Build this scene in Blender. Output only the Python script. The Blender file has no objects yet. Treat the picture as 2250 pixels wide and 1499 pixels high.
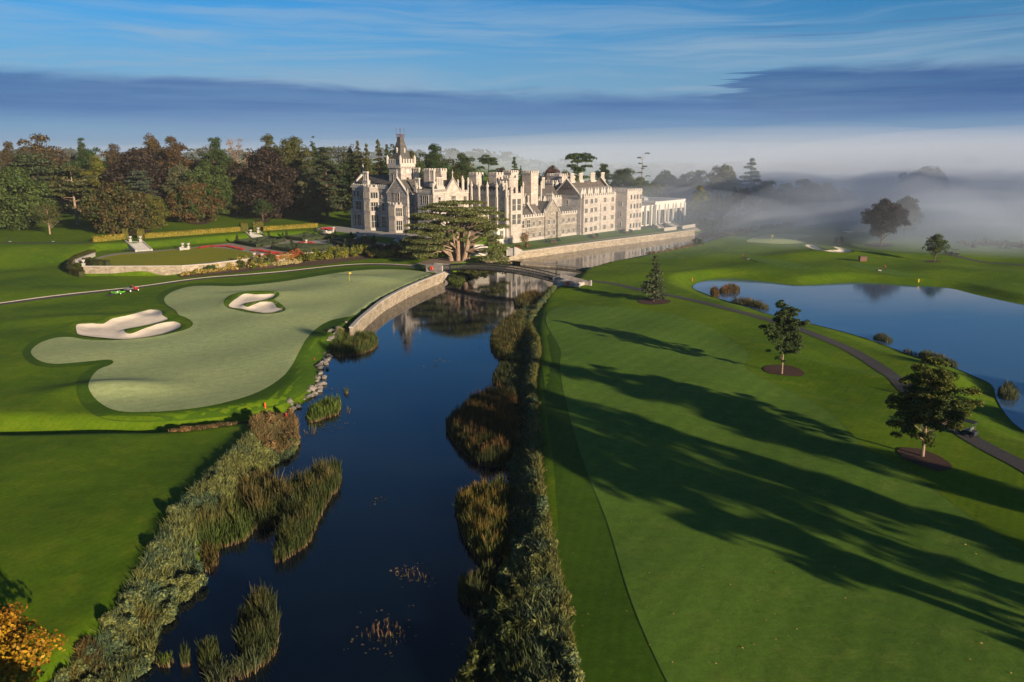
import bpy, math, random
import numpy as np
from mathutils import Vector, Matrix
from mathutils.geometry import delaunay_2d_cdt
PI = math.pi
rad = math.radians
SC = bpy.context.scene
COL = SC.collection
# ------------------------------------------------------------------ camera
F, TH, CZ = 1700.0, rad(13.5), 36.0
cam_d = bpy.data.cameras.new('camera')
cam = bpy.data.objects.new('camera', cam_d); COL.objects.link(cam)
cam_d.sensor_width = 36; cam_d.lens = F / 2250 * 36
cam_d.clip_start = 0.5; cam_d.clip_end = 9000
cam.location = (0, 0, CZ); cam.rotation_euler = (PI / 2 - TH, 0, 0)
SC.camera = cam
SC.render.resolution_x, SC.render.resolution_y = 1024, 682

def ray(u, v):
    a = (np.asarray(u, float) - 1125) / F; b = (np.asarray(v, float) - 749.5) / F
    return a, math.cos(TH) - b * math.sin(TH), -math.sin(TH) - b * math.cos(TH)
def flat(P, z):                       # pixels on the level z -> world x, y
    P = np.array(P, float); dx, dy, dz = ray(P[:, 0], P[:, 1]); t = (z - CZ) / dz
    return np.stack([dx * t, dy * t], 1)
def smooth(P, n=6, closed=True):      # Catmull-Rom
    P = np.array(P, float); N = len(P); out = []
    for i in range(N if closed else N - 1):
        if closed: a, b, c, d = P[i - 1], P[i], P[(i + 1) % N], P[(i + 2) % N]
        else: a, b, c, d = P[max(i - 1, 0)], P[i], P[i + 1], P[min(i + 2, N - 1)]
        for k in range(n):
            t = k / n
            out.append(0.5 * (2 * b + (c - a) * t + (2 * a - 5 * b + 4 * c - d) * t * t + (3 * b - a - 3 * c + d) * t ** 3))
    if not closed: out.append(P[-1])
    return np.array(out)
def sd(P, x, y):                      # signed distance to a closed polygon, negative inside
    P = np.asarray(P); m = np.full(x.shape, 1e18); ins = np.zeros(x.shape, bool)
    for i in range(len(P)):
        ax, ay = P[i - 1]; bx, by = P[i]; ex, ey = bx - ax, by - ay
        L = ex * ex + ey * ey + 1e-12
        t = np.clip(((x - ax) * ex + (y - ay) * ey) / L, 0, 1)
        m = np.minimum(m, (x - ax - t * ex) ** 2 + (y - ay - t * ey) ** 2)
        c = (ay > y) != (by > y)
        if c.any(): ins ^= c & (x < ex * (y - ay) / (ey if abs(ey) > 1e-12 else 1e-12) + ax)
    d = np.sqrt(m); return np.where(ins, -d, d)
def dline(P, x, y):
    m = np.full(x.shape, 1e18)
    for i in range(len(P) - 1):
        ax, ay = P[i]; bx, by = P[i + 1]; ex, ey = bx - ax, by - ay; L = ex * ex + ey * ey + 1e-12
        t = np.clip(((x - ax) * ex + (y - ay) * ey) / L, 0, 1)
        m = np.minimum(m, (x - ax - t * ex) ** 2 + (y - ay - t * ey) ** 2)
    return np.sqrt(m)
def ss(a, b, x):
    t = np.clip((x - a) / (b - a), 0, 1); return t * t * (3 - 2 * t)

# ------------------------------------------------------------------ manor frame: x along the river front, y along the garden front
O = np.array([-29.6, 295.2]); AZ = rad(50)
DU = np.array([math.cos(AZ), math.sin(AZ)]); DV = np.array([-math.sin(AZ), math.cos(AZ)])
def L2W(u, v): return O + DU * u + DV * v

# ------------------------------------------------------------------ terrain
LOWER = np.concatenate([smooth([(1100, 1800), (-200, 1900), (100, 1620), (235, 1500), (330, 1420), (420, 1290), (500, 1200), (565, 1120), (600, 1040), (632, 985),
    (648, 925), (668, 893), (702, 868), (712, 835), (704, 806), (722, 783), (750, 760), (778, 728)], 5, False)])
LOWER = list(map(tuple, LOWER)) + [(838, 682), (880, 659), (918, 640), (975, 612), (1000, 606), (1050, 596), (1085, 586), (1108, 572), (1147, 575.5), (1225, 581), (1300, 589), (1262, 604), (1245, 622),
    (1205, 640), (1180, 652), (1158, 690), (1146, 730), (1140, 800), (1130, 860), (1130, 960), (1118, 1030), (1108, 1100), (1110, 1180), (1075, 1280), (1052, 1380), (1045, 1500), (1040, 1800)]
LOWER_W = flat(LOWER, 0.0)
UPPER_W = flat([(1104, 571.5), (1120, 568.5), (1175, 562), (1240, 553), (1320, 543), (1393, 533), (1460, 524), (1528, 514), (1560, 505), (1600, 499), (1680, 492), (1760, 487), (1850, 481), (1905, 478), (1905, 474), (1850, 471), (1905, 468), (2000, 474), (1990, 480),
    (1900, 484), (1790, 493), (1700, 502), (1640, 510), (1590, 520), (1540, 536), (1500, 545), (1440, 556), (1400, 564), (1340, 576), (1300, 588), (1225, 580.5), (1147, 575)], 0.9)
POND_W = flat(smooth([(1525, 630), (1545, 619), (1590, 612.5), (1650, 616), (1750, 627), (1830, 624), (1885, 621), (2000, 628), (2080, 633), (2150, 650), (2250, 670), (2420, 690), (2800, 760), (2900, 960), (2500, 1010), (2330, 980),
    (2250, 942), (2215, 908), (2196, 875), (2185, 846), (2140, 824), (2090, 804), (1990, 774), (1900, 741), (1790, 712), (1700, 692), (1650, 676), (1600, 661), (1545, 642)], 4), 0.5)
DITCH_W = flat(smooth([(-500, 955), (0, 956), (200, 958), (360, 954), (450, 941), (560, 925), (652, 903), (652, 920), (560, 935), (450, 950), (360, 963), (200, 967), (0, 966), (-500, 966)], 4), 0.0)
GWALL = flat(smooth([(768, 722), (786, 703), (810, 683), (838, 661), (880, 638), (915, 622), (945, 610), (973, 599)], 4, False), 2.6)     # top of the wall under the green
RWALL = flat([(1103, 561), (1160, 553.5), (1240, 542.5), (1320, 532), (1393, 523), (1460, 515), (1524, 507)], 3.0)
WALLS = [GWALL, RWALL]
UP = np.concatenate([flat([(-1500, 575), (-300, 545), (0, 536), (200, 534), (290, 531), (400, 522), (545, 511), (700, 505), (740, 506), (800, 515), (850, 521), (930, 530), (1000, 536), (1062, 531)], 6.5),
    [L2W(22, -16), L2W(30, 0), L2W(110, 20), L2W(150, 60), (400, 3400), (-3400, 3400), (-3400, 300)]])
TERR = flat([(150, 583), (185, 588), (243, 588), (330, 587.5), (400, 587), (460, 582.5), (540, 572), (552, 569), (561, 574), (590, 570.5), (600, 565), (668, 559), (740, 553), (850, 545), (900, 548), (925, 556), (948, 545), (930, 528), (700, 503), (285, 529), (215, 550), (160, 572)], 4.4)
RIV = np.concatenate([RWALL, flat([(1560, 500)], 3.2), [L2W(150, 20), L2W(110, 20), L2W(30, -2), L2W(20, -12)], flat([(1068, 552), (1027, 556), (940, 566), (905, 573), (930, 583), (975, 590), (1000, 592), (1060, 578)], 3.2)])
RW_LINE, TW_LINE = RWALL, TERR[:10]

def mound(x, y, px, py, z, amp, rx, ry=None, rot=0):
    c = flat([(px, py)], z)[0]; dx, dy = x - c[0], y - c[1]; ry = ry or rx
    cr, sr = math.cos(rot), math.sin(rot)
    a = (dx * cr + dy * sr) / rx; b = (-dx * sr + dy * cr) / ry
    return amp * np.exp(-(a * a + b * b))
def height(x, y):
    h = np.full(x.shape, 2.1)
    h += 0.35 * np.sin(x * .061 + 1.3) * np.cos(y * .047 + .4) + 0.18 * np.sin(x * .13 + y * .09) + .10 * np.sin(x * .21 - y * .17 + 2)
    for m in ((240, 850, 2.3, 1.1, 8, 3.5, .2), (430, 950, 2, -.3, 8), (130, 700, 2.3, .7, 12, 5, .3), (300, 690, 2.3, .35, 12, 4, .1), (560, 645, 2.3, .55, 9, 3, 0),
              (780, 612, 2.3, .9, 14, 5, -.4), (700, 640, 2.3, .4, 10), (60, 640, 2.5, .8, 25, 10, .2), (1790, 800, 2, .9, 16, 3.2, -.95), (1830, 860, 2, -.5, 14, 3, -.95),
              (1700, 760, 2, .5, 10, 3, -.7), (1650, 590, 2, .9, 30, 12, 0), (1800, 560, 2, 1.0, 18, 8, .2), (2000, 560, 2, .8, 20, 8, 0), (2080, 870, 1.5, .7, 10, 3, -.9),
              (1500, 605, 2, .6, 20, 7, 0), (1700, 525, 2.5, .8, 20, 8, 0), (2150, 600, 2, .8, 24, 9, -.2)):
        h += mound(x, y, *m)
    s_up = sd(UP, x, y)
    hill = 15 * ss(350, 480, y + .25 * x) * ss(30, -60, x) + 6 * ss(380, 700, y)
    up = 6.5 + hill
    w_up = ss(34, 0, s_up)
    leftish = ss(-15, -40, x)
    h = h * (1 - w_up * leftish) + up * w_up * leftish
    h = np.where(s_up < 0, up, h)
    near = ss(10, 0, s_up) * (1 - leftish); h = np.where(s_up > 0, h * (1 - near) + up * near, h)
    s_t = sd(TERR, x, y)
    kf = ss(16, 3, s_t) * ss(16, 30, s_up) * ss(-20, -34, x); h = h * (1 - kf) + 2.3 * kf
    ht = np.maximum(4.4, 6.5 - 2.1 * ss(0, 6.5, s_up))
    k = ss(.45, .1, s_t); h = np.where(s_up > 0, h * (1 - k) + ht * k, h)
    s_r = sd(RIV, x, y); k = ss(.9, 0, s_r) * (1 - ss(0, 3, -s_up) * 0)
    h = h * (1 - k) + 3.15 * k
    dw = np.minimum(dline(GWALL, x, y), dline(RWALL, x, y))
    kg = ss(7, 1.5, dline(GWALL, x, y)); h = h * (1 - kg) + 2.5 * kg
    for W, zw, deep, bw in ((LOWER_W, 0., 1.6, 4.5), (UPPER_W, .9, 1.6, 4.0), (POND_W, .5, 1.2, 8.0), (DITCH_W, 0., .5, 3.2)):
        s = sd(W, x, y); b = bw * (.13 + .87 * ss(1.5, 9, dw)) if W is not POND_W else bw
        up_ = zw - .05 + (h - zw) * ss(0, 1, s / b)
        h = np.where(s > 0, up_, np.minimum(h, zw - .05 - np.minimum(deep, -s * .45)))
        if W is LOWER_W: pass
    return h
def axis(lo, hi, step, far_lo, far_hi, gr=1.13):
    a = list(np.arange(lo, hi + .01, step)); s = step
    while a[-1] < far_hi: s *= gr; a.append(a[-1] + s)
    s = step
    while a[0] > far_lo: s *= gr; a.insert(0, a[0] - s)
    return np.array(a)
GX = axis(-150, 150, 1.0, -3600, 3600); GY = axis(36, 385, 1.0, -120, 3600)
MX, MY = np.meshgrid(GX, GY)
GZ = height(MX.ravel(), MY.ravel()).reshape(MX.shape)
def H(x, y):
    x = np.atleast_1d(np.asarray(x, float)); y = np.atleast_1d(np.asarray(y, float))
    i = np.clip(np.searchsorted(GX, x) - 1, 0, len(GX) - 2); j = np.clip(np.searchsorted(GY, y) - 1, 0, len(GY) - 2)
    a = np.clip((x - GX[i]) / (GX[i + 1] - GX[i]), 0, 1); b = np.clip((y - GY[j]) / (GY[j + 1] - GY[j]), 0, 1)
    return GZ[j, i] * (1 - a) * (1 - b) + GZ[j, i + 1] * a * (1 - b) + GZ[j + 1, i] * (1 - a) * b + GZ[j + 1, i + 1] * a * b
def hit(P):                            # pixels -> points on the terrain (x, y)
    P = np.array(P, float).reshape(-1, 2); dx, dy, dz = ray(P[:, 0], P[:, 1])
    T = np.geomspace(35, 3000, 260)[:, None]
    X, Y, Z = dx * T, dy * T, CZ + dz * T
    below = Z < H(X.ravel(), Y.ravel()).reshape(X.shape)
    k = np.where(below.any(0), below.argmax(0), 259); k = np.maximum(k, 1)
    lo, hi = T[k - 1, 0], T[k, 0]
    for _ in range(14):
        m = (lo + hi) / 2; b = CZ + dz * m < H(dx * m, dy * m); hi = np.where(b, m, hi); lo = np.where(b, lo, m)
    return np.stack([dx * hi, dy * hi], 1)
def at(u, v):
    p = hit([(u, v)])[0]; return float(p[0]), float(p[1]), float(H(p[0], p[1])[0])
# ------------------------------------------------------------------ objects
def tag(o, label=None, cat=None, group=None, kind=None):
    if label: o['label'] = label
    if cat: o['category'] = cat
    if group: o['group'] = group
    if kind: o['kind'] = kind
    return o
def empty(name, loc, label, cat, group=None, rz=0):
    o = bpy.data.objects.new(name, None); COL.objects.link(o); o.location = loc; o.rotation_euler = (0, 0, rz)
    o.empty_display_size = .3
    return tag(o, label, cat, group)
def link(name, me, mat, parent=None, loc=(0, 0, 0), rz=0):
    o = bpy.data.objects.new(name, me); COL.objects.link(o)
    if mat is not None and not me.materials: me.materials.append(mat)
    o.parent = parent; o.location = loc; o.rotation_euler = (0, 0, rz)
    return o
def arr_mesh(name, V, Fc, n, smooth_=False):   # faces all with n corners, numpy
    me = bpy.data.meshes.new(name); V = np.asarray(V, np.float32); Fc = np.asarray(Fc, np.int32)
    me.vertices.add(len(V)); me.vertices.foreach_set('co', V.ravel())
    me.loops.add(Fc.size); me.loops.foreach_set('vertex_index', Fc.ravel())
    me.polygons.add(len(Fc)); me.polygons.foreach_set('loop_start', np.arange(0, Fc.size, n, dtype=np.int32))
    me.polygons.foreach_set('loop_total', np.full(len(Fc), n, np.int32))
    if smooth_: me.polygons.foreach_set('use_smooth', np.ones(len(Fc), bool))
    me.update(calc_edges=True); return me
class MB:
    def __init__(s): s.v = []; s.f = []
    def add(s, V, Fs, M=None):
        k = len(s.v)
        if M is not None: V = [tuple(M @ Vector(p)) for p in V]
        s.v += [tuple(p) for p in V]; s.f += [tuple(i + k for i in f) for f in Fs]; return s
    def box(s, x0, x1, y0, y1, z0, z1, M=None):
        return s.add([(x0, y0, z0), (x1, y0, z0), (x1, y1, z0), (x0, y1, z0), (x0, y0, z1), (x1, y0, z1), (x1, y1, z1), (x0, y1, z1)],
                     [(0, 3, 2, 1), (4, 5, 6, 7), (0, 1, 5, 4), (1, 2, 6, 5), (2, 3, 7, 6), (3, 0, 4, 7)], M)
    def prism(s, P, z0, z1, top=1.0, M=None):
        n = len(P); c = np.mean(np.array(P), 0)
        V = [(p[0], p[1], z0) for p in P] + [(c[0] + (p[0] - c[0]) * top, c[1] + (p[1] - c[1]) * top, z1) for p in P]
        return s.add(V, [tuple(range(n))[::-1], tuple(range(n, 2 * n))] + [(i, (i + 1) % n, (i + 1) % n + n, i + n) for i in range(n)], M)
    def ngon(s, cx, cy, r, z0, z1, n=8, top=1.0, M=None, r0=PI / 8):
        return s.prism([(cx + r * math.cos(r0 + 2 * PI * i / n), cy + r * math.sin(r0 + 2 * PI * i / n)) for i in range(n)], z0, z1, top, M)
    def lathe(s, prof, n=10, cx=0, cy=0, M=None):
        V = []; Fs = []; m = len(prof)
        for r, z in prof:
            for i in range(n): a = 2 * PI * i / n; V.append((cx + r * math.cos(a), cy + r * math.sin(a), z))
        for k in range(m - 1):
            for i in range(n): j = (i + 1) % n; Fs.append((k * n + i, k * n + j, (k + 1) * n + j, (k + 1) * n + i))
        Fs.append(tuple(range(n))[::-1]); Fs.append(tuple(range((m - 1) * n, m * n)))
        return s.add(V, Fs, M)
    def tube(s, pts, rr, n=5):
        pts = [Vector(p) for p in pts]; V = []; Fs = []
        for k, p in enumerate(pts):
            d = (pts[min(k + 1, len(pts) - 1)] - pts[max(k - 1, 0)]).normalized()
            a = d.cross(Vector((0, 0, 1))) if abs(d.z) < .95 else d.cross(Vector((1, 0, 0)))
            a.normalize(); b = d.cross(a); r = rr[k] if hasattr(rr, '__len__') else rr
            for i in range(n): t = 2 * PI * i / n; V.append(tuple(p + a * r * math.cos(t) + b * r * math.sin(t)))
        for k in range(len(pts) - 1):
            for i in range(n): j = (i + 1) % n; Fs.append((k * n + i, (k + 1) * n + i, (k + 1) * n + j, k * n + j))
        Fs.append(tuple(range(n))); Fs.append(tuple(range((len(pts) - 1) * n, len(pts) * n))[::-1])
        return s.add(V, Fs)
    def wheel(s, cx, cy, cz, r, w, n=14, M=None):      # axle along y
        V = []; 
        for y in (-w / 2, w / 2):
            for i in range(n): a = 2 * PI * i / n; V.append((cx + r * math.cos(a), cy + y, cz + r * math.sin(a)))
        return s.add(V, [tuple(range(n)), tuple(range(n, 2 * n))[::-1]] + [(i, i + n, (i + 1) % n + n, (i + 1) % n) for i in range(n)], M)
    def build(s, name, mat, parent=None, bevel=0, smooth_=False):
        me = bpy.data.meshes.new(name); me.from_pydata(s.v, [], s.f); me.update()
        if smooth_: me.polygons.foreach_set('use_smooth', [True] * len(me.polygons))
        o = link(name, me, mat, parent)
        if bevel: b = o.modifiers.new('bevel', 'BEVEL'); b.width = bevel; b.segments = 2; b.limit_method = 'ANGLE'
        return o
# ------------------------------------------------------------------ materials
class NT:
    def __init__(s, t): s.t = t; s.n = t.nodes; s.n.clear()
    def __call__(s, typ, ins=None, **kw):
        nd = s.n.new('ShaderNode' + typ)
        for k, v in kw.items(): setattr(nd, k, v)
        for k, v in (ins or {}).items():
            if isinstance(v, bpy.types.NodeSocket): s.t.links.new(v, nd.inputs[k])
            else: nd.inputs[k].default_value = v
        return nd
    def math(s, op, a, b=0.0, c=None, clamp=False):
        d = {0: a, 1: b}
        if c is not None: d[2] = c
        return s('Math', d, operation=op, use_clamp=clamp).outputs[0]
    def mix(s, f, a, b, bt='MIX'):
        nd = s('Mix', None, data_type='RGBA', blend_type=bt)
        for k, v in ((0, f), (6, a), (7, b)):
            if isinstance(v, bpy.types.NodeSocket): s.t.links.new(v, nd.inputs[k])
            else: nd.inputs[k].default_value = v if k == 0 or len(v) == 4 else (*v, 1)
        return nd.outputs[2]
    def noise(s, vec, scale, detail=4, rough=.55, out=0):
        return s('Texture' 'Noise' if False else 'TexNoise', {'Vector': vec, 'Scale': scale, 'Detail': detail, 'Roughness': rough}).outputs[out]
    def ramp(s, f, a, b):
        nd = s('MapRange', {0: f, 1: a, 2: b, 3: 0., 4: 1.}, interpolation_type='SMOOTHSTEP'); return nd.outputs[0]
    def mapping(s, vec, sc, rot=(0, 0, 0)):
        return s('Mapping', {0: vec, 3: sc, 2: rot}).outputs[0]
def material(name):
    m = bpy.data.materials.new(name); m.use_nodes = True; return m, NT(m.node_tree)
def out(nt, sh, disp=None, vol=None):
    o = nt('OutputMaterial')
    if sh is not None: nt.t.links.new(sh, o.inputs[0])
    if vol is not None: nt.t.links.new(vol, o.inputs[1])
def pos(nt): return nt('NewGeometry').outputs['Position']
def bump(nt, h, strength=.3, dist=.05):
    return nt('Bump', {'Height': h, 'Strength': strength, 'Distance': dist}).outputs[0]
def noisy(name, c1, c2, scale=1., rough=.8, bs=0., bscale=8., bd=.03, c3=None, scale3=.15, spec=.3, metallic=0.):
    m, nt = material(name); p = pos(nt)
    c = nt.mix(nt.ramp(nt.noise(p, scale), .35, .65), c1, c2)
    if c3: c = nt.mix(nt.math('MULTIPLY', nt.ramp(nt.noise(p, scale3), .5, .7), .7), c, c3)
    d = {'Base Color': c, 'Roughness': rough, 'Specular IOR Level': spec, 'Metallic': metallic}
    if bs: d['Normal'] = bump(nt, nt.noise(p, bscale), bs, bd)
    out(nt, nt('BsdfPrincipled', d).outputs[0]); return m
def grass(name, c1, c2, c3, stripes=0., fine=6., sdir=0.6, swid=.35, patch=.5):
    m, nt = material(name); p = pos(nt)
    c = nt.mix(nt.ramp(nt.noise(p, .045, 3), .35, .68), c1, c2)
    c = nt.mix(nt.math('MULTIPLY', nt.ramp(nt.noise(p, .35, 5, .65), .48, .75), patch), c, c3)
    stk = nt.noise(nt.mapping(p, (.35, 1.6, 1), (0, 0, .5)), .9, 4, .7)
    c = nt.mix(nt.math('MULTIPLY', nt.ramp(stk, .52, .78), patch * .8), c, c3)
    v = nt.math('MULTIPLY_ADD', nt.math('ADD', nt.math('MULTIPLY', nt.noise(p, fine, 5, .85), .6), nt.math('MULTIPLY', nt.noise(p, fine * .22, 4, .7), .4)), 1.8, .1)
    c = nt.mix(1., c, nt('CombineColor', {0: v, 1: v, 2: v}).outputs[0], 'MULTIPLY')
    if stripes:
        w = nt('TexWave', {'Vector': nt.mapping(p, (1, 1, 1), (0, 0, sdir)), 'Scale': swid, 'Distortion': 1.2, 'Detail': 2, 'Detail Scale': .4}).outputs[1]
        s_ = nt.math('MULTIPLY_ADD', w, stripes, 1 - stripes / 2)
        c = nt.mix(1., c, nt('CombineColor', {0: s_, 1: s_, 2: s_}).outputs[0], 'MULTIPLY')
    n = bump(nt, nt.math('ADD', nt.noise(p, 9., 4, .7), nt.math('MULTIPLY', nt.noise(p, 1.3, 3), 2.)), .35, .06)
    out(nt, nt('BsdfPrincipled', {'Base Color': c, 'Roughness': .85, 'Specular IOR Level': .06, 'Normal': n, 'Sheen Weight': .0}).outputs[0])
    return m
def foliage(name='foliage', trans=.25, zt=None):
    m, nt = material(name); p = pos(nt)
    oi = nt('ObjectInfo'); t2 = nt('Attribute', attribute_type='OBJECT', attribute_name='tint').outputs[0]
    isl = nt('NewGeometry').outputs['Random Per Island']
    if zt:
        z = nt('SeparateXYZ', {0: p}).outputs[2]
        base = nt.mix(nt.ramp(z, .1, .45), (.16, .11, .05), oi.outputs['Color'])
        c = nt.mix(nt.math('MULTIPLY', nt.ramp(z, zt * .55, zt), nt.ramp(nt.noise(p, .3), .35, .6)), base, t2)
    else:
        f = nt.ramp(nt.math('ADD', nt.noise(p, .28, 3), nt.math('MULTIPLY', isl, .25)), .5, .75)
        c = nt.mix(f, oi.outputs['Color'], t2)
    v = nt.math('MULTIPLY_ADD', isl, .9, .5)
    c = nt.mix(1., c, nt('CombineColor', {0: v, 1: v, 2: v}).outputs[0], 'MULTIPLY')
    a = nt('BsdfPrincipled', {'Base Color': c, 'Roughness': .6, 'Specular IOR Level': .25}).outputs[0]
    b = nt('BsdfTranslucent', {'Color': c}).outputs[0]
    out(nt, nt('MixShader', {0: trans, 1: a, 2: b}).outputs[0]); return m
def stone(name, c1, c2, joint, bw=.9, bh=.38, rough=.85, stain=.5):
    m, nt = material(name)
    tc = nt('NewGeometry'); p = tc.outputs['Position']; nrm = tc.outputs['Normal']
    tn = nt('TexCoord').outputs['Object']; sx = nt('SeparateXYZ', {0: tn})
    s = nt.math('ADD', sx.outputs[0], sx.outputs[1]); uv = nt('CombineXYZ', {0: s, 1: sx.outputs[2], 2: 0.}).outputs[0]
    br = nt('TexBrick', {'Vector': uv, 'Color1': (*c1, 1), 'Color2': (*c2, 1), 'Mortar': (*joint, 1), 'Scale': 1., 'Mortar Size': .02, 'Brick Width': bw, 'Row Height': bh, 'Bias': 0.}).outputs[0]
    big = nt.ramp(nt.noise(p, .35, 5, .65), .35, .7)
    c = nt.mix(nt.math('MULTIPLY', big, stain * .8), br, tuple(x * .62 for x in c2))
    strk = nt.noise(nt.mapping(p, (1.6, 1.6, .12)), 1., 4, .7)
    c = nt.mix(nt.math('MULTIPLY', nt.ramp(strk, .5, .75), stain), c, tuple(x * .45 for x in c2))
    bl = nt('TexVoronoi', {'Vector': nt.mapping(p, (.8, .8, 1.9)), 'Scale': 1.}).outputs['Color']; bv = nt.math('MULTIPLY_ADD', nt('SeparateColor', {0: bl}).outputs[0], .5 * (stain + .3), 1 - .25 * (stain + .3))
    c = nt.mix(1., c, nt('CombineColor', {0: bv, 1: bv, 2: bv}).outputs[0], 'MULTIPLY')
    n = bump(nt, nt.noise(p, 3., 5, .75), .6, .08)
    out(nt, nt('BsdfPrincipled', {'Base Color': c, 'Roughness': rough, 'Specular IOR Level': .25, 'Normal': n}).outputs[0]); return m
def plain(name, c, rough=.5, metallic=0., spec=.4, vary=.15):
    m, nt = material(name); v = nt.math('MULTIPLY_ADD', nt.noise(pos(nt), 2.5, 4), vary * 2, 1 - vary)
    cc = nt.mix(1., c, nt('CombineColor', {0: v, 1: v, 2: v}).outputs[0], 'MULTIPLY')
    out(nt, nt('BsdfPrincipled', {'Base Color': cc, 'Roughness': rough, 'Metallic': metallic, 'Specular IOR Level': spec}).outputs[0]); return m
def water(name, c, b1=.04, sc1=.8, rough=.02, ior=1.33):
    m, nt = material(name); p = pos(nt)
    h = nt.math('ADD', nt.noise(nt.mapping(p, (1., 2.2, 1), (0, 0, .3)), sc1, 3, .6), nt.math('MULTIPLY', nt.noise(nt.mapping(p, (1, 3, 1)), 4., 2), .25))
    n = bump(nt, h, b1, .12)
    out(nt, nt('BsdfPrincipled', {'Base Color': (*c, 1), 'Roughness': nt.math('MULTIPLY_ADD', nt.ramp(nt.noise(nt.mapping(p, (.6, 1.8, 1), (0, 0, .4)), .09, 4), .5, .62), .07, rough), 'IOR': ior, 'Specular IOR Level': .5, 'Normal': n}).outputs[0]); return m
M = {}
M['lawn'] = grass('lawn_grass', (.104, .180, .006), (.068, .135, .005), (.185, .225, .014), .07, 3.)
M['fairway'] = grass('fairway_grass', (.104, .192, .024), (.082, .160, .020), (.160, .220, .036), .10, 5., .6, .11, .55)
M['fringe'] = grass('fringe_grass', (.046, .100, .006), (.058, .118, .008), (.092, .150, .014), .08, 4., .2, .3, .4)
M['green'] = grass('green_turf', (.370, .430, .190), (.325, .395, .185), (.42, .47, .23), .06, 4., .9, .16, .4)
M['garden_lawn'] = grass('garden_grass', (.26, .26, .022), (.22, .24, .022), (.30, .26, .045), .08, 6., 1.2, .25, .4)
M['sand'] = noisy('bunker_sand', (.88, .77, .62), (.80, .70, .56), .5, .9, .6, 2.5, .06, (.70, .60, .48), .25)
M['asphalt'] = noisy('asphalt', (.075, .068, .066), (.055, .05, .05), 3., .85, .3, 20., .01)
M['kerbstone'] = noisy('kerb_concrete', (.42, .37, .30), (.34, .30, .25), 1., .9)
M['gravel'] = noisy('gravel', (.34, .28, .22), (.26, .22, .18), 2., .95, .4, 15., .02)
M['slab'] = noisy('pale_paving', (.40, .38, .36), (.33, .32, .31), 1., .9)
M['soil'] = noisy('soil', (.07, .045, .03), (.11, .07, .045), 2.5, .95, .6, 6., .05)
M['mulch'] = noisy('bark_mulch', (.045, .022, .016), (.07, .035, .024), 6., .95, .8, 12., .05, (.12, .06, .03), 9.)
M['dirt'] = noisy('dry_earth', (.26, .19, .14), (.19, .14, .10), 1., .95, .4, 6., .04)
M['foliage'] = foliage(); M['reed'] = foliage('reed_blades', .2, 2.2)
M['bark'] = noisy('bark', (.13, .09, .06), (.075, .05, .035), 3., .95, .8, 6., .04)
M['pale_bark'] = noisy('pale_bark', (.34, .24, .17), (.22, .15, .11), 1.6, .9, .8, 4., .05)
M['stone'] = stone('limestone', (.47, .42, .385), (.375, .335, .31), (.30, .27, .25), stain=.65)
M['stone_pale'] = stone('pale_limestone', (.53, .46, .41), (.45, .39, .35), (.34, .30, .27), stain=.45)
M['stone_brown'] = stone('weathered_limestone', (.42, .37, .33), (.33, .29, .26), (.24, .22, .2), .8, .3)
M['wall_stone'] = stone('river_wall_stone', (.44, .37, .28), (.33, .27, .20), (.20, .165, .13), .7, .3, .9, .6)
M['rubble'] = stone('rubble_stone', (.38, .33, .27), (.28, .24, .20), (.20, .175, .15), .5, .25, .9, .7)
M['trim'] = plain('dressed_stone', (.46, .42, .38, 1), .8, vary=.3)
M['slate'] = stone('roof_slate', (.13, .115, .105), (.085, .08, .078), (.05, .05, .05), .6, .28, .7, .4)
M['roof_brown'] = stone('brown_roof_tile', (.175, .15, .135), (.12, .105, .095), (.07, .06, .055), .6, .28, .8, .5)
M['glass'] = plain('window_glass', (.025, .03, .035, 1), .12, spec=.6)
M['white'] = plain('white_render', (.60, .57, .53, 1), .7, vary=.1)
M['lead'] = plain('flat_roof_lead', (.28, .28, .29, 1), .6)
M['timber'] = plain('dark_timber', (.10, .07, .05, 1), .7)
M['iron'] = plain('dark_ironwork', (.035, .036, .04, 1), .5, .6)
M['red_flower'] = noisy('red_flowers', (.60, .035, .045), (.45, .02, .04), 3., .8)
M['red'] = plain('red_paint', (.45, .02, .015, 1), .35)
M['orange'] = plain('orange_ring', (.75, .10, .02, 1), .5)
M['yellow'] = plain('yellow_paint', (.75, .50, .03, 1), .5)
M['green_paint'] = plain('green_paint', (.10, .35, .03, 1), .4)
M['black'] = plain('black_rubber', (.02, .02, .022, 1), .7)
M['grey'] = plain('grey_metal', (.22, .22, .23, 1), .45, .5)
M['white_paint'] = plain('white_paint', (.75, .75, .72, 1), .4)
M['skin'] = plain('skin', (.45, .26, .18, 1), .6)
M['navy'] = plain('dark_cloth', (.02, .025, .045, 1), .9)
M['rust'] = plain('terracotta', (.14, .07, .05, 1), .8)
M['rock'] = noisy('rock', (.25, .225, .20), (.14, .125, .115), 1.6, .95, .8, 3., .1, (.36, .32, .27), .8)
M['river'] = water('river_water', (.001, .005, .012), .03, .5, .02, 1.42)
M['pond'] = water('pond_water', (.045, .10, .19), .04, 1.2, .03, 1.5)
M['upper'] = water('mill_water', (.045, .040, .036), .06, .6, .05)
M['foam'] = plain('white_foam', (.75, .78, .8, 1), .7)
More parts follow.
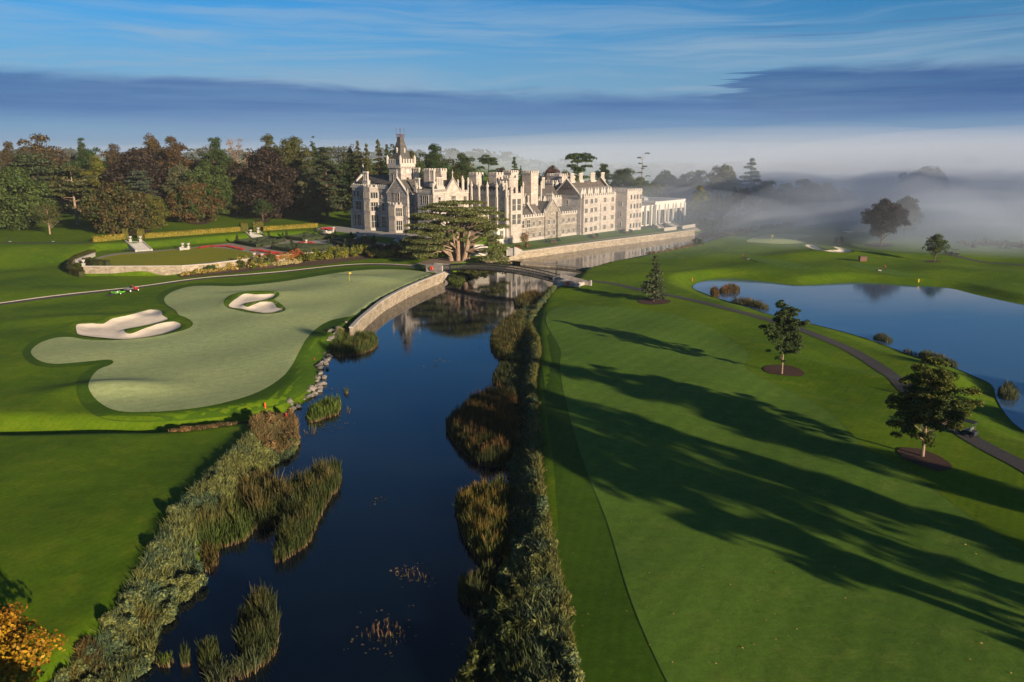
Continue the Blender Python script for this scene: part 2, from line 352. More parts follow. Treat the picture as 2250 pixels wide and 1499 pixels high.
# ------------------------------------------------------------------ bunkers dug into the ground
Z8 = lambda P: [(x / 2.829, 450 + y / 2.829) for x, y in P]
BUNK_A = Z8([(480, 750), (560, 742), (640, 742), (700, 712), (800, 690), (880, 668), (940, 656), (1000, 664), (1010, 690), (1042, 715), (960, 740), (850, 762), (775, 778), (785, 800), (830, 800), (900, 772), (1000, 740), (1080, 731), (1122, 745), (1108, 772), (1030, 800), (900, 825), (760, 838), (600, 826), (495, 812), (476, 785)])
BUNK_B = Z8([(1422, 632), (1445, 606), (1470, 588), (1520, 560), (1600, 563), (1660, 560), (1706, 561), (1692, 583), (1620, 600), (1550, 611), (1512, 628), (1545, 638), (1620, 611), (1690, 611), (1712, 630), (1722, 645), (1757, 655), (1720, 670), (1650, 678), (1560, 666), (1500, 652), (1445, 646)])
BUNK_C = [(1480 + x / 2.922, 330 + y / 2.922) for x, y in [(845, 612), (900, 613), (960, 640), (1010, 643), (1060, 640), (1030, 624), (1090, 632), (1145, 650), (1110, 658), (1050, 658), (960, 648), (890, 634)]]
BUNK_D = [(1480 + x / 2.922, 330 + y / 2.922) for x, y in [(1085, 524), (1110, 521), (1150, 525), (1140, 530), (1100, 529)]]
BK = [hit(smooth(P, 4)) for P in (BUNK_A, BUNK_B, BUNK_C, BUNK_D)]
for P, dp in zip(BK, (.55, .5, .6, .3)):
    c0, c1 = P.min(0) - 6, P.max(0) + 6
    ii = np.where((GX > c0[0]) & (GX < c1[0]))[0]; jj = np.where((GY > c0[1]) & (GY < c1[1]))[0]
    a, b = np.meshgrid(GX[ii], GY[jj]); s = sd(P, a.ravel(), b.ravel()).reshape(a.shape)
    GZ[np.ix_(jj, ii)] += -dp * ss(.5, -1.6, s) + .22 * np.exp(-((s - 1.3) / 1.1) ** 2)
# ------------------------------------------------------------------ ground sheet
ny, nx = GZ.shape
idx = np.arange(nx * ny).reshape(ny, nx)
quads = np.stack([idx[:-1, :-1], idx[:-1, 1:], idx[1:, 1:], idx[1:, :-1]], -1).reshape(-1, 4)
me = arr_mesh('ground', np.stack([MX.ravel(), MY.ravel(), GZ.ravel()], 1), quads, 4, True)
tag(link('ground', me, M['lawn']), 'rough mown parkland grass rolling along both river banks', kind='structure')

def inside_pts(W, cell):
    lo, hi = W.min(0), W.max(0)
    a, b = np.meshgrid(np.arange(lo[0], hi[0], cell), np.arange(lo[1], hi[1], cell)); a, b = a.ravel(), b.ravel()
    s = sd(W, a, b); k = s < -cell * .45
    return np.stack([a[k], b[k]], 1)
def patch(name, W, off, mat, cell=1.5, z=None, parent=None, thick=0):
    W = np.asarray(W); q = inside_pts(W, cell); n = len(W)
    vs = [Vector(p) for p in W] + [Vector(p) for p in q]
    r = delaunay_2d_cdt(vs, [], [list(range(n))], 1, 1e-4)
    V = np.array([(p.x, p.y) for p in r[0]]); T = [tuple(f) for f in r[2]]
    Z = H(V[:, 0], V[:, 1]) + off if z is None else np.full(len(V), z)
    me = arr_mesh(name, np.column_stack([V, Z]), np.array(T), 3, z is None)
    # face upward
    if me.polygons[0].normal.z < 0: me.flip_normals()
    return link(name, me, mat, parent)
def ppatch(name, P, off, mat, cell=1.5, n=5): return patch(name, hit(smooth(P, n)), off, mat, cell)
def strip(name, P, w, off, mat, px=True, side=0., th=0., n=8, parent=None):
    W = hit(smooth(P, n, False)) if px else np.array(P)
    # resample evenly
    d = np.r_[0, np.cumsum(np.hypot(*np.diff(W, axis=0).T))]; m = max(2, int(d[-1] / 1.2)); t = np.linspace(0, d[-1], m)
    W = np.stack([np.interp(t, d, W[:, 0]), np.interp(t, d, W[:, 1])], 1)
    if m > 12:
        for _ in range(3): W[1:-1] = (W[:-2] + W[1:-1] * 2 + W[2:]) / 4
    T = np.gradient(W, axis=0); T /= np.hypot(*T.T)[:, None] + 1e-9; N = np.stack([-T[:, 1], T[:, 0]], 1)
    k = 4; cols = [W + N * (side + w * (i / (k - 1) - .5)) for i in range(k)]
    V = np.concatenate([np.column_stack([c, H(c[:, 0], c[:, 1]) + off + th]) for c in cols])
    if th:
        e = [np.column_stack([c, H(c[:, 0], c[:, 1]) + off - .1]) for c in (cols[0], cols[-1])]
        V = np.concatenate([e[0], V, e[1]]); k += 2
    I = np.arange(m * k).reshape(k, m)
    Q = np.stack([I[:-1, 1:], I[:-1, :-1], I[1:, :-1], I[1:, 1:]], -1).reshape(-1, 4)[:, ::-1]
    me = arr_mesh(name, V, Q, 4)
    if me.polygons[len(me.polygons) // 2].normal.z < 0: me.flip_normals()
    return link(name, me, mat, parent)
S = lambda o, l=None: tag(o, l, kind='structure')
# water sheets
def water_sheet(name, W, z, mat, lab):
    r = delaunay_2d_cdt([Vector(p) for p in W], [], [list(range(len(W)))], 1, 1e-4)
    me = arr_mesh(name, [(p.x, p.y, z) for p in r[0]], np.array([tuple(f) for f in r[2]]), 3)
    if me.polygons[0].normal.z < 0: me.flip_normals()
    return S(link(name, me, mat), lab)
def grow(W, d):
    W = np.asarray(W); T = np.roll(W, -1, 0) - np.roll(W, 1, 0); T /= np.hypot(*T.T)[:, None] + 1e-9
    N = np.stack([T[:, 1], -T[:, 0]], 1); A = np.sum(W[:, 0] * np.roll(W[:, 1], -1) - W[:, 1] * np.roll(W[:, 0], -1))
    return W + N * d * (1 if A > 0 else -1)
water_sheet('river_water', grow(LOWER_W, .5), 0., M['river'], 'dark still river reflecting the manor tower')
water_sheet('ditch_water', grow(DITCH_W, .4), .004, M['river'], 'narrow dark ditch running to the river')
water_sheet('weir_pool_water', UPPER_W, .9, M['upper'], 'calm river above the weir beside the manor')
water_sheet('pond_water', grow(POND_W, .4), .5, M['pond'], 'blue golf course pond')

# mown areas
GREEN = [(68, 775), (85, 757), (117, 745), (152, 742), (195, 748), (250, 749), (320, 744), (372, 735), (412, 724), (424, 712), (410, 700), (393, 693), (385, 683), (365, 669), (362, 655), (382, 641), (417, 631), (460, 629), (512, 630), (566, 626), (620, 620), (672, 612), (720, 604), (770, 597), (830, 593), (890, 594), (935, 599), (948, 606), (925, 620), (880, 642), (830, 669), (790, 692), (755, 699), (725, 706), (697, 722), (674, 745), (657, 775), (641, 805), (618, 832), (570, 862), (500, 885), (420, 900), (330, 907), (260, 905), (220, 887), (197, 860), (197, 838), (215, 815), (243, 803), (249, 796), (235, 792), (180, 797), (120, 801), (85, 793)]
COLLAR_B = Z8([(1392, 612), (1405, 585), (1440, 562), (1530, 543), (1640, 539), (1725, 546), (1735, 566), (1705, 592), (1735, 612), (1768, 640), (1770, 662), (1720, 678), (1640, 682), (1560, 676), (1480, 660), (1410, 640)])
FRINGE = [(50, 775), (72, 750), (110, 735), (152, 733), (195, 748), (250, 751), (320, 747), (380, 735), (430, 722), (435, 710), (420, 697), (402, 690), (395, 680), (352, 668), (345, 652), (368, 636), (412, 625), (460, 622), (512, 623), (566, 619), (620, 613), (672, 604), (720, 596), (770, 590), (830, 586.5), (890, 588), (942, 594), (958, 603), (940, 619), (890, 642), (840, 668), (798, 698), (770, 722), (740, 742), (722, 764), (706, 800), (693, 835), (672, 862), (620, 890), (520, 912), (400, 925), (300, 928), (230, 922), (190, 900), (170, 868), (172, 835), (195, 812), (222, 800), (235, 799), (180, 805), (115, 809), (70, 800)]
S(ppatch('fringe_grass', FRINGE, .06, M['fringe'], 1.2), 'darker mown collar of grass round the putting green')
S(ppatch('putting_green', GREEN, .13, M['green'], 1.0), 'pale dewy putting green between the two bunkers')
S(ppatch('bunker_collar', COLLAR_B, .165, M['lawn'], 1.0), 'rough grass island round the upper bunker')
S(patch('bunker_sand', BK[0], .16, M['sand'], .7), 'long notched sand bunker on the left')
S(patch('bunker_sand', BK[1], .24, M['sand'], .7), 'small hooked sand bunker inside the green')
S(patch('bunker_sand', BK[2], .16, M['sand'], 1.), 'far bunker below the distant green')
S(patch('bunker_sand', BK[3], .16, M['sand'], 1.), 'thin far bunker beyond the distant green')
FAIR = [(1203, 690), (1223, 676), (1260, 672), (1297, 672), (1358, 675), (1419, 681), (1480, 692), (1541, 709), (1578, 729), (1614, 753), (1639, 770), (1646, 778), (1644, 790), (1636, 800), (1639, 809), (1659, 824), (1700, 844), (1760, 873), (1820, 905), (1870, 955), (1900, 985), (1960, 1020), (2050, 1075), (2150, 1150), (2260, 1220), (2500, 1400), (2700, 1900), (1660, 1950), (1540, 1640), (1465, 1499), (1390, 1330), (1335, 1150), (1290, 1040), (1258, 940), (1238, 860), (1230, 800), (1233, 775), (1222, 750), (1205, 722), (1199, 705)]
S(ppatch('fairway', FAIR, .05, M['fairway'], 2., 4), 'striped fairway right of the river crossed by long shadows')
S(ppatch('rough_band', [(1176, 700), (1190, 690), (1203, 688), (1199, 705), (1205, 722), (1222, 750), (1233, 775), (1230, 800), (1238, 860), (1258, 940), (1290, 1040), (1335, 1150), (1390, 1330), (1465, 1499), (1540, 1640), (1290, 1640), (1262, 1499), (1238, 1350), (1215, 1250), (1196, 1150), (1182, 1050), (1176, 950), (1170, 850), (1180, 780), (1164, 730)], .03, M['fringe'], 2.), 'darker rough strip between the fairway and the bank scrub')
W = hit(smooth(FAIR, 8)); strip_m = plain('mown_edge', (.050, .100, .010, 1), .9)
S(strip('fairway_edge', np.vstack([W, W[:1]]), .07, .06, strip_m, px=False), 'thin dark cut line round the fairway')
ZF = lambda P: [(1480 + x / 2.922, 330 + y / 2.922) for x, y in P]
S(ppatch('far_green', ZF([(468, 587), (530, 558), (620, 543), (740, 539), (892, 552), (835, 566), (792, 577), (850, 595), (700, 603), (560, 596)]), .07, M['green'], 2.), 'distant pale green beyond the pond')
S(ppatch('tee_lawn', ZF([(455, 690), (540, 684), (885, 748), (745, 766)]), .06, M['fairway'], 2., 2), 'light mown tee strip beside the far worker')
S(ppatch('tee_lawn', ZF([(1135, 733), (1200, 728), (1560, 800), (1420, 806), (1150, 748)]), .06, M['fairway'], 2., 2), 'light mown tee strip below the second worker')
# cart paths
LPATH = [(-260, 705), (0, 669), (120, 653), (233, 640), (311, 631), (442, 613), (530, 606), (626, 598), (700, 589.5), (760, 583.5), (802, 581.5), (860, 583), (920, 587), (952, 590)]
S(strip('cart_path', LPATH, 2.2, .05, M['asphalt']), 'narrow path curving along the terrace to the bridge')
S(strip('path_kerb', LPATH, .55, .05, M['kerbstone'], side=1.2, th=.1), 'pale concrete kerb beside the narrow path')
RPATH = [(1272, 617), (1312, 619), (1358, 626), (1419, 640), (1468, 649), (1541, 664), (1614, 683), (1700, 706), (1771, 729), (1849, 760), (1900, 787), (1945, 816), (1975, 838), (2035, 895), (2122, 957), (2200, 1000), (2250, 1025), (2400, 1110), (2700, 1250)]
S(strip('cart_path', RPATH, 2.5, .06, M['asphalt']), 'dark asphalt cart path between fairway and pond')
S(strip('cart_path', [(-500, 537), (0, 533.5), (100, 534.5), (205, 533)], 3., .06, M['asphalt']), 'dark drive behind the left lawn')
S(strip('cart_path', [(2080, 559), (2110, 565), (2160, 576), (2250, 583), (2400, 600)], 2.5, .06, M['asphalt']), 'faint far path behind the small tree')
S(strip('promenade', [(1085, 568), (1125, 559.5), (1180, 549.5), (1240, 538.5), (1320, 527), (1393, 518), (1460, 510), (1530, 503.5), (1590, 497)], 2.6, .06, M['gravel']), 'gravel promenade along the river wall')
# garden terrace surfaces
ZG = lambda P: [(120 + x / 4.5, 490 + y / 4.5) for x, y in P]
S(ppatch('terrace_gravel', [(187, 583), (196, 575), (215, 566), (235, 560.5), (262, 556.5), (330, 552), (400, 546), (470, 538.5), (500, 535), (560, 529), (640, 522.5), (700, 518), (760, 524), (830, 533), (900, 541), (945, 550), (925, 552), (900, 545), (850, 543), (760, 549), (668, 557), (602, 563), (560, 570), (538, 570.5), (460, 580.5), (400, 585.2), (330, 586), (243, 586.5)], .04, M['gravel'], 2., 3), 'gravel paths of the formal terrace')
S(ppatch('oval_lawn', ZG([(415, 380), (470, 350), (520, 336), (700, 308), (900, 296), (1150, 272), (1280, 262), (1420, 246), (1560, 246), (1750, 262), (1950, 300), (1975, 325), (1940, 345), (1800, 362), (1500, 396), (1300, 418), (1180, 430), (900, 433), (640, 432), (520, 416), (450, 396)]), .08, M['garden_lawn'], 2., 4), 'olive oval lawn on the terrace')
S(ppatch('parterre_paving', [(612, 537), (640, 533), (660, 529), (675, 528), (700, 529), (728, 532), (742, 537), (728, 541), (700, 541), (675, 542), (640, 542), (615, 541)], .08, M['slab'], 2.), 'pale paving round the red fountain bed')
S(ppatch('castle_terrace', [(690, 505), (725, 498), (775, 500), (845, 510), (900, 513), (948, 520), (940, 530), (880, 525), (840, 520.5), (805, 519), (760, 512), (730, 508)], .06, M['slab'], 2., 4), 'pale stone forecourt below the manor')
S(ppatch('dry_earth', [(920, 580), (930, 574), (960, 567), (1000, 565), (1040, 568), (1080, 571), (1092, 576), (1060, 580), (1030, 580), (985, 583), (950, 584)], .05, M['dirt'], 1.5), 'bare brown earth under the cedar')
S(ppatch('border_soil', [(398, 610), (405, 600), (470, 590), (540, 578), (560, 574), (605, 571), (670, 563), (760, 554), (850, 548), (915, 555), (945, 566), (905, 570), (850, 566), (790, 572), (700, 583), (600, 591), (520, 600), (450, 606)], .05, M['soil'], 1.5), 'dark soil of the planted terrace border')
for P, lab in (([(1402, 660), (1410, 657.5), (1436, 656), (1463, 658), (1474, 663), (1464, 668), (1436, 670.5), (1408, 667)], 'mulch ring under the layered conifer'),
          ([(1677, 812), (1690, 804), (1720, 803), (1748, 808), (1767, 820), (1760, 828), (1735, 827), (1695, 822)], 'mulch ring under the dark fairway tree'),
          ([(1974, 990), (1982, 985), (2020, 988), (2062, 1003), (2089, 1022), (2088, 1032), (2060, 1036), (2015, 1022), (1982, 1006)], 'mulch ring under the turning fairway tree'),
          ([(410, 487), (434, 484), (462, 487), (455, 492), (430, 494), (412, 491)], 'mulch under the copper topped tree'),
          ([(562, 484), (577, 482), (594, 485), (590, 488.5), (577, 489), (565, 487.5)], 'mulch ring under the dark young tree'), ([(687, 485), (702, 482.5), (718, 486), (714, 488), (700, 488.5)], 'mulch ring under the lone round tree'),
          ([(240, 514), (268, 510), (330, 506), (328, 511), (290, 515), (262, 518)], 'mulch under the brown oak'), ([(1897, 538), (1930, 535), (1965, 539), (1955, 543), (1920, 543)], 'mulch ring under the purple tree in mist'), ([(2030, 574), (2050, 572.5), (2068, 575), (2060, 577), (2040, 577)], 'mulch ring of the small far tree')):
    S(ppatch('mulch_ring', P, .10, M['mulch'], 1., 4), lab)
# ------------------------------------------------------------------ leaves, trees
RNG = np.random.default_rng(7)
def unit(n, rng): v = rng.normal(size=(n, 3)); return v / np.linalg.norm(v, axis=1)[:, None]
def leaf_quads(P, Nn, size, rng, asp=1.5, flat_=.0, up=None):
    n = len(P); N = Nn / (np.linalg.norm(Nn, axis=1)[:, None] + 1e-9)
    r = unit(n, rng) if up is None else up + rng.normal(size=(n, 3)) * .35
    A = np.cross(N, r) if up is None else r - N * np.sum(N * r, 1)[:, None]
    A /= np.linalg.norm(A, axis=1)[:, None] + 1e-9; B = np.cross(N, A)
    s = (size * rng.uniform(.55, 1.25, n))[:, None]
    a, b = A * s * .5 * asp, B * s * .5
    V = np.stack([P - a, P - b * 1.0 + a * .1, P + a, P + b * 1.0 + a * .1], 1)
    V[:, 1] += N * s * .12; V[:, 3] += N * s * .12
    return V.reshape(-1, 3)
def clump_leaves(C, n, size, rng, asp=1.5, hang=0.):
    C = np.asarray(C, float)         # cx cy cz rx ry rz az
    vol = (C[:, 3] * C[:, 4] + C[:, 3] * C[:, 5] + C[:, 4] * C[:, 5]); w = vol / vol.sum()
    k = rng.choice(len(C), n, p=w); c = C[k]
    d = unit(n, rng); d[:, 2] = np.where(d[:, 2] < -.35, -d[:, 2] * .5, d[:, 2])
    q = d * (rng.uniform(.45, 1.12, n) ** .6)[:, None]
    l = q * c[:, 3:6]; ca, sa = np.cos(c[:, 6]), np.sin(c[:, 6])
    P = np.stack([c[:, 0] + l[:, 0] * ca - l[:, 1] * sa, c[:, 1] + l[:, 0] * sa + l[:, 1] * ca, c[:, 2] + l[:, 2]], 1)
    nn = d / c[:, 3:6] * c[:, 3:6].mean(1)[:, None]
    nn = np.stack([nn[:, 0] * ca - nn[:, 1] * sa, nn[:, 0] * sa + nn[:, 1] * ca, nn[:, 2]], 1)
    nn = nn / (np.linalg.norm(nn, axis=1)[:, None] + 1e-9) + unit(n, rng) * .85
    if hang: return leaf_quads(P, nn, size, rng, asp, up=np.array([0, 0, -1.]))
    return leaf_quads(P, nn, size, rng, asp)
def quad_obj(name, V, mat, parent, c1, c2, loc=(0, 0, 0)):
    me = arr_mesh(name, V, np.arange(len(V)).reshape(-1, 4), 4)
    o = link(name, me, mat, parent, loc); o.color = (*c1, 1); o['tint'] = list(c2); return o
def make_crown(kind, h, w, rng, base=.25):
    C = []; R = w / 2
    if kind in ('broad', 'round'):
        n = 110 if kind == 'broad' else 90; z0, z1 = h * base, h; zc, rz = z0 + (z1 - z0) * .5, (z1 - z0) / 2
        lob = rng.uniform(.78, 1.08, 8)
        for i in range(n):
            d = unit(1, rng)[0]
            az = math.atan2(d[1], d[0]); lo = lob[int((az + PI) / (2 * PI) * 7.99)] if kind == 'broad' else rng.uniform(.94, 1.02)
            q = rng.uniform(.35, .86) * lo; s = rng.uniform(.15, .30) * R * (1 if kind == 'broad' else .85)
            C.append((d[0] * R * q * 1.08, d[1] * R * q * 1.08, zc + d[2] * rz * q * 1.04, s * 1.1, s * 1.1, s * rng.uniform(.8, 1.05), rng.uniform(0, 3)))
        for i in range(12):
            a = rng.uniform(0, 6.3); q = rng.uniform(0, .5) * R; t = rng.uniform(.72, .97); s = rng.uniform(.16, .26) * R
            C.append((q * math.cos(a) * (1.3 - t), q * math.sin(a) * (1.3 - t), z0 + (z1 - z0) * t - s * .5, s, s, s, 0))
    elif kind == 'open':
        zc, rz = h * (base + 1) / 2, h * (1 - base) / 2
        for i in range(170):
            d = unit(1, rng)[0]; q = rng.uniform(.2, 1.0); s = rng.uniform(.09, .18) * R; tp = 1.08 - .62 * max(0, d[2] * q)
            az = math.atan2(d[1], d[0]); wv = 1 + .16 * math.sin(az * 3 + d[2] * 4)
            C.append((d[0] * R * q * tp * wv, d[1] * R * q * tp * wv, zc + d[2] * rz * q, s * 1.15, s * 1.15, s * .8, az))
    elif kind == 'cedar':
        lv = 10
        for k in range(lv):
            t = (k + .5) / lv; z = h * (base + (1 - base) * t * .97); rr = R * math.sin(PI * min(1, .35 + .5 * t)) * (1.0 if t < .8 else .8)
            for j in range(9 if t < .85 else 6):
                a = rng.uniform(0, 2 * PI); q = rng.uniform(.25, .85) * rr; s = rng.uniform(.22, .34) * R
                C.append((q * math.cos(a), q * math.sin(a), z + rng.uniform(-.03, .03) * h - .05 * q, s * 1.25, s * .8, h * .022, a))
    elif kind in ('fir', 'spruce'):
        lv = 13
        for k in range(lv):
            t = (k + .5) / lv; z = h * (base + (1 - base) * t); rr = R * (1 - t) ** .85 + .03 * R
            for j in range(8 if t < .7 else 5):
                a = rng.uniform(0, 2 * PI); q = rr * rng.uniform(.45, .7)
                C.append((q * math.cos(a), q * math.sin(a), z - q * (.25 if kind == 'fir' else .1) + rng.uniform(-.02, .02) * h, q * .75 + .1 * R, q * .38 + .06 * R, h * .024 + .02 * R, a))
    elif kind == 'pine':
        for k in range(26):
            t = rng.uniform(0, 1); z = h * (.42 + .55 * t); rr = R * (1 - .45 * t); a = rng.uniform(0, 2 * PI); q = rr * rng.uniform(.3, .85)
            s = rng.uniform(.2, .32) * R
            C.append((q * math.cos(a), q * math.sin(a), z, s * 1.2, s, h * .035, a))
    elif kind == 'bare_pine':
        for k in range(16):
            t = rng.uniform(0, 1); z = h * (.35 + .62 * t); rr = R * (1 - .3 * t); a = rng.uniform(0, 2 * PI); q = rr * rng.uniform(.35, .95)
            s = rng.uniform(.2, .32) * R; C.append((q * math.cos(a), q * math.sin(a), z, s * 1.1, s * .7, h * .015, a))
    elif kind == 'cone':
        for k in range(70):
            t = rng.uniform(0, 1) ** 1.2; z = h * (base + (1 - base) * t); rr = R * (1 - t ** 1.6) ** .7; a = rng.uniform(0, 2 * PI); q = rr * rng.uniform(.5, .85); s = R * rng.uniform(.15, .25)
            C.append((q * math.cos(a), q * math.sin(a), z, s, s, s * 1.1, a))
    elif kind == 'willow':
        for k in range(60):
            a = rng.uniform(0, 2 * PI); q = R * rng.uniform(.2, .95); zt = h * (1 - .45 * (q / R) ** 2) * rng.uniform(.85, 1); L = h * rng.uniform(.15, .32)
            C.append((q * math.cos(a), q * math.sin(a), zt - L, R * .13, R * .10, L, a))
    elif kind == 'bare':
        for k in range(26):
            d = unit(1, rng)[0]; C.append((d[0] * R * .75, d[1] * R * .75, h * .65 + d[2] * h * .3, R * .2, R * .2, R * .16, 0))
    return C
def tree(kind, x, y, z, h, w, c1, c2, label, cat='tree', name='tree', seed=0, ls=None, n=None, base=.25, bark='bark', group=None, tr=None, cmat='foliage'):
    rng = np.random.default_rng(seed + 11)
    root = empty(name, (x, y, z - .1), label, cat, group, rng.uniform(0, 6))
    C = make_crown(kind, h, w, rng, base)
    tr = tr or max(.12, h * .022 if kind not in ('fir', 'spruce', 'bare_pine') else h * .014)
    mb = MB(); top = .8 if kind in ('broad', 'round', 'willow', 'bare') else .97
    jx, jy = rng.uniform(-.02, .02, 2) * h
    mb.tube([(0, 0, -.3), (0, 0, h * .03), (jx * .3, jy * .3, h * .3), (jx, jy, h * .6), (jx * .6, 0, h * top)], [tr * 1.6, tr * 1.05, tr * .85, tr * .5, tr * .08], 8)
    step = max(1, len(C) // (26 if kind != 'bare' else 26))
    for c in C[::step]:
        q = math.hypot(c[0], c[1]); z0 = max(h * .12, c[2] - q * (.75 if kind in ('broad', 'round', 'bare', 'open') else (.15 if kind != 'willow' else .2)) - c[5] * .3)
        z0 = min(z0, h * top * .9); r0 = tr * .38 * (1 - z0 / h * .6)
        p1 = Vector((c[0], c[1], c[2])); p0 = Vector((jx * z0 / h, jy * z0 / h, z0)); m = (p0 + p1) / 2 + Vector((rng.uniform(-.05, .05) * h * .5, rng.uniform(-.05, .05) * h * .5, -.04 * q))
        mb.tube([p0, m, p1], [r0, r0 * .65, r0 * .15], 5)
        if kind == 'bare':
            for _ in range(7):
                d = unit(1, rng)[0]; d[2] = abs(d[2]); e = p1 + Vector(d) * w * .13; mb.tube([(m + p1) / 2, e], [r0 * .4, r0 * .08], 3)
                for _ in range(3):
                    d2 = unit(1, rng)[0]; mb.tube([(p1 + e) / 2, e + Vector(d2) * w * .07], [r0 * .2, r0 * .05], 3)
    mb.build('trunk', M[bark], root)
    ls = ls or max(.28, w * .024); area = sum((c[3] * c[4] + c[3] * c[5] + c[4] * c[5]) * 4.2 for c in C)
    n = n or int(min(26000, max(900, area * .85 / (ls * ls))))
    if kind == 'bare': n = 1100
    quad_obj('crown', clump_leaves(C, n, ls, rng, 1.5 if kind not in ('cedar', 'fir', 'spruce', 'pine') else 2.0, hang=1 if kind == 'willow' else 0), M[cmat], root, c1, c2)
    return root
def ptree(kind, px, foot, top, wpx, c1, c2, label, D=None, **kw):
    """tree standing on the terrain: base is the pixel row of its foot, or D its distance when the foot is hidden"""
    if D is None: x, y, z = at(px, foot)
    else:
        a, b, c = ray(px, 400); t = D / float(b); x, y = float(a) * t, D; z = float(H(x, y)[0])
    a, b, c = ray(px, top); t = y / float(b); h = CZ + float(c) * t - z
    dep = y * math.cos(TH) - (z + h / 2 - CZ) * math.sin(TH); w = wpx * dep / F
    return tree(kind, x, y, z, h, w, c1, c2, label, **kw)
# ------------------------------------------------------------------ the manor (local frame: x runs along the river front, y along the garden front)
ZA, ZB = 6.3, 3.1
manor = empty('manor_house', (float(O[0]), float(O[1]), 0), 'large pale limestone gothic manor with battlements, clock tower and many chimneys', 'manor house', None, AZ)
def merlons(mb, x0, x1, y0, y1, z, h=.95, w=.85, gap=.75, t=.45, sides='NESW'):
    # low parapet and merlons on the rim of a rectangle
    for s in sides:
        L = (x1 - x0) if s in 'NS' else (y1 - y0)
        n = max(2, int(round((L + gap) / (w + gap)))); ww = (L - (n - 1) * gap) / n
        if s in 'EW': a0, a1 = y0 + t, y1 - t
        for i in range(n):
            q = i * (ww + gap)
            if s == 'S': mb.box(x0 + q, x0 + q + ww, y0, y0 + t, z, z + h)
            if s == 'N': mb.box(x0 + q, x0 + q + ww, y1 - t, y1, z, z + h)
            if s == 'W': mb.box(x0, x0 + t - .004, y0 + q + .003, y0 + q + ww - .003, z, z + h - .004)
            if s == 'E': mb.box(x1 - t + .004, x1, y0 + q + .003, y0 + q + ww - .003, z, z + h - .004)
def block(name, x0, x1, y0, y1, z0, z1, mat='stone', mer='NESW', courses=(), mh=.95, quoin=True, mw=.85, gap=.75, cap=True):
    mb = MB(); mb.box(x0, x1, y0, y1, z0, z1)
    o = mb.build(name, M[mat], manor)
    tr_ = MB()
    if cap: cp_ = MB(); cp_.box(x0 - .22, x1 + .22, y0 - .22, y1 + .22, z1 - .35, z1 + .12); cp_.build('cornice', M['trim'], o)
    for c in courses: sc_ = MB(); sc_.box(x0 - .12, x1 + .12, y0 - .12, y1 + .12, c, c + .28); sc_.build('string_course', M['trim'], o)
    tr_.box(x0 - .25, x1 + .25, y0 - .25, y1 + .25, z0 - .1, z0 + .9)
    if False:
        for (a, b) in ((x0, y0), (x0, y1), (x1, y0)):
            for k in range(int((z1 - z0 - 1.4) / .8)):
                s = .55 if k % 2 else .38
                tr_.box(a - .05, a + .05 + s if a == x0 else a + .05, b - .05, b + .05 + s, z0 + 1 + k * .8, z0 + 1.42 + k * .8) if a == x0 and b == y0 else None
    tr_.build('plinth', M['trim'], o)
    if mer:
        b = MB(); merlons(b, x0 - .15, x1 + .15, y0 - .15, y1 + .15, z1 + .12, mh, mw, gap, .45, mer); b.build('battlement', M['trim' if mat != 'stone_brown' else mat], o)
    return o
def ridge(x0, x1, y0, y1, z0, h, along, mat='slate', over=.25, parent=None, name='roof'):
    mb = MB()
    if along == 'x':
        ym = (y0 + y1) / 2; mb.add([(x0, y0 - over, z0), (x1, y0 - over, z0), (x1, y1 + over, z0), (x0, y1 + over, z0), (x0, ym, z0 + h), (x1, ym, z0 + h)],
            [(0, 1, 5, 4), (2, 3, 4, 5), (0, 4, 3), (1, 2, 5), (0, 3, 2, 1)])
    else:
        xm = (x0 + x1) / 2; mb.add([(x0 - over, y0, z0), (x1 + over, y0, z0), (x1 + over, y1, z0), (x0 - over, y1, z0), (xm, y0, z0 + h), (xm, y1, z0 + h)],
            [(0, 4, 5, 3), (1, 2, 5, 4), (0, 1, 4), (3, 5, 2), (0, 3, 2, 1)])
    return mb.build(name, M[mat], parent or manor)
def gable(face, c, a0, a1, z0, zs, zp, t=.9, mat='stone', finial=True, cop=.35, name='gable'):
    # upright pentagon wall: face 'A' looks along -x at x=c, 'B' looks along -y at y=c
    am = (a0 + a1) / 2; P = [(a0, z0), (a1, z0), (a1, zs), (am, zp), (a0, zs)]
    q = (lambda a, d, z: (c + d, a, z)) if face == 'A' else (lambda a, d, z: (a, c + d, z))
    mb = MB(); V = [q(a, 0, z) for a, z in P] + [q(a, t, z) for a, z in P]
    mb.add(V, [(0, 1, 2, 3, 4), (9, 8, 7, 6, 5)] + [(i, i + 5, (i + 1) % 5 + 5, (i + 1) % 5) for i in range(5)])
    o = mb.build(name, M[mat], manor); r = MB()
    for (b0, b1) in ((a0, am), (a1, am)):
        dx = .0 if b0 < b1 else 0
        pts = [(b0 + (-.3 if b0 < b1 else .3), zs - .1), (b1, zp + .25), (b1, zp + .25 + cop), (b0 + (-.3 if b0 < b1 else .3), zs - .1 + cop)]
        V = [q(a, -.18, z) for a, z in pts] + [q(a, t + .05, z) for a, z in pts]
        r.add(V, [(0, 1, 2, 3), (7, 6, 5, 4), (0, 4, 5, 1), (1, 5, 6, 2), (2, 6, 7, 3), (3, 7, 4, 0)])
    if finial:
        x, y, z = q(am, t / 2, zp + .4)
        r.lathe([(.30, z), (.30, z + .5), (.16, z + .7), (.14, z + 1.8), (.38, z + 2.0), (.34, z + 2.25), (.12, z + 2.5), (.03, z + 3.4)], 8, x, y)
    for b in (a0, a1):
        x, y, z = q(b, t / 2, zs - .1)
        r.box(x - .35, x + .35, y - .35, y + .35, z - .6, z + 1.1); r.lathe([(.3, z + 1.1), (.22, z + 1.5), (.03, z + 2.3)], 6, x, y)
    r.build('coping', M['trim'], o); return o
WC = {}
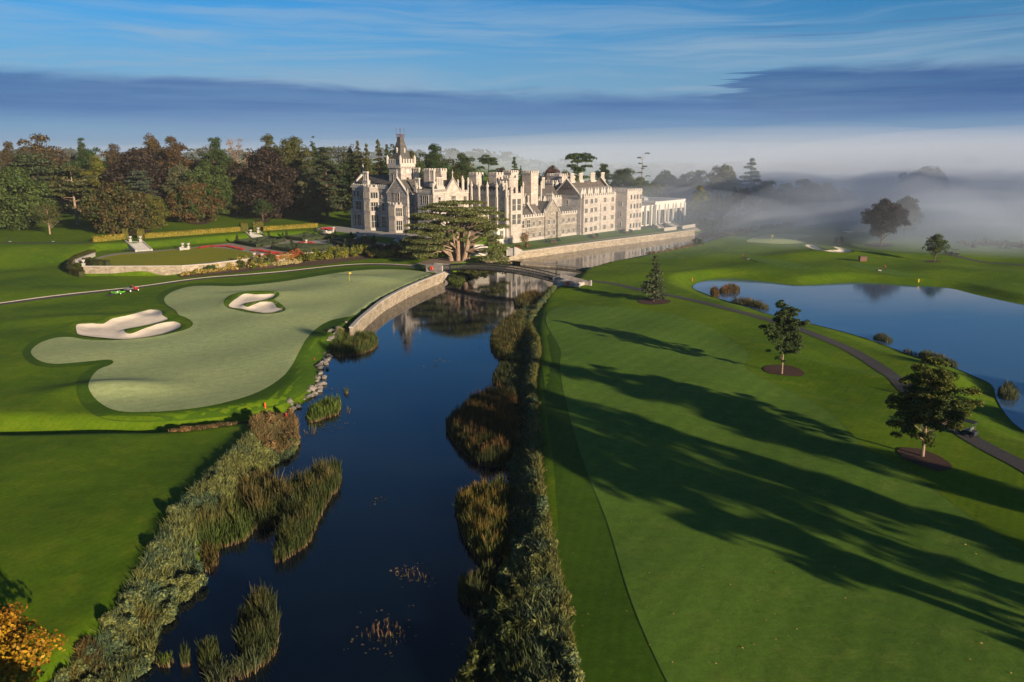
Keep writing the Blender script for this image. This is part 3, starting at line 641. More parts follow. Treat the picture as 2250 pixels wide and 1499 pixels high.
NWIN = [0]
def window(face, c, a, z, w, h, nl=2, rows=1, arch=False, parent=None, hood=True):
    key = (round(w, 2), round(h, 2), nl, rows, arch)
    if key not in WC:
        f, g = MB(), MB(); t = .16
        g.box(-w / 2 + .02, w / 2 - .02, -.045, .1, .02, h - .02)
        f.box(-w / 2 - .22, w / 2 + .22, -.22, .05, -.25, 0); f.box(-w / 2 - .16, w / 2 + .16, -.15, .05, h, h + .2)
        f.box(-w / 2 - .16, -w / 2, -.15, .05, .001, h); f.box(w / 2, w / 2 + .16, -.15, .05, .001, h)
        if hood: f.box(-w / 2 - .28, w / 2 + .28, -.27, .05, h + .202, h + .36)
        for i in range(1, nl): x = -w / 2 + w * i / nl; f.box(x - t / 2, x + t / 2, -.13, .04, .001, h - .001)
        for j in range(1, rows): zz = h * j / rows; f.box(-w / 2 + .001, w / 2 - .001, -.12, .04, zz - .07, zz + .07)
        fm = bpy.data.meshes.new('window'); fm.from_pydata(f.v, [], f.f); fm.materials.append(M['trim'])
        gm = bpy.data.meshes.new('pane'); gm.from_pydata(g.v, [], g.f); gm.materials.append(M['glass'])
        WC[key] = (fm, gm)
    fm, gm = WC[key]; loc = (c, a, z) if face == 'A' else (a, c, z)
    o = link('window', fm, None, parent or manor, loc, -PI / 2 if face == 'A' else 0.); link('pane', gm, None, o); NWIN[0] += 1
    return o
def bay(face, c, a0, a1, d, z0, z1, rows, mat='trim', mh=.8):
    """three sided bay standing d in front of the wall; rows = [(z, h, lights, transoms)]"""
    cut = min(d, (a1 - a0) * .28); q = (lambda a, dd: (c - dd, a)) if face == 'A' else (lambda a, dd: (a, c - dd))
    P = [q(a0, -.2), q(a0, 0), q(a0 + cut, d), q(a1 - cut, d), q(a1, 0), q(a1, -.2)]
    if face == 'B': P = P
    mb = MB(); mb.prism(P, z0, z1); o = mb.build('bay_window', M['stone_pale'], manor)
    t, gl = MB(), MB()
    cen = np.mean(np.array(P), 0)
    for zc, hh in [(z0 - .05, .8), (z1 - .1, .35)] + [(r[0] - .55, .3) for r in rows[1:]]:
        PP = [tuple(cen + (np.array(p) - cen) * 1.05) for p in P]; t.prism(PP, zc, zc + hh)
    for i in range(1, 5):      # merlons along the rim
        p0, p1 = np.array(P[i]), np.array(P[(i + 1) % 6]); L = np.hypot(*(p1 - p0))
        if i == 4: continue
        n = max(2, int(L / 1.3)); dr = (p1 - p0) / L; nrm = np.array([dr[1], -dr[0]]); 
        ang = math.atan2(dr[1], dr[0])
        for k in range(n):
            m_ = p0 + dr * (k + .5) * L / n; Mx = Matrix.Translation((m_[0], m_[1], 0)) @ Matrix.Rotation(ang, 4, 'Z')
            t.box(-.36, .36, -.2, .2, z1 + .25, z1 + .25 + mh, Mx)
        # glazing: glass panel and mullions on the three outer faces
        for (zz, hh, nl, tr_) in rows:
            w = L - .7; nn = nl if i == 2 else max(1, int(round(w / .95)))
            mid = (p0 + p1) / 2; Mx = Matrix.Translation((mid[0], mid[1], 0)) @ Matrix.Rotation(ang, 4, 'Z')
            s_ = 1 if np.dot(np.array([-dr[1], dr[0]]), mid - cen) > 0 else -1
            y0, y1 = sorted((0, s_ * .05)); gl.box(-w / 2, w / 2, y0, y1, zz, zz + hh, Mx)
            y0, y1 = sorted((0, s_ * .16))
            for j in range(nn + 1): x = -w / 2 + w * j / nn; t.box(x - .085, x + .085, y0, y1, zz, zz + hh, Mx)
            for j in range(tr_ + 1): z_ = zz + hh * j / tr_; t.box(-w / 2, w / 2, y0, y1 - .01 if s_ > 0 else y1, z_ - .07, z_ + .07, Mx)
    t.build('stone_trim', M['trim'], o); gl.build('pane', M['glass'], o); return o
def chimney(x, y, z0, z1, n=4, along='x', r=.42, sp=.95, base=1.8):
    mb = MB(); L = (n - 1) * sp / 2 + .6
    bx, by = (L, .65) if along == 'x' else (.65, L)
    mb.box(x - bx, x + bx, y - by, y + by, z0, z0 + base); mb.box(x - bx - .15, x + bx + .15, y - by - .15, y + by + .15, z0 + base, z0 + base + .25)
    for i in range(n):
        o = (i - (n - 1) / 2) * sp; cx, cy = (x + o, y) if along == 'x' else (x, y + o)
        zb = z0 + base + .25
        mb.lathe([(r * 1.1, zb), (r * 1.1, zb + .4), (r * .8, zb + .6), (r * .8, z1 - .9), (r * 1.25, z1 - .6), (r * 1.25, z1 - .25), (r, z1)], 8, cx, cy)
    return mb.build('chimney', M['trim'], manor)
def turret(x, y, hw, z0, z1, mh=.9, mat='stone_pale', octo=False, hd=None):
    hd = hd or hw; mb = MB()
    if octo:
        mb.ngon(x, y, hw * 1.08, z0, z1 - .5); o = mb.build('turret', M[mat], manor)
        b = MB(); b.ngon(x, y, hw * 1.25, z1 - .5, z1 + .22)
        for i in range(8):
            a = PI / 8 + PI / 8 + 2 * PI * i / 8; Mx = Matrix.Translation((x + hw * 1.08 * math.cos(a), y + hw * 1.08 * math.sin(a), 0)) @ Matrix.Rotation(a, 4, 'Z')
            b.box(-.2, .22, -.36, .36, z1 + .2, z1 + .2 + mh, Mx)
    else:
        mb.box(x - hw, x + hw, y - hd, y + hd, z0, z1); mb.box(x - hw - .18, x + hw + .18, y - hd - .18, y + hd + .18, z1 - .3, z1 + .1); o = mb.build('turret', M[mat], manor)
        b = MB(); merlons(b, x - hw - .1, x + hw + .1, y - hd - .1, y + hd + .1, z1 + .1, mh, .8, .6, .4)
    b.build('battlement', M['trim'], o); return o
def pinnacle(x, y, z0, z1, r=.38):
    mb = MB(); mb.lathe([(r, z0), (r, z1 - 1.2), (r * 1.4, z1 - 1.05), (r * 1.4, z1 - .8), (r * .8, z1 - .6), (r * .9, z1 - .2), (.05, z1 + .3)], 8, x, y); return mb.build('pinnacle', M['trim'], manor)

# --- west range, garden front (face A)
block('hall_wing', .6, 14, 26, 48.5, ZA, 23.3, courses=(12.2, 17.6), mer='', quoin=False)
b = MB(); b.box(.4, .75, 26, 48.7, 23.42, 24.3)
for k in range(17): b.box(.36, .8, 26.4 + k * 1.32, 26.9 + k * 1.32, 24.3, 24.55)
b.build('parapet', M['trim'], manor)
ridge(1.2, 13.6, 23, 48.6, 23.6, 4.6, 'y')
gb = MB(); gb.add([(.2, 48.7, 23.2), (14.4, 48.7, 23.2), (7.3, 48.7, 29.3), (.2, 49.4, 23.2), (14.4, 49.4, 23.2), (7.3, 49.4, 29.3)], [(0, 1, 2), (5, 4, 3), (0, 3, 4, 1), (1, 4, 5, 2), (2, 5, 3, 0)])
gb.lathe([(.3, 29.0), (.3, 29.6), (.13, 29.9), (.12, 31), (.4, 31.2), (.3, 31.5), (.03, 32.5)], 8, 7.3, 49.05); gb.build('gable', M['trim'], manor)
pinnacle(.4, 48.9, 5.6, 14.5, .55)
bay('A', .6, 31.8, 40.6, 2.6, ZA, 23.4, [(7.4, 5.2, 5, 2), (14.1, 3.6, 4, 2), (19.2, 2.4, 4, 1)])
for a, z, w_, h_, nl, r in ((44.6, 7.6, 2.0, 4.4, 2, 2), (47.0, 7.6, .9, 4.4, 1, 2), (44.8, 14.2, 3.4, 3.3, 4, 2), (44.6, 19.4, 1.4, 2.4, 2, 1), (46.9, 19.4, .9, 2.4, 1, 1), (29.2, 7.6, 2.2, 4.4, 3, 3), (29.2, 14.2, 1.4, 3.2, 2, 2), (29.4, 19.4, 1.2, 2.2, 2, 1)):
    window('A', .6, a, z, w_, h_, nl, r)
chimney(1.4, 40.2, 23.5, 29.6, 3, 'y', .5, 1.05, 2.2); chimney(10, 33, 25, 30.8, 4, 'y'); 
# --- cross gable with oriel
block('gable_wing', .0, 14, 14.3, 26, ZA, 21.4, mer='', quoin=False, cap=False, courses=(17.9,))
gable('A', -.05, 14.4, 25.9, 21.35, 21.5, 27.2, .8)
ridge(.6, 14, 14.8, 25.5, 21.5, 5.2, 'x')
window('A', 0, 20.3, 18.6, 3.0, 2.8, 3, 2)
bay('A', 0, 17.0, 25.2, 2.2, ZA, 17.0, [(7.3, 3.8, 5, 2), (12.8, 3.2, 5, 2)])
window('A', 0, 15.7, 8., 1.2, 3., 2, 2); window('A', 0, 15.7, 13.4, 1.0, 2.6, 2, 2)
# --- recessed loggia
block('loggia_wing', 3.2, 14, 8.6, 14.3, ZA, 21.2, mer='', quoin=False, courses=(12.5,))
lg = MB()
for a in (10.2, 12.9):
    lg.box(2.95, 3.21, a - 1.05, a - .85, ZA, 11.0); lg.box(2.95, 3.21, a + .85, a + 1.05, ZA, 11.0)
    for k in range(8):
        t0 = PI * k / 8; t1 = PI * (k + 1) / 8
        V = []
        for (r, t) in ((.85, t0), (1.15, t0), (1.15, t1), (.85, t1)): V.append((2.93, a + r * math.cos(t), 11.0 + r * math.sin(t) * 1.2))
        V += [(3.21, p[1], p[2]) for p in V]
        lg.add(V, [(0, 1, 2, 3), (7, 6, 5, 4), (0, 4, 5, 1), (1, 5, 6, 2), (2, 6, 7, 3), (3, 7, 4, 0)])
lg.build('arcade', M['trim'], manor)
ag = MB()
for a in (10.2, 12.9):
    ag.add([(3.15, a - .85, ZA), (3.15, a + .85, ZA)] + [(3.15, a + .85 * math.cos(PI * k / 8), 11 + 1.02 * math.sin(PI * k / 8)) for k in range(9)], [tuple(range(11))])
ag.build('archway', M['glass'], manor)
window('A', 3.2, 11.4, 14.4, 2.4, 4.2, 3, 2)
# --- south west block, corner (0,0)
block('corner_block', 0, 6.2, .0, 8.6, ZA, 22.2, mer='', courses=(12.4, 17.2), quoin=True)
b = MB(); b.box(-.35, 6.2, -.35, -.05, 22.3, 22.5); 
for a in np.arange(0.1, 8.8, .42): b.box(-.30, -.10, a, a + .16, 22.33, 23.4)
for a in np.arange(0.1, 6, .42): b.box(a, a + .16, -.30, -.10, 22.33, 23.4)
b.box(-.4, 0.05, -.4, 8.9, 23.4, 23.65); b.box(.05, 6.3, -.4, .05, 23.4, 23.648)
b.build('balustrade', M['trim'], manor)
for a in (8.7, -.2): pinnacle(-.1, a, 22.2, 25.6)
window('A', 0, 4.1, 18.0, 3.0, 2.9, 3, 2); window('A', 0, 4.3, 13.4, 2.4, 2.8, 3, 2); window('A', 0, 4.3, 7.5, 2.8, 3.4, 3, 2)
# B face of that block: gable over the river side
block('south_range', 6.2, 19.8, .0, 14, ZA - 3, 21.6, 'stone_pale', mer='', quoin=False, cap=False)
gable('B', -.12, 6.4, 15.2, 21.4, 21.6, 27.0, .8, 'stone_pale')
ridge(6.6, 15.0, .6, 14, 21.6, 5.1, 'y')
b = MB(); b.box(15.4, 19.9, -.25, .1, 21.6, 22.0)
for k in range(4): b.box(15.6 + k * 1.15, 16.2 + k * 1.15, -.25, .1, 22.0, 22.8)
b.build('battlement', M['trim'], manor)
window('B', -.12, 10.7, 18.2, 2.2, 2.6, 3, 2); window('B', 0, 17.3, 18.2, 1.5, 2.2, 2, 1); window('B', 0, 10.7, 12.8, 2.2, 2.8, 3, 2); window('B', 0, 16.8, 12.8, 1.8, 2.6, 2, 2); window('B', 0, 3.2, 18.2, 1.2, 2.4, 1, 2); window('B', 0, 3.2, 12.8, 1.2, 2.6, 1, 2)
chimney(5.2, 1.6, 22.3, 28.0, 4, 'x', .42, .95); chimney(4.0, 12.6, 22, 27.5, 3, 'y')
for x, y, z in ((16.2, .2, 28), (19.4, .2, 27.4), (18.0, 1.5, 27.2), (19.7, 6, 26.5), (13, 9, 29.5)): pinnacle(x, y, 21.6, z, .42)
for x, y in ((9, 10), (12, 16)): chimney(x, y, 24, 30.5, 4, 'y')
# --- clock tower
cx, cyy = 7.6, 25.6; hw = 3.5
block('clock_tower', cx - hw, cx + hw, cyy - hw, cyy + hw, 20, 32.2, 'stone', mer='', quoin=True, courses=(28.9,), cap=False)
tw = [o for o in manor.children if o.name.startswith('clock_tower')][0]
b = MB(); b.box(cx - hw - .45, cx + hw + .45, cyy - hw - .45, cyy + hw + .45, 31.6, 33.0)
for sx in (-1, 1):
    for k in range(9): b.box(cx + sx * (hw + .25) - .2, cx + sx * (hw + .25) + .2, cyy - hw + k * .85, cyy - hw + k * .85 + .3, 31.1, 31.6); b.box(cx - hw + k * .85, cx - hw + k * .85 + .3, cyy + sx * (hw + .25) - .2, cyy + sx * (hw + .25) + .2, 31.1, 31.6)
b.build('cornice', M['trim'], tw)
b = MB(); merlons(b, cx - hw - .45, cx + hw + .45, cyy - hw - .45, cyy + hw + .45, 33.0, 1.6, .85, .6, .4); 
for sx in (-1, 1):
    for sy in (-1, 1): b.ngon(cx + sx * (hw + .3), cyy + sy * (hw + .3), .55, 32.6, 35.2); b.ngon(cx + sx * (hw + .3), cyy + sy * (hw + .3), .55, 35.2, 36.2, 8, .1)
b.build('battlement', M['trim'], tw)
sp_ = MB(); V = [(cx + a * r, cyy + c_ * r, z) for r, z in ((3.25, 33.0), (2.1, 37.0), (1.15, 41.2), (1.0, 41.4), (1.0, 43.0)) for a, c_ in ((-1, -1), (1, -1), (1, 1), (-1, 1))]
sp_.add(V, [(4 * k + i, 4 * k + (i + 1) % 4, 4 * k + 4 + (i + 1) % 4, 4 * k + 4 + i) for k in range(4) for i in range(4)] + [(16, 17, 18, 19)])
sp_.build('spire', M['slate'], tw)
b = MB()
for s in (-1, 1):
    b.box(cx - 1.15, cx + 1.15, cyy + s * 1.1 - .05, cyy + s * 1.1 + .05, 44.0, 44.15); b.box(cx + s * 1.1 - .05, cx + s * 1.1 + .05, cyy - 1.05, cyy + 1.05, 44.0, 44.148)
    for k in range(6): b.box(cx - 1.1 + k * .42, cx - 1.02 + k * .42, cyy + s * 1.1 - .04, cyy + s * 1.1 + .04, 43, 44); b.box(cx + s * 1.1 - .04, cx + s * 1.1 + .04, cyy - 1.1 + k * .42, cyy - 1.02 + k * .42, 43, 44)
    for q in (-1, 1): b.lathe([(.07, 43), (.05, 45.5), (.12, 45.6), (.02, 47)], 5, cx + s * 1.1, cyy + q * 1.1)
b.build('roof_railing', M['rust'], tw)
for (s, ax) in ((-1, 'A'), (-1, 'B')):
    b = MB(); Mx = Matrix.Translation((cx, cyy, 37.6)) @ (Matrix.Rotation(0 if ax == 'B' else -PI / 2, 4, 'Z'))
    b.box(-.3, .3, -2.35, -1.2, -.6, .6, Mx); b.add([(-.42, -2.4, .6), (.42, -2.4, .6), (0, -2.4, 1.4), (-.42, -1, .6), (.42, -1, .6), (0, -1, 1.4)], [(0, 1, 2), (5, 4, 3), (0, 3, 4, 1), (1, 4, 5, 2), (2, 5, 3, 0)], Mx); b.build('dormer', M['trim'], tw)
window('A', cx - hw, cyy, 25.6, 1.6, 3.2, 2, 2, parent=tw); window('B', cyy - hw, cx, 25.2, 1.2, 2.2, 1, 1, parent=tw)
b = MB(); Mx = Matrix.Translation((cx, cyy - hw - .12, 29.9)) @ Matrix.Rotation(PI / 2, 4, 'X'); b.ngon(0, 0, .85, -.1, .1, 20, 1, Mx, 0); b.build('clock_face', M['white'], tw)
chimney(cx + 2.6, cyy - 6, 24, 31.2, 4, 'y', .45, 1.0)
# --- great hall: garden side wall beyond the first block, behind the cedar
block('great_hall', 20, 27, -20, 30, ZA - 3, 21.7, 'stone', mer='', quoin=False, courses=(16.6,))
for k, a in enumerate((-1.5, -5.5, -9.8, -14.6, -19.4)):
    b = MB(); b.box(19.2, 20, a - .45, a + .45, 3, 20.5); b.lathe([(.45, 20.5), (.45, 24), (.62, 24.2), (.62, 24.8), (.35, 25.1), (.05, 26.4)], 8, 19.6, a); b.build('buttress', M['trim'], manor)
for a in (-3.5, -7.7, -12.2, -17): window('A', 20, a, 12.2, 1.9, 3.4, 2, 2)
b = MB(); b.box(19.9, 20.3, -20.2, 0, 21.8, 22.5)
for k in range(13): b.box(19.88, 20.32, -20 + k * 1.55, -19.2 + k * 1.55, 22.5, 23.2)
b.build('battlement', M['trim'], manor)
ridge(20.6, 26.6, -19, 29, 21.7, 3.6, 'y')
# octagonal stair tower and tall lights at the hall's river end
b = MB(); b.box(20.6, 27.1, -20.9, -20, ZB, 21.9); b.build('oriel_front', M['stone_pale'], manor)
for x in (22.2, 25.2):
    window('B', -20.9, x, 15.4, 2.0, 4.4, 2, 2); window('B', -20.9, x, 10.2, 2.0, 3.8, 2, 2)
for x in (20.8, 23.7, 26.9): pinnacle(x, -20.8, ZB + 8, 24.2, .42)
turret(24.6, -17.6, 2.3, 21, 27.4, octo=True); turret(21.6, -16, 1.5, 21, 25.5, octo=True)
block('terrace_annex', 12, 20, -9, -.02, ZB, 15.6, 'stone_pale', mer='SW', quoin=False); window('A', 12, -4.5, 9, 2.4, 3.4, 3, 2); window('B', -9, 15.5, 9, 2., 3., 2, 2)
block('garden_annex', 14.5, 20, -19, -9, ZB, 9.6, 'white', mer='', quoin=False); window('B', -19, 17.2, 5.2, 1.8, 2.8, 3, 2)
# square white chimney towers
for (x, y, h_, z0, z1) in ((10, 12, 1.6, 22, 30.0), (13.4, 9.2, 1.6, 22, 30.0), (22.2, -1.5, 2.0, 20, 28.5), (24.6, -9.8, 2.0, 20, 28.6), (32, -11, 2.1, 18, 29.3), (42, -13, 2.3, 16, 29.0)): turret(x, y, h_, z0, z1)
# --- ranges behind the river front
block('inner_range', 27, 66, -12, -2, 6, 18.4, 'stone', mer='S', quoin=False, courses=(12,)); ridge(27, 66, -11.6, -2.4, 18.6, 5., 'x')
gable('B', -12.6, 38.5, 45.5, 6, 18.6, 24.2, .8); ridge(38.8, 45.2, -12, -6, 18.6, 5.2, 'y')
for x in (30, 34): window('B', -12, x, 13.8, 1.6, 2.6, 2, 2)
window('B', -12.6, 42, 18.0, 1.6, 2.6, 2, 2); window('B', -12.6, 42, 12.6, 2.2, 2.8, 3, 2)
for x in (49, 53.5, 58): window('B', -12, x, 13.6, 1.8, 2.6, 2, 2)
for x, z in ((36, 27), (47.5, 27.6), (52, 26.5), (57, 27)): chimney(x, -8, 19.5, z, 2, 'x')
for x in (38.2, 45.8, 31, 50): pinnacle(x, -12.4, 17, 25.5)
# --- low river range
rr = block('river_range', 27, 65, -20, -13, ZB, 12.3, 'rubble', mer='SE', quoin=False, courses=(8.,)); ridge(27.4, 42, -19.4, -13, 12.3, 2.8, 'x'); ridge(53, 65, -19.4, -13, 12.3, 2.8, 'x')
gable('B', -20.6, 42.4, 52.2, ZB, 13.0, 18.2, .9, 'rubble'); ridge(42.8, 51.8, -20, -11, 13, 4.8, 'y', 'roof_brown'); gable('A', 36.5, -19.5, -12, 12.3, 12.6, 17, .6, 'rubble', finial=False); ridge(37, 42, -19.4, -12.2, 12.6, 4.2, 'x', 'roof_brown')
chimney(50.6, -16.5, 15.5, 20.6, 4, 'y'); chimney(40.5, -14, 15, 20.2, 3, 'x')
b = MB(); b.box(49.6, 51.8, -21.6, -20.5, ZB, 13.6); b.build('buttress', M['rubble'], manor)
for x in (28.6, 32.2): window('B', -20, x, 8.4, 1.9, 2.8, 2, 2)
window('B', -20, 29, 4.2, 2.0, 2.4, 3, 2)
for x in (35.5, 39.6, 55.4, 59.2, 62.8):
    for z in (4.3, 8.8): window('B', -20, x, z, 1.3, 1.7, 2, 1, hood=False)
for x in (44.6, 48.2):
    for z in (4.3, 8.8): window('B', -20.6, x, z, 1.3, 1.8, 2, 1, hood=False)
# --- tall east range with the half timbered gable facing the garden
block('east_range', 65, 92, -22, -2, ZB, 19.0, 'stone_pale', mer='S', quoin=False, courses=(7.4, 11.4, 15.4))
b = MB(); b.box(65.2, 73, -23.4, -22, ZB, 19.0); b.box(65, 73.2, -23.6, -22, 18.7, 19.3); b.build('projecting_bay', M['stone_pale'], manor)
b = MB(); merlons(b, 65, 73.2, -23.6, -22.4, 19.3, .9, .8, .7, .4, 'SW'); b.build('battlement', M['trim'], manor)
ridge(65.5, 90, -21.4, -8, 19.1, 6.0, 'x', 'roof_brown')
gable('A', 64.3, -22.2, -7.8, 18.9, 19.0, 25.6, .6, 'stone_brown', cop=.6)
b = MB()
for k in range(-5, 6): b.box(64.1, 64.3, -15 + k * 1.0 - .09, -15 + k * 1.0 + .09, 19.6, 25.0 - abs(k) * .92)
b.box(64.08, 64.28, -20.5, -9.5, 20.0, 20.25); b.box(64.08, 64.28, -18, -12, 22.2, 22.4); b.build('timber_frame', M['timber'], manor)
block('east_stair_tower', 64.2, 69, -7.6, -1.5, ZB, 24.4, 'stone', mer='NESW', quoin=False); turret(72, -4, 2.8, 18, 27.2, hd=3.5); turret(78, -5.0, 3.4, 18, 26.4, mh=.6, hd=2)
window('A', 65, -15, 12.6, 1.2, 4.6, 1, 2); 
for x in (67, 71):
    for z in (4.2, 8.2, 12.2, 16.0): window('B', -23.4, x, z, 1.7, 1.9, 2, 1, hood=False)
for x in (76.3, 83.4, 89.6):
    for z in (4.2, 8.2, 12.2, 16.0): window('B', -22, x, z, 1.8, 1.9, 3, 1, hood=False)
b = MB()
for z in (7.6, 11.6, 15.6): b.box(79.8, 80, -22.12, -22, z - 3.8, z)
b.build('downpipe', M['iron'], manor)
for k, x in enumerate((68, 73, 78, 83, 88)):
    for s in (-.95, .95):
        b = MB(); Mx = Matrix.Translation((x + s, -20.4, 20.0)); b.add([(-.85, -.9, 0), (.85, -.9, 0), (.85, -.9, 1.1), (0, -.9, 2.7), (-.85, -.9, 1.1), (-.85, 2.6, 0), (.85, 2.6, 0), (.85, 2.6, 1.1), (0, 2.6, 2.7), (-.85, 2.6, 1.1)],
            [(0, 1, 2, 3, 4), (9, 8, 7, 6, 5), (0, 5, 6, 1), (1, 6, 7, 2), (2, 7, 8, 3), (3, 8, 9, 4), (4, 9, 5, 0)], Mx); b.build('dormer', M['trim'], manor)
for x, n in ((68.5, 3), (75, 3), (84, 4), (92, 3)): chimney(x, -14.7, 24.2, 28.6, n, 'x', .4, .9, .9)
block('east_pavilion', 92, 104, -28, -8, ZB, 20.4, 'stone_pale', mer='SEW', quoin=False, courses=(7.6, 11.8, 16.2))
gable('A', 90.2, -22, -7.8, 18.9, 19.2, 26, .5, 'stone_brown', finial=False)
for x in (95.4, 98.2):
    for z in (4.2, 8.6, 12.8, 16.8): window('B', -28, x, z, 1.1, 2.0, 1, 1, hood=False)
bay('B', -28, 99.6, 103.8, 1.0, ZB, 19.8, [(4.2, 2.2, 2, 1), (8.6, 2.2, 2, 1), (12.8, 2.2, 2, 1), (16.8, 2.2, 2, 1)])
for z in (5, 9.5, 14): window('A', 92, -25, z, .8, 1.8, 1, 1, hood=False)
print('windows', NWIN[0])
# --- modern white pavilion beyond the manor
pav = empty('garden_pavilion', (float(O[0]), float(O[1]), 0), 'modern white flat roofed pavilion with tall glazed openings beyond the manor', 'pavilion', None, AZ)
b = MB(); b.box(104.4, 114.6, -28, -4, 4.2, 13.2); b.box(116, 145, -28.5, 2, 4.2, 14.6); b.box(114.6, 116, -26, -2, 4.2, 12.0); b.build('wall', M['white'], pav)
b = MB(); b.box(104.3, 114.7, -28.3, -4, 13.0, 13.5); b.box(115.8, 145.3, -28.8, 2.2, 14.3, 14.9)
for a in (116.3, 144.5): b.box(a, a + .5, -28.6, 2, 14.9, 15.3)
b.build('parapet', M['white'], pav)
b = MB(); b.box(117, 144.4, -27.9, 1.4, 14.902, 15.0); b.box(120, 124, -20, -16, 15, 16.2); b.box(128, 136, -12, -6, 15, 16); b.build('roof', M['lead'], pav)
for (x0, x1, y) in ((105.2, 106.7, -28), (108, 111.4, -28), (112.6, 114, -28), (117.4, 118.8, -28.5), (120.6, 124.6, -28.5), (126, 127.4, -28.5), (129, 132.2, -28.5), (133.8, 135, -28.5), (136.6, 140, -28.5), (141.2, 144, -28.5)):
    g_, f_ = MB(), MB(); f_.box(x0 - .2, x0, y - .25, y, 4.8, 11.2); f_.box(x1, x1 + .2, y - .25, y, 4.8, 11.2); f_.box(x0, x1, y - .25, y, 11.0, 11.2)
    n = max(1, int((x1 - x0) / 1.2))
    for i in range(1, n): x = x0 + (x1 - x0) * i / n; f_.box(x - .05, x + .05, y - .12, y, 4.8, 11)
    o = f_.build('window', M['white'], pav); g_.box(x0, x1, y - .06, y + .05, 4.8, 11.0); g_.build('pane', M['glass'], o)
b = MB()
for x in (107.2, 112, 116.4, 119.6, 125.2, 128.2, 133, 135.8, 140.6, 144.6): b.box(x - .35, x + .35, -29.2, -28.5, 4.2, 13.6)
b.build('pilaster', M['white'], pav)
# ------------------------------------------------------------------ walls
def wall_line(name, P, zt, zb, t, mat, lab, cat='wall', side=-1, cop=.18, px_z=None):
    W = np.array(P) if px_z is None else flat(P, px_z)
    T = np.gradient(W, axis=0); T /= np.hypot(*T.T)[:, None]; N = np.stack([-T[:, 1], T[:, 0]], 1) * side
    def ribbon(a, b, z0, z1):
        A, B = W + N * a, W + N * b; n = len(W); m = MB(); z0 = np.broadcast_to(z0, n); z1 = np.broadcast_to(z1, n)
        m.v = [(A[i, 0], A[i, 1], z0[i]) for i in range(n)] + [(A[i, 0], A[i, 1], z1[i]) for i in range(n)] + [(B[i, 0], B[i, 1], z1[i]) for i in range(n)] + [(B[i, 0], B[i, 1], z0[i]) for i in range(n)]
        m.f = [(k * n + i, k * n + i + 1, ((k + 1) % 4) * n + i + 1, ((k + 1) % 4) * n + i) for k in range(4) for i in range(n - 1)] + [(0, n, 2 * n, 3 * n), (4 * n - 1, 3 * n - 1, 2 * n - 1, n - 1)]
        return m
    root = empty(name, (0, 0, 0), lab, cat)
    ribbon(0, t, zb, zt).build('masonry', M[mat], root); ribbon(-.12, t + .12, np.asarray(zt) - .002, np.asarray(zt) + cop).build('coping', M['trim'], root)
    return root
wall_line('retaining_wall', GWALL, 2.75, -1.2, .6, 'wall_stone', 'curving pale retaining wall under the putting green at the river', side=-1)
wall_line('river_wall', RWALL, 3.3, -.8, .6, 'wall_stone', 'long stone embankment wall below the manor promenade', side=-1)
TW = TERR[:8]
wall_line('terrace_wall', TW[1:], 4.75, 1.2, .5, 'wall_stone', 'white stone retaining wall in front of the oval lawn', side=-1)
wall_line('terrace_wall', np.array(TERR[9:16]), 4.75, 1.2, .5, 'wall_stone', 'garden terrace wall under the orange creeper right of the steps', side=-1)
wall_line('garden_wall', flat([(158, 576), (205, 558.5)], 4.9), 5.2, 3., .6, 'trim', 'short white coped wall sloping up left of the oval lawn', side=-1)
wall_line('cedar_wall', flat([(1024, 558), (1045, 560), (1072, 560)], 3.2), 6.6, 2.5, .8, 'white', 'tall pale wall in cedar shade behind its trunks')
# low kerb round the south end of terrace
wall_line('garden_kerb', flat([(806, 546), (850, 538), (860, 538.5), (905, 545)], 4.5), 4.75, 4., .35, 'trim', 'low white kerb wall before the dark shrubs')
# weir sill and foam
wl = flat([(1147, 575.5), (1225, 581), (1300, 588.5)], .9)
wall_line('weir', wl, .86, -1.2, 1.2, 'wall_stone', 'low stone weir across the river behind the footbridge', 'weir', side=-1, cop=.03)
rng = np.random.default_rng(3); P = []
for i in range(500):
    t = rng.uniform(0, 1) ; k = 0 if t < .5 else 1; p = wl[k] + (wl[k + 1] - wl[k]) * ((t * 2) % 1); P.append((p[0] + rng.normal(0, .4) + .8, p[1] + rng.normal(0, .5) - 1.3, .03))
P = np.array(P); tag(link('weir_foam', arr_mesh('weir_foam', leaf_quads(P, np.tile([0, 0, 1.], (500, 1)) + RNG.normal(size=(500, 3)) * .15, .45, rng, 2.5), np.arange(2000).reshape(-1, 4), 4), M['foam']), 'white foam flecks below the weir', kind='stuff')
# ------------------------------------------------------------------ steps
def steps(p_top, p_bot, w, zt, zb, lab, mat='slab', name='garden_steps'):
    a = np.array(p_top); b = np.array(p_bot); d = b - a; L = np.hypot(*d); ang = math.atan2(d[1], d[0])
    root = empty(name, (a[0], a[1], zb), lab, 'steps', 'stone steps of the formal garden', ang)
    n = max(4, int((zt - zb) / .16)); m = MB()
    for i in range(n): z = (zt - zb) * (1 - (i + 1) / (n + 1)); m.box(L * i / n, L * (i + 1) / n, -w / 2, w / 2, -.3, z + .06)
    m.build('treads', M[mat], root)
    for s in (-1, 1):
        m = MB(); y0, y1 = (w / 2, w / 2 + .45) if s > 0 else (-w / 2 - .45, -w / 2); h = zt - zb
        m.add([(-.3, y0, -.3), (L + .3, y0, -.3), (L + .3, y0, .35), (-.3, y0, h + .4), (-.3, y1, -.3), (L + .3, y1, -.3), (L + .3, y1, .35), (-.3, y1, h + .4)],
              [(0, 1, 2, 3), (7, 6, 5, 4), (0, 4, 5, 1), (1, 5, 6, 2), (2, 6, 7, 3), (3, 7, 4, 0)])
        m.build('side_wall', M['trim'], root)
    return root
def A2(px, py, z): return flat([(px, py)], z)[0]
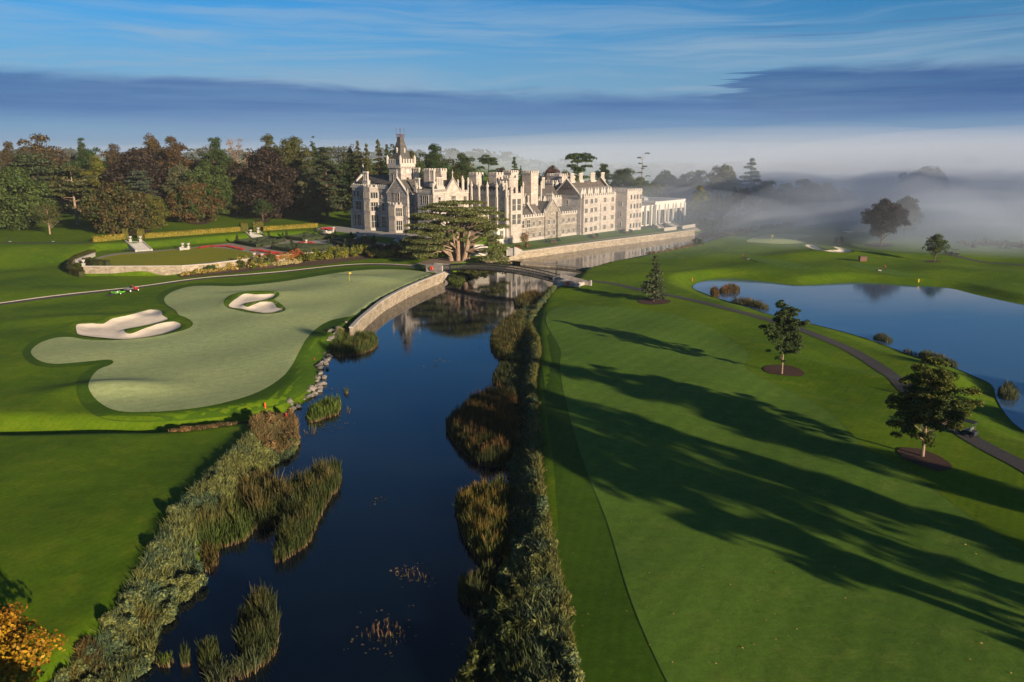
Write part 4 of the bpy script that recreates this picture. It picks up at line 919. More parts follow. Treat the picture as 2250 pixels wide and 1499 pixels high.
steps(A2(293, 529.5, 6.5), A2(316, 550.5, 4.45), 4.6, 6.5, 4.45, 'wide pale steps between urns under the hedge arch nearest the left')
steps(A2(556, 510.5, 6.5), A2(571, 525, 4.45), 5.0, 6.5, 4.45, 'pale steps below the second hedge arch beside the box parterre')
steps(A2(724, 507.5, 6.5), A2(707, 517, 4.45), 3.2, 6.5, 4.45, 'narrow steps below the small red flower bed')
steps(A2(800, 516, 6.5), A2(785, 527, 4.45), 5.5, 6.5, 4.45, 'broad grey steps in front of the manor bay windows')
steps(A2(884, 525, 6.5), A2(868, 534, 4.45), 4.0, 6.5, 4.45, 'shaded grey steps left of the great cedar')
steps(A2(404, 543.5, 5.2), A2(398, 546.5, 4.5), 2.2, 5.0, 4.45, 'tiny steps between two urns behind the oval lawn')
steps(A2(565, 566, 4.5), A2(585, 584, 2.3), 2.6, 4.45, 2.3, 'steps dropping through the shrub border from two urns')
steps(A2(1123, 541, 6.2), A2(1138, 551, 3.3), 2.2, 5.6, 3.2, 'white steps down from the white annex to the promenade')
# ------------------------------------------------------------------ urns
def urn_meshes():
    a, b = MB(), MB()
    a.box(-.45, .45, -.45, .45, 0, .18); a.box(-.34, .34, -.34, .34, .18, .95); a.box(-.44, .44, -.44, .44, .95, 1.1)
    b.lathe([(.26, 1.1), (.12, 1.22), (.12, 1.34), (.38, 1.5), (.5, 1.75), (.52, 1.95), (.66, 2.05), (.66, 2.12), (.4, 2.14)], 14)
    A_ = bpy.data.meshes.new('pedestal'); A_.from_pydata(a.v, [], a.f); A_.materials.append(M['trim'])
    B_ = bpy.data.meshes.new('bowl'); B_.from_pydata(b.v, [], b.f); B_.materials.append(M['trim']); return A_, B_
UA, UB = urn_meshes()
for px, py, z, lab in ((287, 531, 6.5, 'left urn at the head of the wide left steps'), (309, 530, 6.5, 'right urn at the head of the wide left steps'),
        (551, 512, 6.5, 'left urn above the steps beside the box parterre'), (567.5, 510.5, 6.5, 'right urn above the steps beside the box parterre'),
        (401.5, 543, 4.9, 'left of two pale urns behind the oval lawn'), (414.5, 545, 4.6, 'right of two pale urns behind the oval lawn'),
        (559, 568, 4.5, 'left urn on the wall above the border steps'), (576, 570, 4.5, 'right urn on the wall above the border steps'),
        (184, 585, 4.4, 'lone pedestal urn between the two curved hedges'), (716, 508, 6.5, 'left urn at the steps under the small red bed'), (733, 507, 6.5, 'right urn at the steps under the small red bed'),
        (786, 516, 6.5, 'small urn at the head of the broad manor steps'), (874, 526.5, 6.5, 'left urn at the shaded steps near the cedar'), (892, 527, 6.5, 'right urn at the shaded steps near the cedar'),
        (673, 538, 4.5, 'pale fountain urn inside the round red flower bed')):
    p = A2(px, py, z); r = empty('garden_urn', (p[0], p[1], float(H(*p)[0])), 'stone ' + lab if len(lab.split()) < 14 else lab, 'urn', 'stone garden urns')
    link('pedestal', UA, None, r); link('bowl', UB, None, r)
# ------------------------------------------------------------------ hedges, parterres, topiary, beds
def hedge_pts(W, w, h, n, rng, ls):
    W = np.array(W); d = np.r_[0, np.cumsum(np.hypot(*np.diff(W, axis=0).T))]
    t = rng.uniform(0, d[-1], n); x = np.interp(t, d, W[:, 0]); y = np.interp(t, d, W[:, 1])
    k = np.clip(np.searchsorted(d, t) - 1, 0, len(W) - 2); T = (W[k + 1] - W[k]); T /= np.hypot(*T.T)[:, None]; N = np.stack([-T[:, 1], T[:, 0]], 1)
    f = rng.uniform(0, 1, n); ww = w / (w + 2 * h)
    q = np.where(f < ww, rng.uniform(-.5, .5, n), np.where(f < ww + (1 - ww) / 2, -.5, .5)) * w * rng.uniform(.93, 1.05, n); zz = np.where(f < ww, h * rng.uniform(.94, 1.04, n), rng.uniform(0, 1, n) * h)
    P = np.column_stack([x + N[:, 0] * q, y + N[:, 1] * q]); g = H(P[:, 0], P[:, 1])
    nn = np.where((f < ww)[:, None], np.array([0, 0, 1.]), np.column_stack([N * np.sign(q)[:, None], np.zeros(n)])) + unit(n, rng) * .6
    return np.column_stack([P, g + zz]), nn
def hedge(name, Wd, w, h, c1, c2, lab, cat='hedge', group=None, ls=.3, dens=34, seed=1, kind=None):
    rng = np.random.default_rng(seed); Wd = np.array(Wd)
    L = np.hypot(*np.diff(Wd, axis=0).T).sum(); n = int(min(16000, L * (w + 2 * h) * dens * (.3 / ls) ** 2 * .5))
    P, nn = hedge_pts(Wd, w, h, n, rng, ls)
    # woody inner core so that it is not see-through
    root = empty(name, (float(Wd[0][0]), float(Wd[0][1]), float(H(*Wd[0])[0])), lab, cat, group)
    m = MB(); off = np.array([Wd[0][0], Wd[0][1], float(H(*Wd[0])[0])])
    for i in range(len(Wd) - 1):
        a, b = Wd[i], Wd[i + 1]; d = b - a; l = np.hypot(*d) + 1e-6; k = max(1, int(l / 4))
        for j in range(k):
            p0, p1 = a + d * j / k, a + d * (j + 1) / k; za, zb_ = float(H(*p0)[0]), float(H(*p1)[0]); nv = np.array([-d[1], d[0]]) / l * w * .36
            V = [(*(p0 - nv), za - .3), (*(p1 - nv), zb_ - .3), (*(p1 + nv), zb_ - .3), (*(p0 + nv), za - .3), (*(p0 - nv), za + h * .8), (*(p1 - nv), zb_ + h * .8), (*(p1 + nv), zb_ + h * .8), (*(p0 + nv), za + h * .8)]
            m.add([tuple(np.array(q) - off) for q in V], [(0, 3, 2, 1), (4, 5, 6, 7), (0, 1, 5, 4), (1, 2, 6, 5), (2, 3, 7, 6), (3, 0, 4, 7)])
    core = m.build('core', M['hedge_core'], root); core.color = (c1[0] * .5, c1[1] * .5, c1[2] * .5, 1)
    quad_obj('foliage', leaf_quads(P - off, nn, ls, rng, 1.3), M['foliage'], root, c1, c2); return root
mm, nt_ = material('hedge_core'); oi_ = nt_('ObjectInfo'); out(nt_, nt_('BsdfPrincipled', {'Base Color': oi_.outputs['Color'], 'Roughness': .9}).outputs[0]); M['hedge_core'] = mm
YG = ((.24, .21, .02), (.32, .24, .03)); DG = ((.022, .038, .012), (.035, .055, .016)); MG = ((.05, .08, .015), (.09, .11, .02))
F6 = lambda P, z=6.5: flat(P, z)
hedge('clipped_hedge', F6([(204, 531), (240, 528), (272, 524.5)]), 1.3, 2.0, *YG, 'short golden hedge left of the first arch', group='golden hedges along the upper lawn', seed=1)
hedge('clipped_hedge', F6([(317, 523), (400, 517), (470, 511.5), (537, 506.5)]), 1.3, 1.8, *YG, 'long golden hedge between the two arched hedge gaps', group='golden hedges along the upper lawn', seed=2)
hedge('clipped_hedge', F6([(578, 506), (640, 502), (697, 498.5)]), 1.3, 1.7, *YG, 'golden hedge running from the second arch towards the manor', group='golden hedges along the upper lawn', seed=3)
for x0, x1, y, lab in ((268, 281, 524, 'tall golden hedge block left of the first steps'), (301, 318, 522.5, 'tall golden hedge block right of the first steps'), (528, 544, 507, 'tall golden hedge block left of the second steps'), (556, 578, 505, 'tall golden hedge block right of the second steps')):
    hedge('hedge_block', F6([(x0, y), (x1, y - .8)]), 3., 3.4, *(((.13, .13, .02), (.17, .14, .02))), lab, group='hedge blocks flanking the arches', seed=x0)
hedge('curved_hedge', flat([(205, 561), (170, 572), (148, 580), (158, 587), (178, 592)], 4.2), 2., 1.8, (.06, .07, .012), (.10, .09, .015), 'curved green hedge wrapping the left tip of the terrace', seed=5)
hedge('curved_hedge', flat([(190, 590), (210, 595), (240, 597)], 2.8), 2., 1.9, (.05, .07, .012), (.10, .09, .015), 'short curved hedge ending at the white terrace wall', seed=6)
PAR = [([(518, 534), (592, 524.5), (625, 529.5), (566, 543)], 'leftmost box hedge parterre beside the second steps'), ([(627, 524.5), (695, 517), (740, 522.5), (668, 529.5)], 'farthest box hedge parterre under the hedge slope'),
       ([(598, 547), (640, 540.5), (728, 543), (652, 555)], 'nearest box hedge parterre before the red fountain bed'), ([(728, 533), (772, 527), (826, 535), (758, 543)], 'rightmost box hedge parterre below the broad steps')]
for k, (q, lab) in enumerate(PAR):
    W = flat(q, 4.45); c = W.mean(0); rng = np.random.default_rng(20 + k)
    lines = [np.vstack([W, W[:1]])]
    for s_ in (.72, .45): lines.append(np.vstack([c + (W - c) * s_, (c + (W - c) * s_)[:1]]))
    lines += [np.array([W[0], W[2]]), np.array([W[1], W[3]]), np.array([(W[0] + W[1]) / 2, (W[2] + W[3]) / 2]), np.array([(W[1] + W[2]) / 2, (W[3] + W[0]) / 2])]
    root = empty('box_parterre', (float(c[0]), float(c[1]), 4.45), lab, 'parterre', 'box hedge parterres'); off = np.array([c[0], c[1], 4.45])
    A_, B_ = [], []
    m = MB()
    for i, l in enumerate(lines):
        h = 1.25 if i == 0 else .8; w_ = 1.1 if i == 0 else .7
        L = np.hypot(*np.diff(l, axis=0).T).sum(); P, nn = hedge_pts(l, w_, h, int(L * (w_ + 2 * h) * 7), rng, .25); A_.append(P - off); B_.append(nn)
        for j in range(len(l) - 1):
            d = l[j + 1] - l[j]; le = np.hypot(*d); nv = np.array([-d[1], d[0]]) / le * w_ * .42; a_, b_ = l[j] - c, l[j + 1] - c; hh = h * .9 + .01 * i
            m.add([(*(a_ - nv), 0), (*(b_ - nv), 0), (*(b_ + nv), 0), (*(a_ + nv), 0), (*(a_ - nv), hh), (*(b_ - nv), hh), (*(b_ + nv), hh), (*(a_ + nv), hh)], [(0, 3, 2, 1), (4, 5, 6, 7), (0, 1, 5, 4), (1, 2, 6, 5), (2, 3, 7, 6), (3, 0, 4, 7)])
    m.build('hedge_core', M['hedge_core'], root).color = (.03, .045, .013, 1)
    quad_obj('foliage', leaf_quads(np.concatenate(A_), np.concatenate(B_), .3, rng, 1.2), M['foliage'], root, *DG)
    for j in range(4):
        p = W[j] + (c - W[j]) * .06
        tree('cone', float(p[0]), float(p[1]), 4.45, 3.1, 1.6, *DG, ['clipped yew cone at the %s corner of the %s' % (s, ['leftmost parterre', 'farthest parterre', 'nearest parterre', 'rightmost parterre'][k]) for s in ('left', 'far', 'right', 'near')][j], 'topiary', 'topiary_cone', seed=100 + k * 4 + j, ls=.28, n=420, base=.02, group='clipped yew cones of the parterres', tr=.1)
def bed(P, lab, z=4.5, n=700, h=.35, closed=True, w=None, name='flower_bed'):
    rng = np.random.default_rng(len(lab)); W = flat(P, z)
    if closed: q = inside_pts(flat(smooth(P, 4), z), .25)
    else:
        d = np.r_[0, np.cumsum(np.hypot(*np.diff(W, axis=0).T))]; t = rng.uniform(0, d[-1], n); q = np.stack([np.interp(t, d, W[:, 0]), np.interp(t, d, W[:, 1])], 1) + rng.uniform(-w / 2, w / 2, (n, 2))
    k = rng.choice(len(q), n); q = q[k] + rng.normal(0, .12, (n, 2)); c = q.mean(0); zz = H(q[:, 0], q[:, 1])
    P3 = np.column_stack([q - c, zz - z + rng.uniform(.1, h + .15, n)])
    root = empty(name, (float(c[0]), float(c[1]), z), lab, 'flower bed', 'red flower beds of the terrace')
    o = quad_obj('blossoms', leaf_quads(P3, np.tile([0, -.3, 1.], (n, 1)) + unit(n, rng) * .6, .42, rng, 1.1), M['red_flower'], root, (1, 0, 0), (1, 0, 0))
    P3 = P3[: n // 3].copy(); P3[:, 2] *= .5; quad_obj('leaves', leaf_quads(P3, unit(len(P3), rng), .4, rng), M['foliage'], root, *MG)
    return root
bed([(436, 545), (460, 541), (500, 540.5), (534, 548)], 'long crescent of red flowers behind the oval lawn', closed=False, w=1.3, n=1100)
bed([(556, 549.5), (575, 551), (600, 555), (615, 556.5), (592, 558), (566, 562)], 'arrow shaped red flower bed at the right tip of the oval lawn', closed=False, w=1.4, n=1100)
bed([(652, 535), (665, 531.5), (682, 531.5), (692, 535), (680, 538.5), (664, 538.5)], 'round red flower bed circling the fountain urn', n=800)
bed([(706, 502), (718, 501), (733, 502), (734, 504), (718, 504.5), (707, 504)], 'small red flower bed above the narrow steps', z=6.55, n=400)
def shrub(px, py, wpx, hpx, c1, c2, lab, name='shrub', ls=.3, n=1500, seed=0, cat='shrub', z=None, dy=1., flowers=None, group=None):
    x, y, zz = at(px, py); dep = y * math.cos(TH) + (CZ - zz) * math.sin(TH); w = wpx * dep / F; h = hpx * dep / F * 1.05
    rng = np.random.default_rng(seed + int(px)); root = empty(name, (x, y + dy, zz - .1), lab, cat, group)
    C = []
    for i in range(26):
        a = rng.uniform(0, 2 * PI); q = rng.uniform(0, .75); t = rng.uniform(.15, .8)
        C.append((q * math.cos(a) * w / 2, q * math.sin(a) * min(w, h * 2.2) / 2, h * t, w * .13 + .1, h * .22, h * .22, 0))
    quad_obj('foliage', clump_leaves(C, n, ls, rng, 1.5), M['foliage'], root, c1, c2)
    m = MB()
    for k in range(5): c = C[k]; m.tube([(0, 0, -.1), (c[0] * .5, c[1] * .5, c[2] * .5), c[:3]], [.07, .05, .02], 4)
    m.build('stems', M['bark'], root); return root
def border(P, w, h, c1, c2, lab, n=5000, ls=.35, seed=0, z=2.4, name='shrub_border', kind=None):
    """an uneven planted band along a line, one mass of foliage"""
    rng = np.random.default_rng(seed); W = hit(smooth(P, 5, False)); d = np.r_[0, np.cumsum(np.hypot(*np.diff(W, axis=0).T))]; L = d[-1]; m = int(L * 2.4) + 6
    t = rng.uniform(0, L, m); x = np.interp(t, d, W[:, 0]) + rng.uniform(-w / 2, w / 2, m); y = np.interp(t, d, W[:, 1]) + rng.uniform(-w / 2, w / 2, m); g = H(x, y)
    hh = h * rng.uniform(.5, 1.1, m); C = np.column_stack([x - W[0, 0], y - W[0, 1], g + hh * .5, np.full(m, .9), np.full(m, .9), hh * .52, np.zeros(m)])
    o = quad_obj(name, clump_leaves(C, n, ls, rng, 1.5), M['foliage'], None, c1, c2, (float(W[0, 0]), float(W[0, 1]), 0)); tag(o, lab, 'shrubs'); return o
border([(668, 579), (700, 574), (760, 567), (812, 561)], 3.5, 3.6, (.075, .10, .012), (.20, .19, .02), 'tall yellow green shrub mass against the terrace wall', 9000, .38, 1)
border([(815, 562), (840, 565), (866, 563)], 3, 2.2, (.30, .22, .03), (.42, .30, .05), 'bright golden shrubs left of the dark cedar border', 2600, .33, 2)
border([(815, 553), (850, 553), (890, 556), (925, 560)], 4, 2.6, (.03, .042, .014), (.06, .065, .02), 'dark shrub mass below the shaded steps', 5000, .38, 3)
border([(930, 569), (950, 567), (972, 563)], 3, 2.8, (.09, .15, .015), (.12, .18, .02), 'bright lime green bush left of the cedar trunks', 2600, .33, 4)
border([(880, 567), (905, 570), (928, 571)], 3, 2.8, (.06, .07, .015), (.11, .09, .02), 'olive shrubs between golden bushes and lime bush', 2400, .33, 5)
border([(402, 607), (440, 603), (480, 597), (520, 590)], 2.4, 1.5, (.16, .16, .03), (.50, .36, .10), 'yellow and cream flowering border below the oval wall', 5200, .26, 6)
border([(530, 589), (560, 585), (578, 583)], 2.6, 2.2, (.14, .15, .03), (.40, .30, .08), 'pale yellow flowering shrubs left of the border steps', 2800, .28, 7)
border([(602, 586), (630, 583), (664, 579)], 2.4, 1.6, (.35, .30, .10), (.55, .45, .22), 'cream flowering border under the orange creeper', 3000, .26, 8)
border([(604, 577), (620, 575), (664, 570)], 1.0, 2.7, (.30, .20, .03), (.36, .10, .03), 'orange and yellow creeper on the terrace wall', 3000, .3, 9)
border([(590, 577), (600, 576.5)], 1.4, 3., (.04, .07, .015), (.09, .09, .02), 'green creeper on the wall corner by the steps', 900, .3, 19)
shrub(459, 602, 28, 18, (.035, .075, .012), (.05, .09, .015), 'round dark green bush standing before the oval wall', ls=.3, n=1700)
shrub(527, 592, 24, 20, (.05, .07, .012), (.07, .08, .015), 'rounded olive bush at the bend of the terrace wall', n=1400)
shrub(566, 583, 36, 18, (.045, .075, .012), (.08, .09, .02), 'spreading green bush beneath the two border urns', n=1500)
# promenade shrubs by the manor
for i, (px, py, w_, h_, c, lab) in enumerate(((1205, 533, 16, 9, DG, 'first dark round shrub on the river lawn beside a red one'), (1227, 531, 12, 8, DG, 'second dark round shrub on the river lawn'), (1217, 535, 10, 5, ((.20, .07, .05), (.3, .12, .06)), 'reddish shrub between the first pair of dark ones'),
        (1297, 523, 15, 8, DG, 'third dark round shrub below the tall east range'), (1312, 521, 10, 8, DG, 'fourth dark round shrub below the tall east range'), (1306, 524, 8, 5, ((.20, .07, .05), (.3, .12, .06)), 'reddish shrub between the second pair of dark ones'),
        (1367, 513, 18, 9, DG, 'fifth dark round shrub near the east pavilion'), (1386, 512, 11, 8, DG, 'sixth dark round shrub near the east pavilion'), (1378, 514, 8, 5, ((.20, .07, .05), (.3, .12, .06)), 'reddish shrub between the third pair of dark ones'))):
    shrub(px, py, w_, h_, *c, lab, n=500, ls=.32, group='low shrubs on the river lawn', seed=i)
for i, (px, py, w_, h_, lab) in enumerate(((1140, 548, 18, 10, 'brown shrub left of the white annex steps'), (1158, 545, 14, 12, 'orange shrub right of the white annex steps'), (1420, 498, 26, 12, 'orange shrub bank before the pavilion steps'), (1448, 499, 22, 11, 'orange brown shrub bank right of the first pavilion bed'), (1470, 493, 24, 13, 'green clipped shrub block between the pavilion beds'), (1502, 490, 30, 14, 'yellow brown shrub bank at the pavilion corner'), (1520, 489, 12, 15, 'green square shrub right of the pavilion corner'))):
    c = ((.14, .09, .03), (.22, .13, .04)) if i not in (4, 6) else ((.07, .09, .02), (.10, .11, .02)); shrub(px, py, w_, h_, *c, lab, n=700, ls=.32, seed=i)
border([(1150, 541), (1157, 540)], 1.5, 5.5, (.22, .08, .05), (.25, .18, .06), 'red and yellow creeper climbing the river range wall', 900, .3, 31)
# white kerbs of the pavilion beds
wall_line('planter_wall', flat([(1458, 505), (1485, 502)], 3.6), 4.3, 3., .4, 'trim', 'low white planter wall left of the pavilion steps')
wall_line('planter_wall', flat([(1498, 500.5), (1526, 496)], 3.6), 4.3, 3., .4, 'trim', 'low white planter wall right of the pavilion steps')
steps(A2(1470, 490, 4.6), A2(1490, 500, 3.4), 4., 4.6, 3.3, 'broad pale steps before the white pavilion')
steps(A2(1440, 492, 4.6), A2(1452, 500, 3.4), 2., 4.6, 3.3, 'narrow pale steps left of the pavilion planter')
# ------------------------------------------------------------------ footbridge
bl, br_ = flat([(974, 593)], 2.9)[0], flat([(1217, 617)], 2.9)[0]
dd = br_ - bl; LB = float(np.hypot(*dd)); angb = math.atan2(dd[1], dd[0])
br = empty('footbridge', (float(bl[0]), float(bl[1]), 0), 'arched dark iron lattice footbridge over the river', 'footbridge', None, angb)
BW = 3.4; zd = lambda t: 2.9 + 1.5 * (1 - (2 * t - 1) ** 2)
NB = 30
for s, y0 in (('near', 0.), ('far', BW)):
    m = MB()
    for k in range(NB):
        t0, t1 = k / NB, (k + 1) / NB; x0, x1 = LB * t0, LB * t1; a0, a1 = zd(t0), zd(t1)
        m.tube([(x0, y0, a0 - .35), (x1, y0, a1 - .35)], .17, 4); m.tube([(x0, y0, a0 + 1.15), (x1, y0, a1 + 1.15)], .13, 4); m.tube([(x0, y0, a0 + .35), (x1, y0, a1 + .35)], .04, 4)
        m.tube([(x0, y0, a0 - .35), (x0, y0, a0 + 1.15)], .05, 4)
        for q in range(2):
            xa, xb = x0 + (x1 - x0) * q / 2, x0 + (x1 - x0) * (q + 1) / 2; za, zb_ = a0 + (a1 - a0) * q / 2, a0 + (a1 - a0) * (q + 1) / 2
            m.tube([(xa, y0, za - .3), (xb, y0, zb_ + 1.1)], .065, 3); m.tube([(xa, y0, za + 1.1), (xb, y0, zb_ - .3)], .065, 3)
    m.build('lattice_truss', M['iron'], br)
m = MB()
for k in range(NB):
    t0, t1 = k / NB, (k + 1) / NB; m.add([(LB * t0, .1, zd(t0) - .12), (LB * t1, .1, zd(t1) - .12), (LB * t1, BW - .1, zd(t1) - .12), (LB * t0, BW - .1, zd(t0) - .12), (LB * t0, .1, zd(t0)), (LB * t1, .1, zd(t1)), (LB * t1, BW - .1, zd(t1)), (LB * t0, BW - .1, zd(t0))], [(0, 3, 2, 1), (4, 5, 6, 7), (0, 1, 5, 4), (2, 3, 7, 6)])
m.build('deck', M['iron'], br)
ab = MB(); ab.box(-1.4, .0, -.5, BW + .5, -1.5, 2.6); ab.box(-6.2, -.02, -.55, -.1, .8, 4.15); ab.box(-6.2, -.02, BW + .1, BW + .5, .8, 4.15); ab.build('abutment', M['stone'], br)
ab = MB()
for y0, y1, L2 in ((-.55, -.1, 7.6), (BW + .1, BW + .55, 9.)):
    ab.add([(LB, y0, -1), (LB + L2, y0, -1), (LB + L2, y0, 3.0), (LB, y0, 4.3), (LB, y1, -1), (LB + L2, y1, -1), (LB + L2, y1, 3.0), (LB, y1, 4.3)], [(0, 1, 2, 3), (7, 6, 5, 4), (0, 4, 5, 1), (1, 5, 6, 2), (2, 6, 7, 3), (3, 7, 4, 0)])
    ab.box(LB + L2, LB + L2 + .5, y0 - .06, y1 + .06, 0, 3.3)
ab.box(LB, LB + 7.5, -.095, BW + .095, -1.2, 2.88); ab.build('abutment', M['stone'], br)
def torus(mb, R_, r_, n=18, k=8, M_=None):
    V = [((R_ + r_ * math.cos(2 * PI * j / k)) * math.cos(2 * PI * i / n), r_ * math.sin(2 * PI * j / k), (R_ + r_ * math.cos(2 * PI * j / k)) * math.sin(2 * PI * i / n)) for i in range(n) for j in range(k)]
    mb.add(V, [(i * k + j, i * k + (j + 1) % k, ((i + 1) % n) * k + (j + 1) % k, ((i + 1) % n) * k + j) for i in range(n) for j in range(k)], M_)
for (lx, lz, lab) in ((-4.0, 3.1, 'orange lifebuoy on the left abutment of the footbridge'), (LB + 4.6, 2.6, 'orange lifebuoy on the right abutment of the footbridge')):
    p = Matrix.Translation((bl[0], bl[1], 0)) @ Matrix.Rotation(angb, 4, 'Z') @ Vector((lx, -.7, lz)); r = empty('lifebuoy', p, lab, 'lifebuoy', 'lifebuoys on the footbridge', angb)
    m = MB(); torus(m, .42, .13); m.build('ring', M['orange'], r)
    m = MB(); m.box(-.55, .55, .1, .17, -.55, .55); m.build('backboard', M['orange'], r)
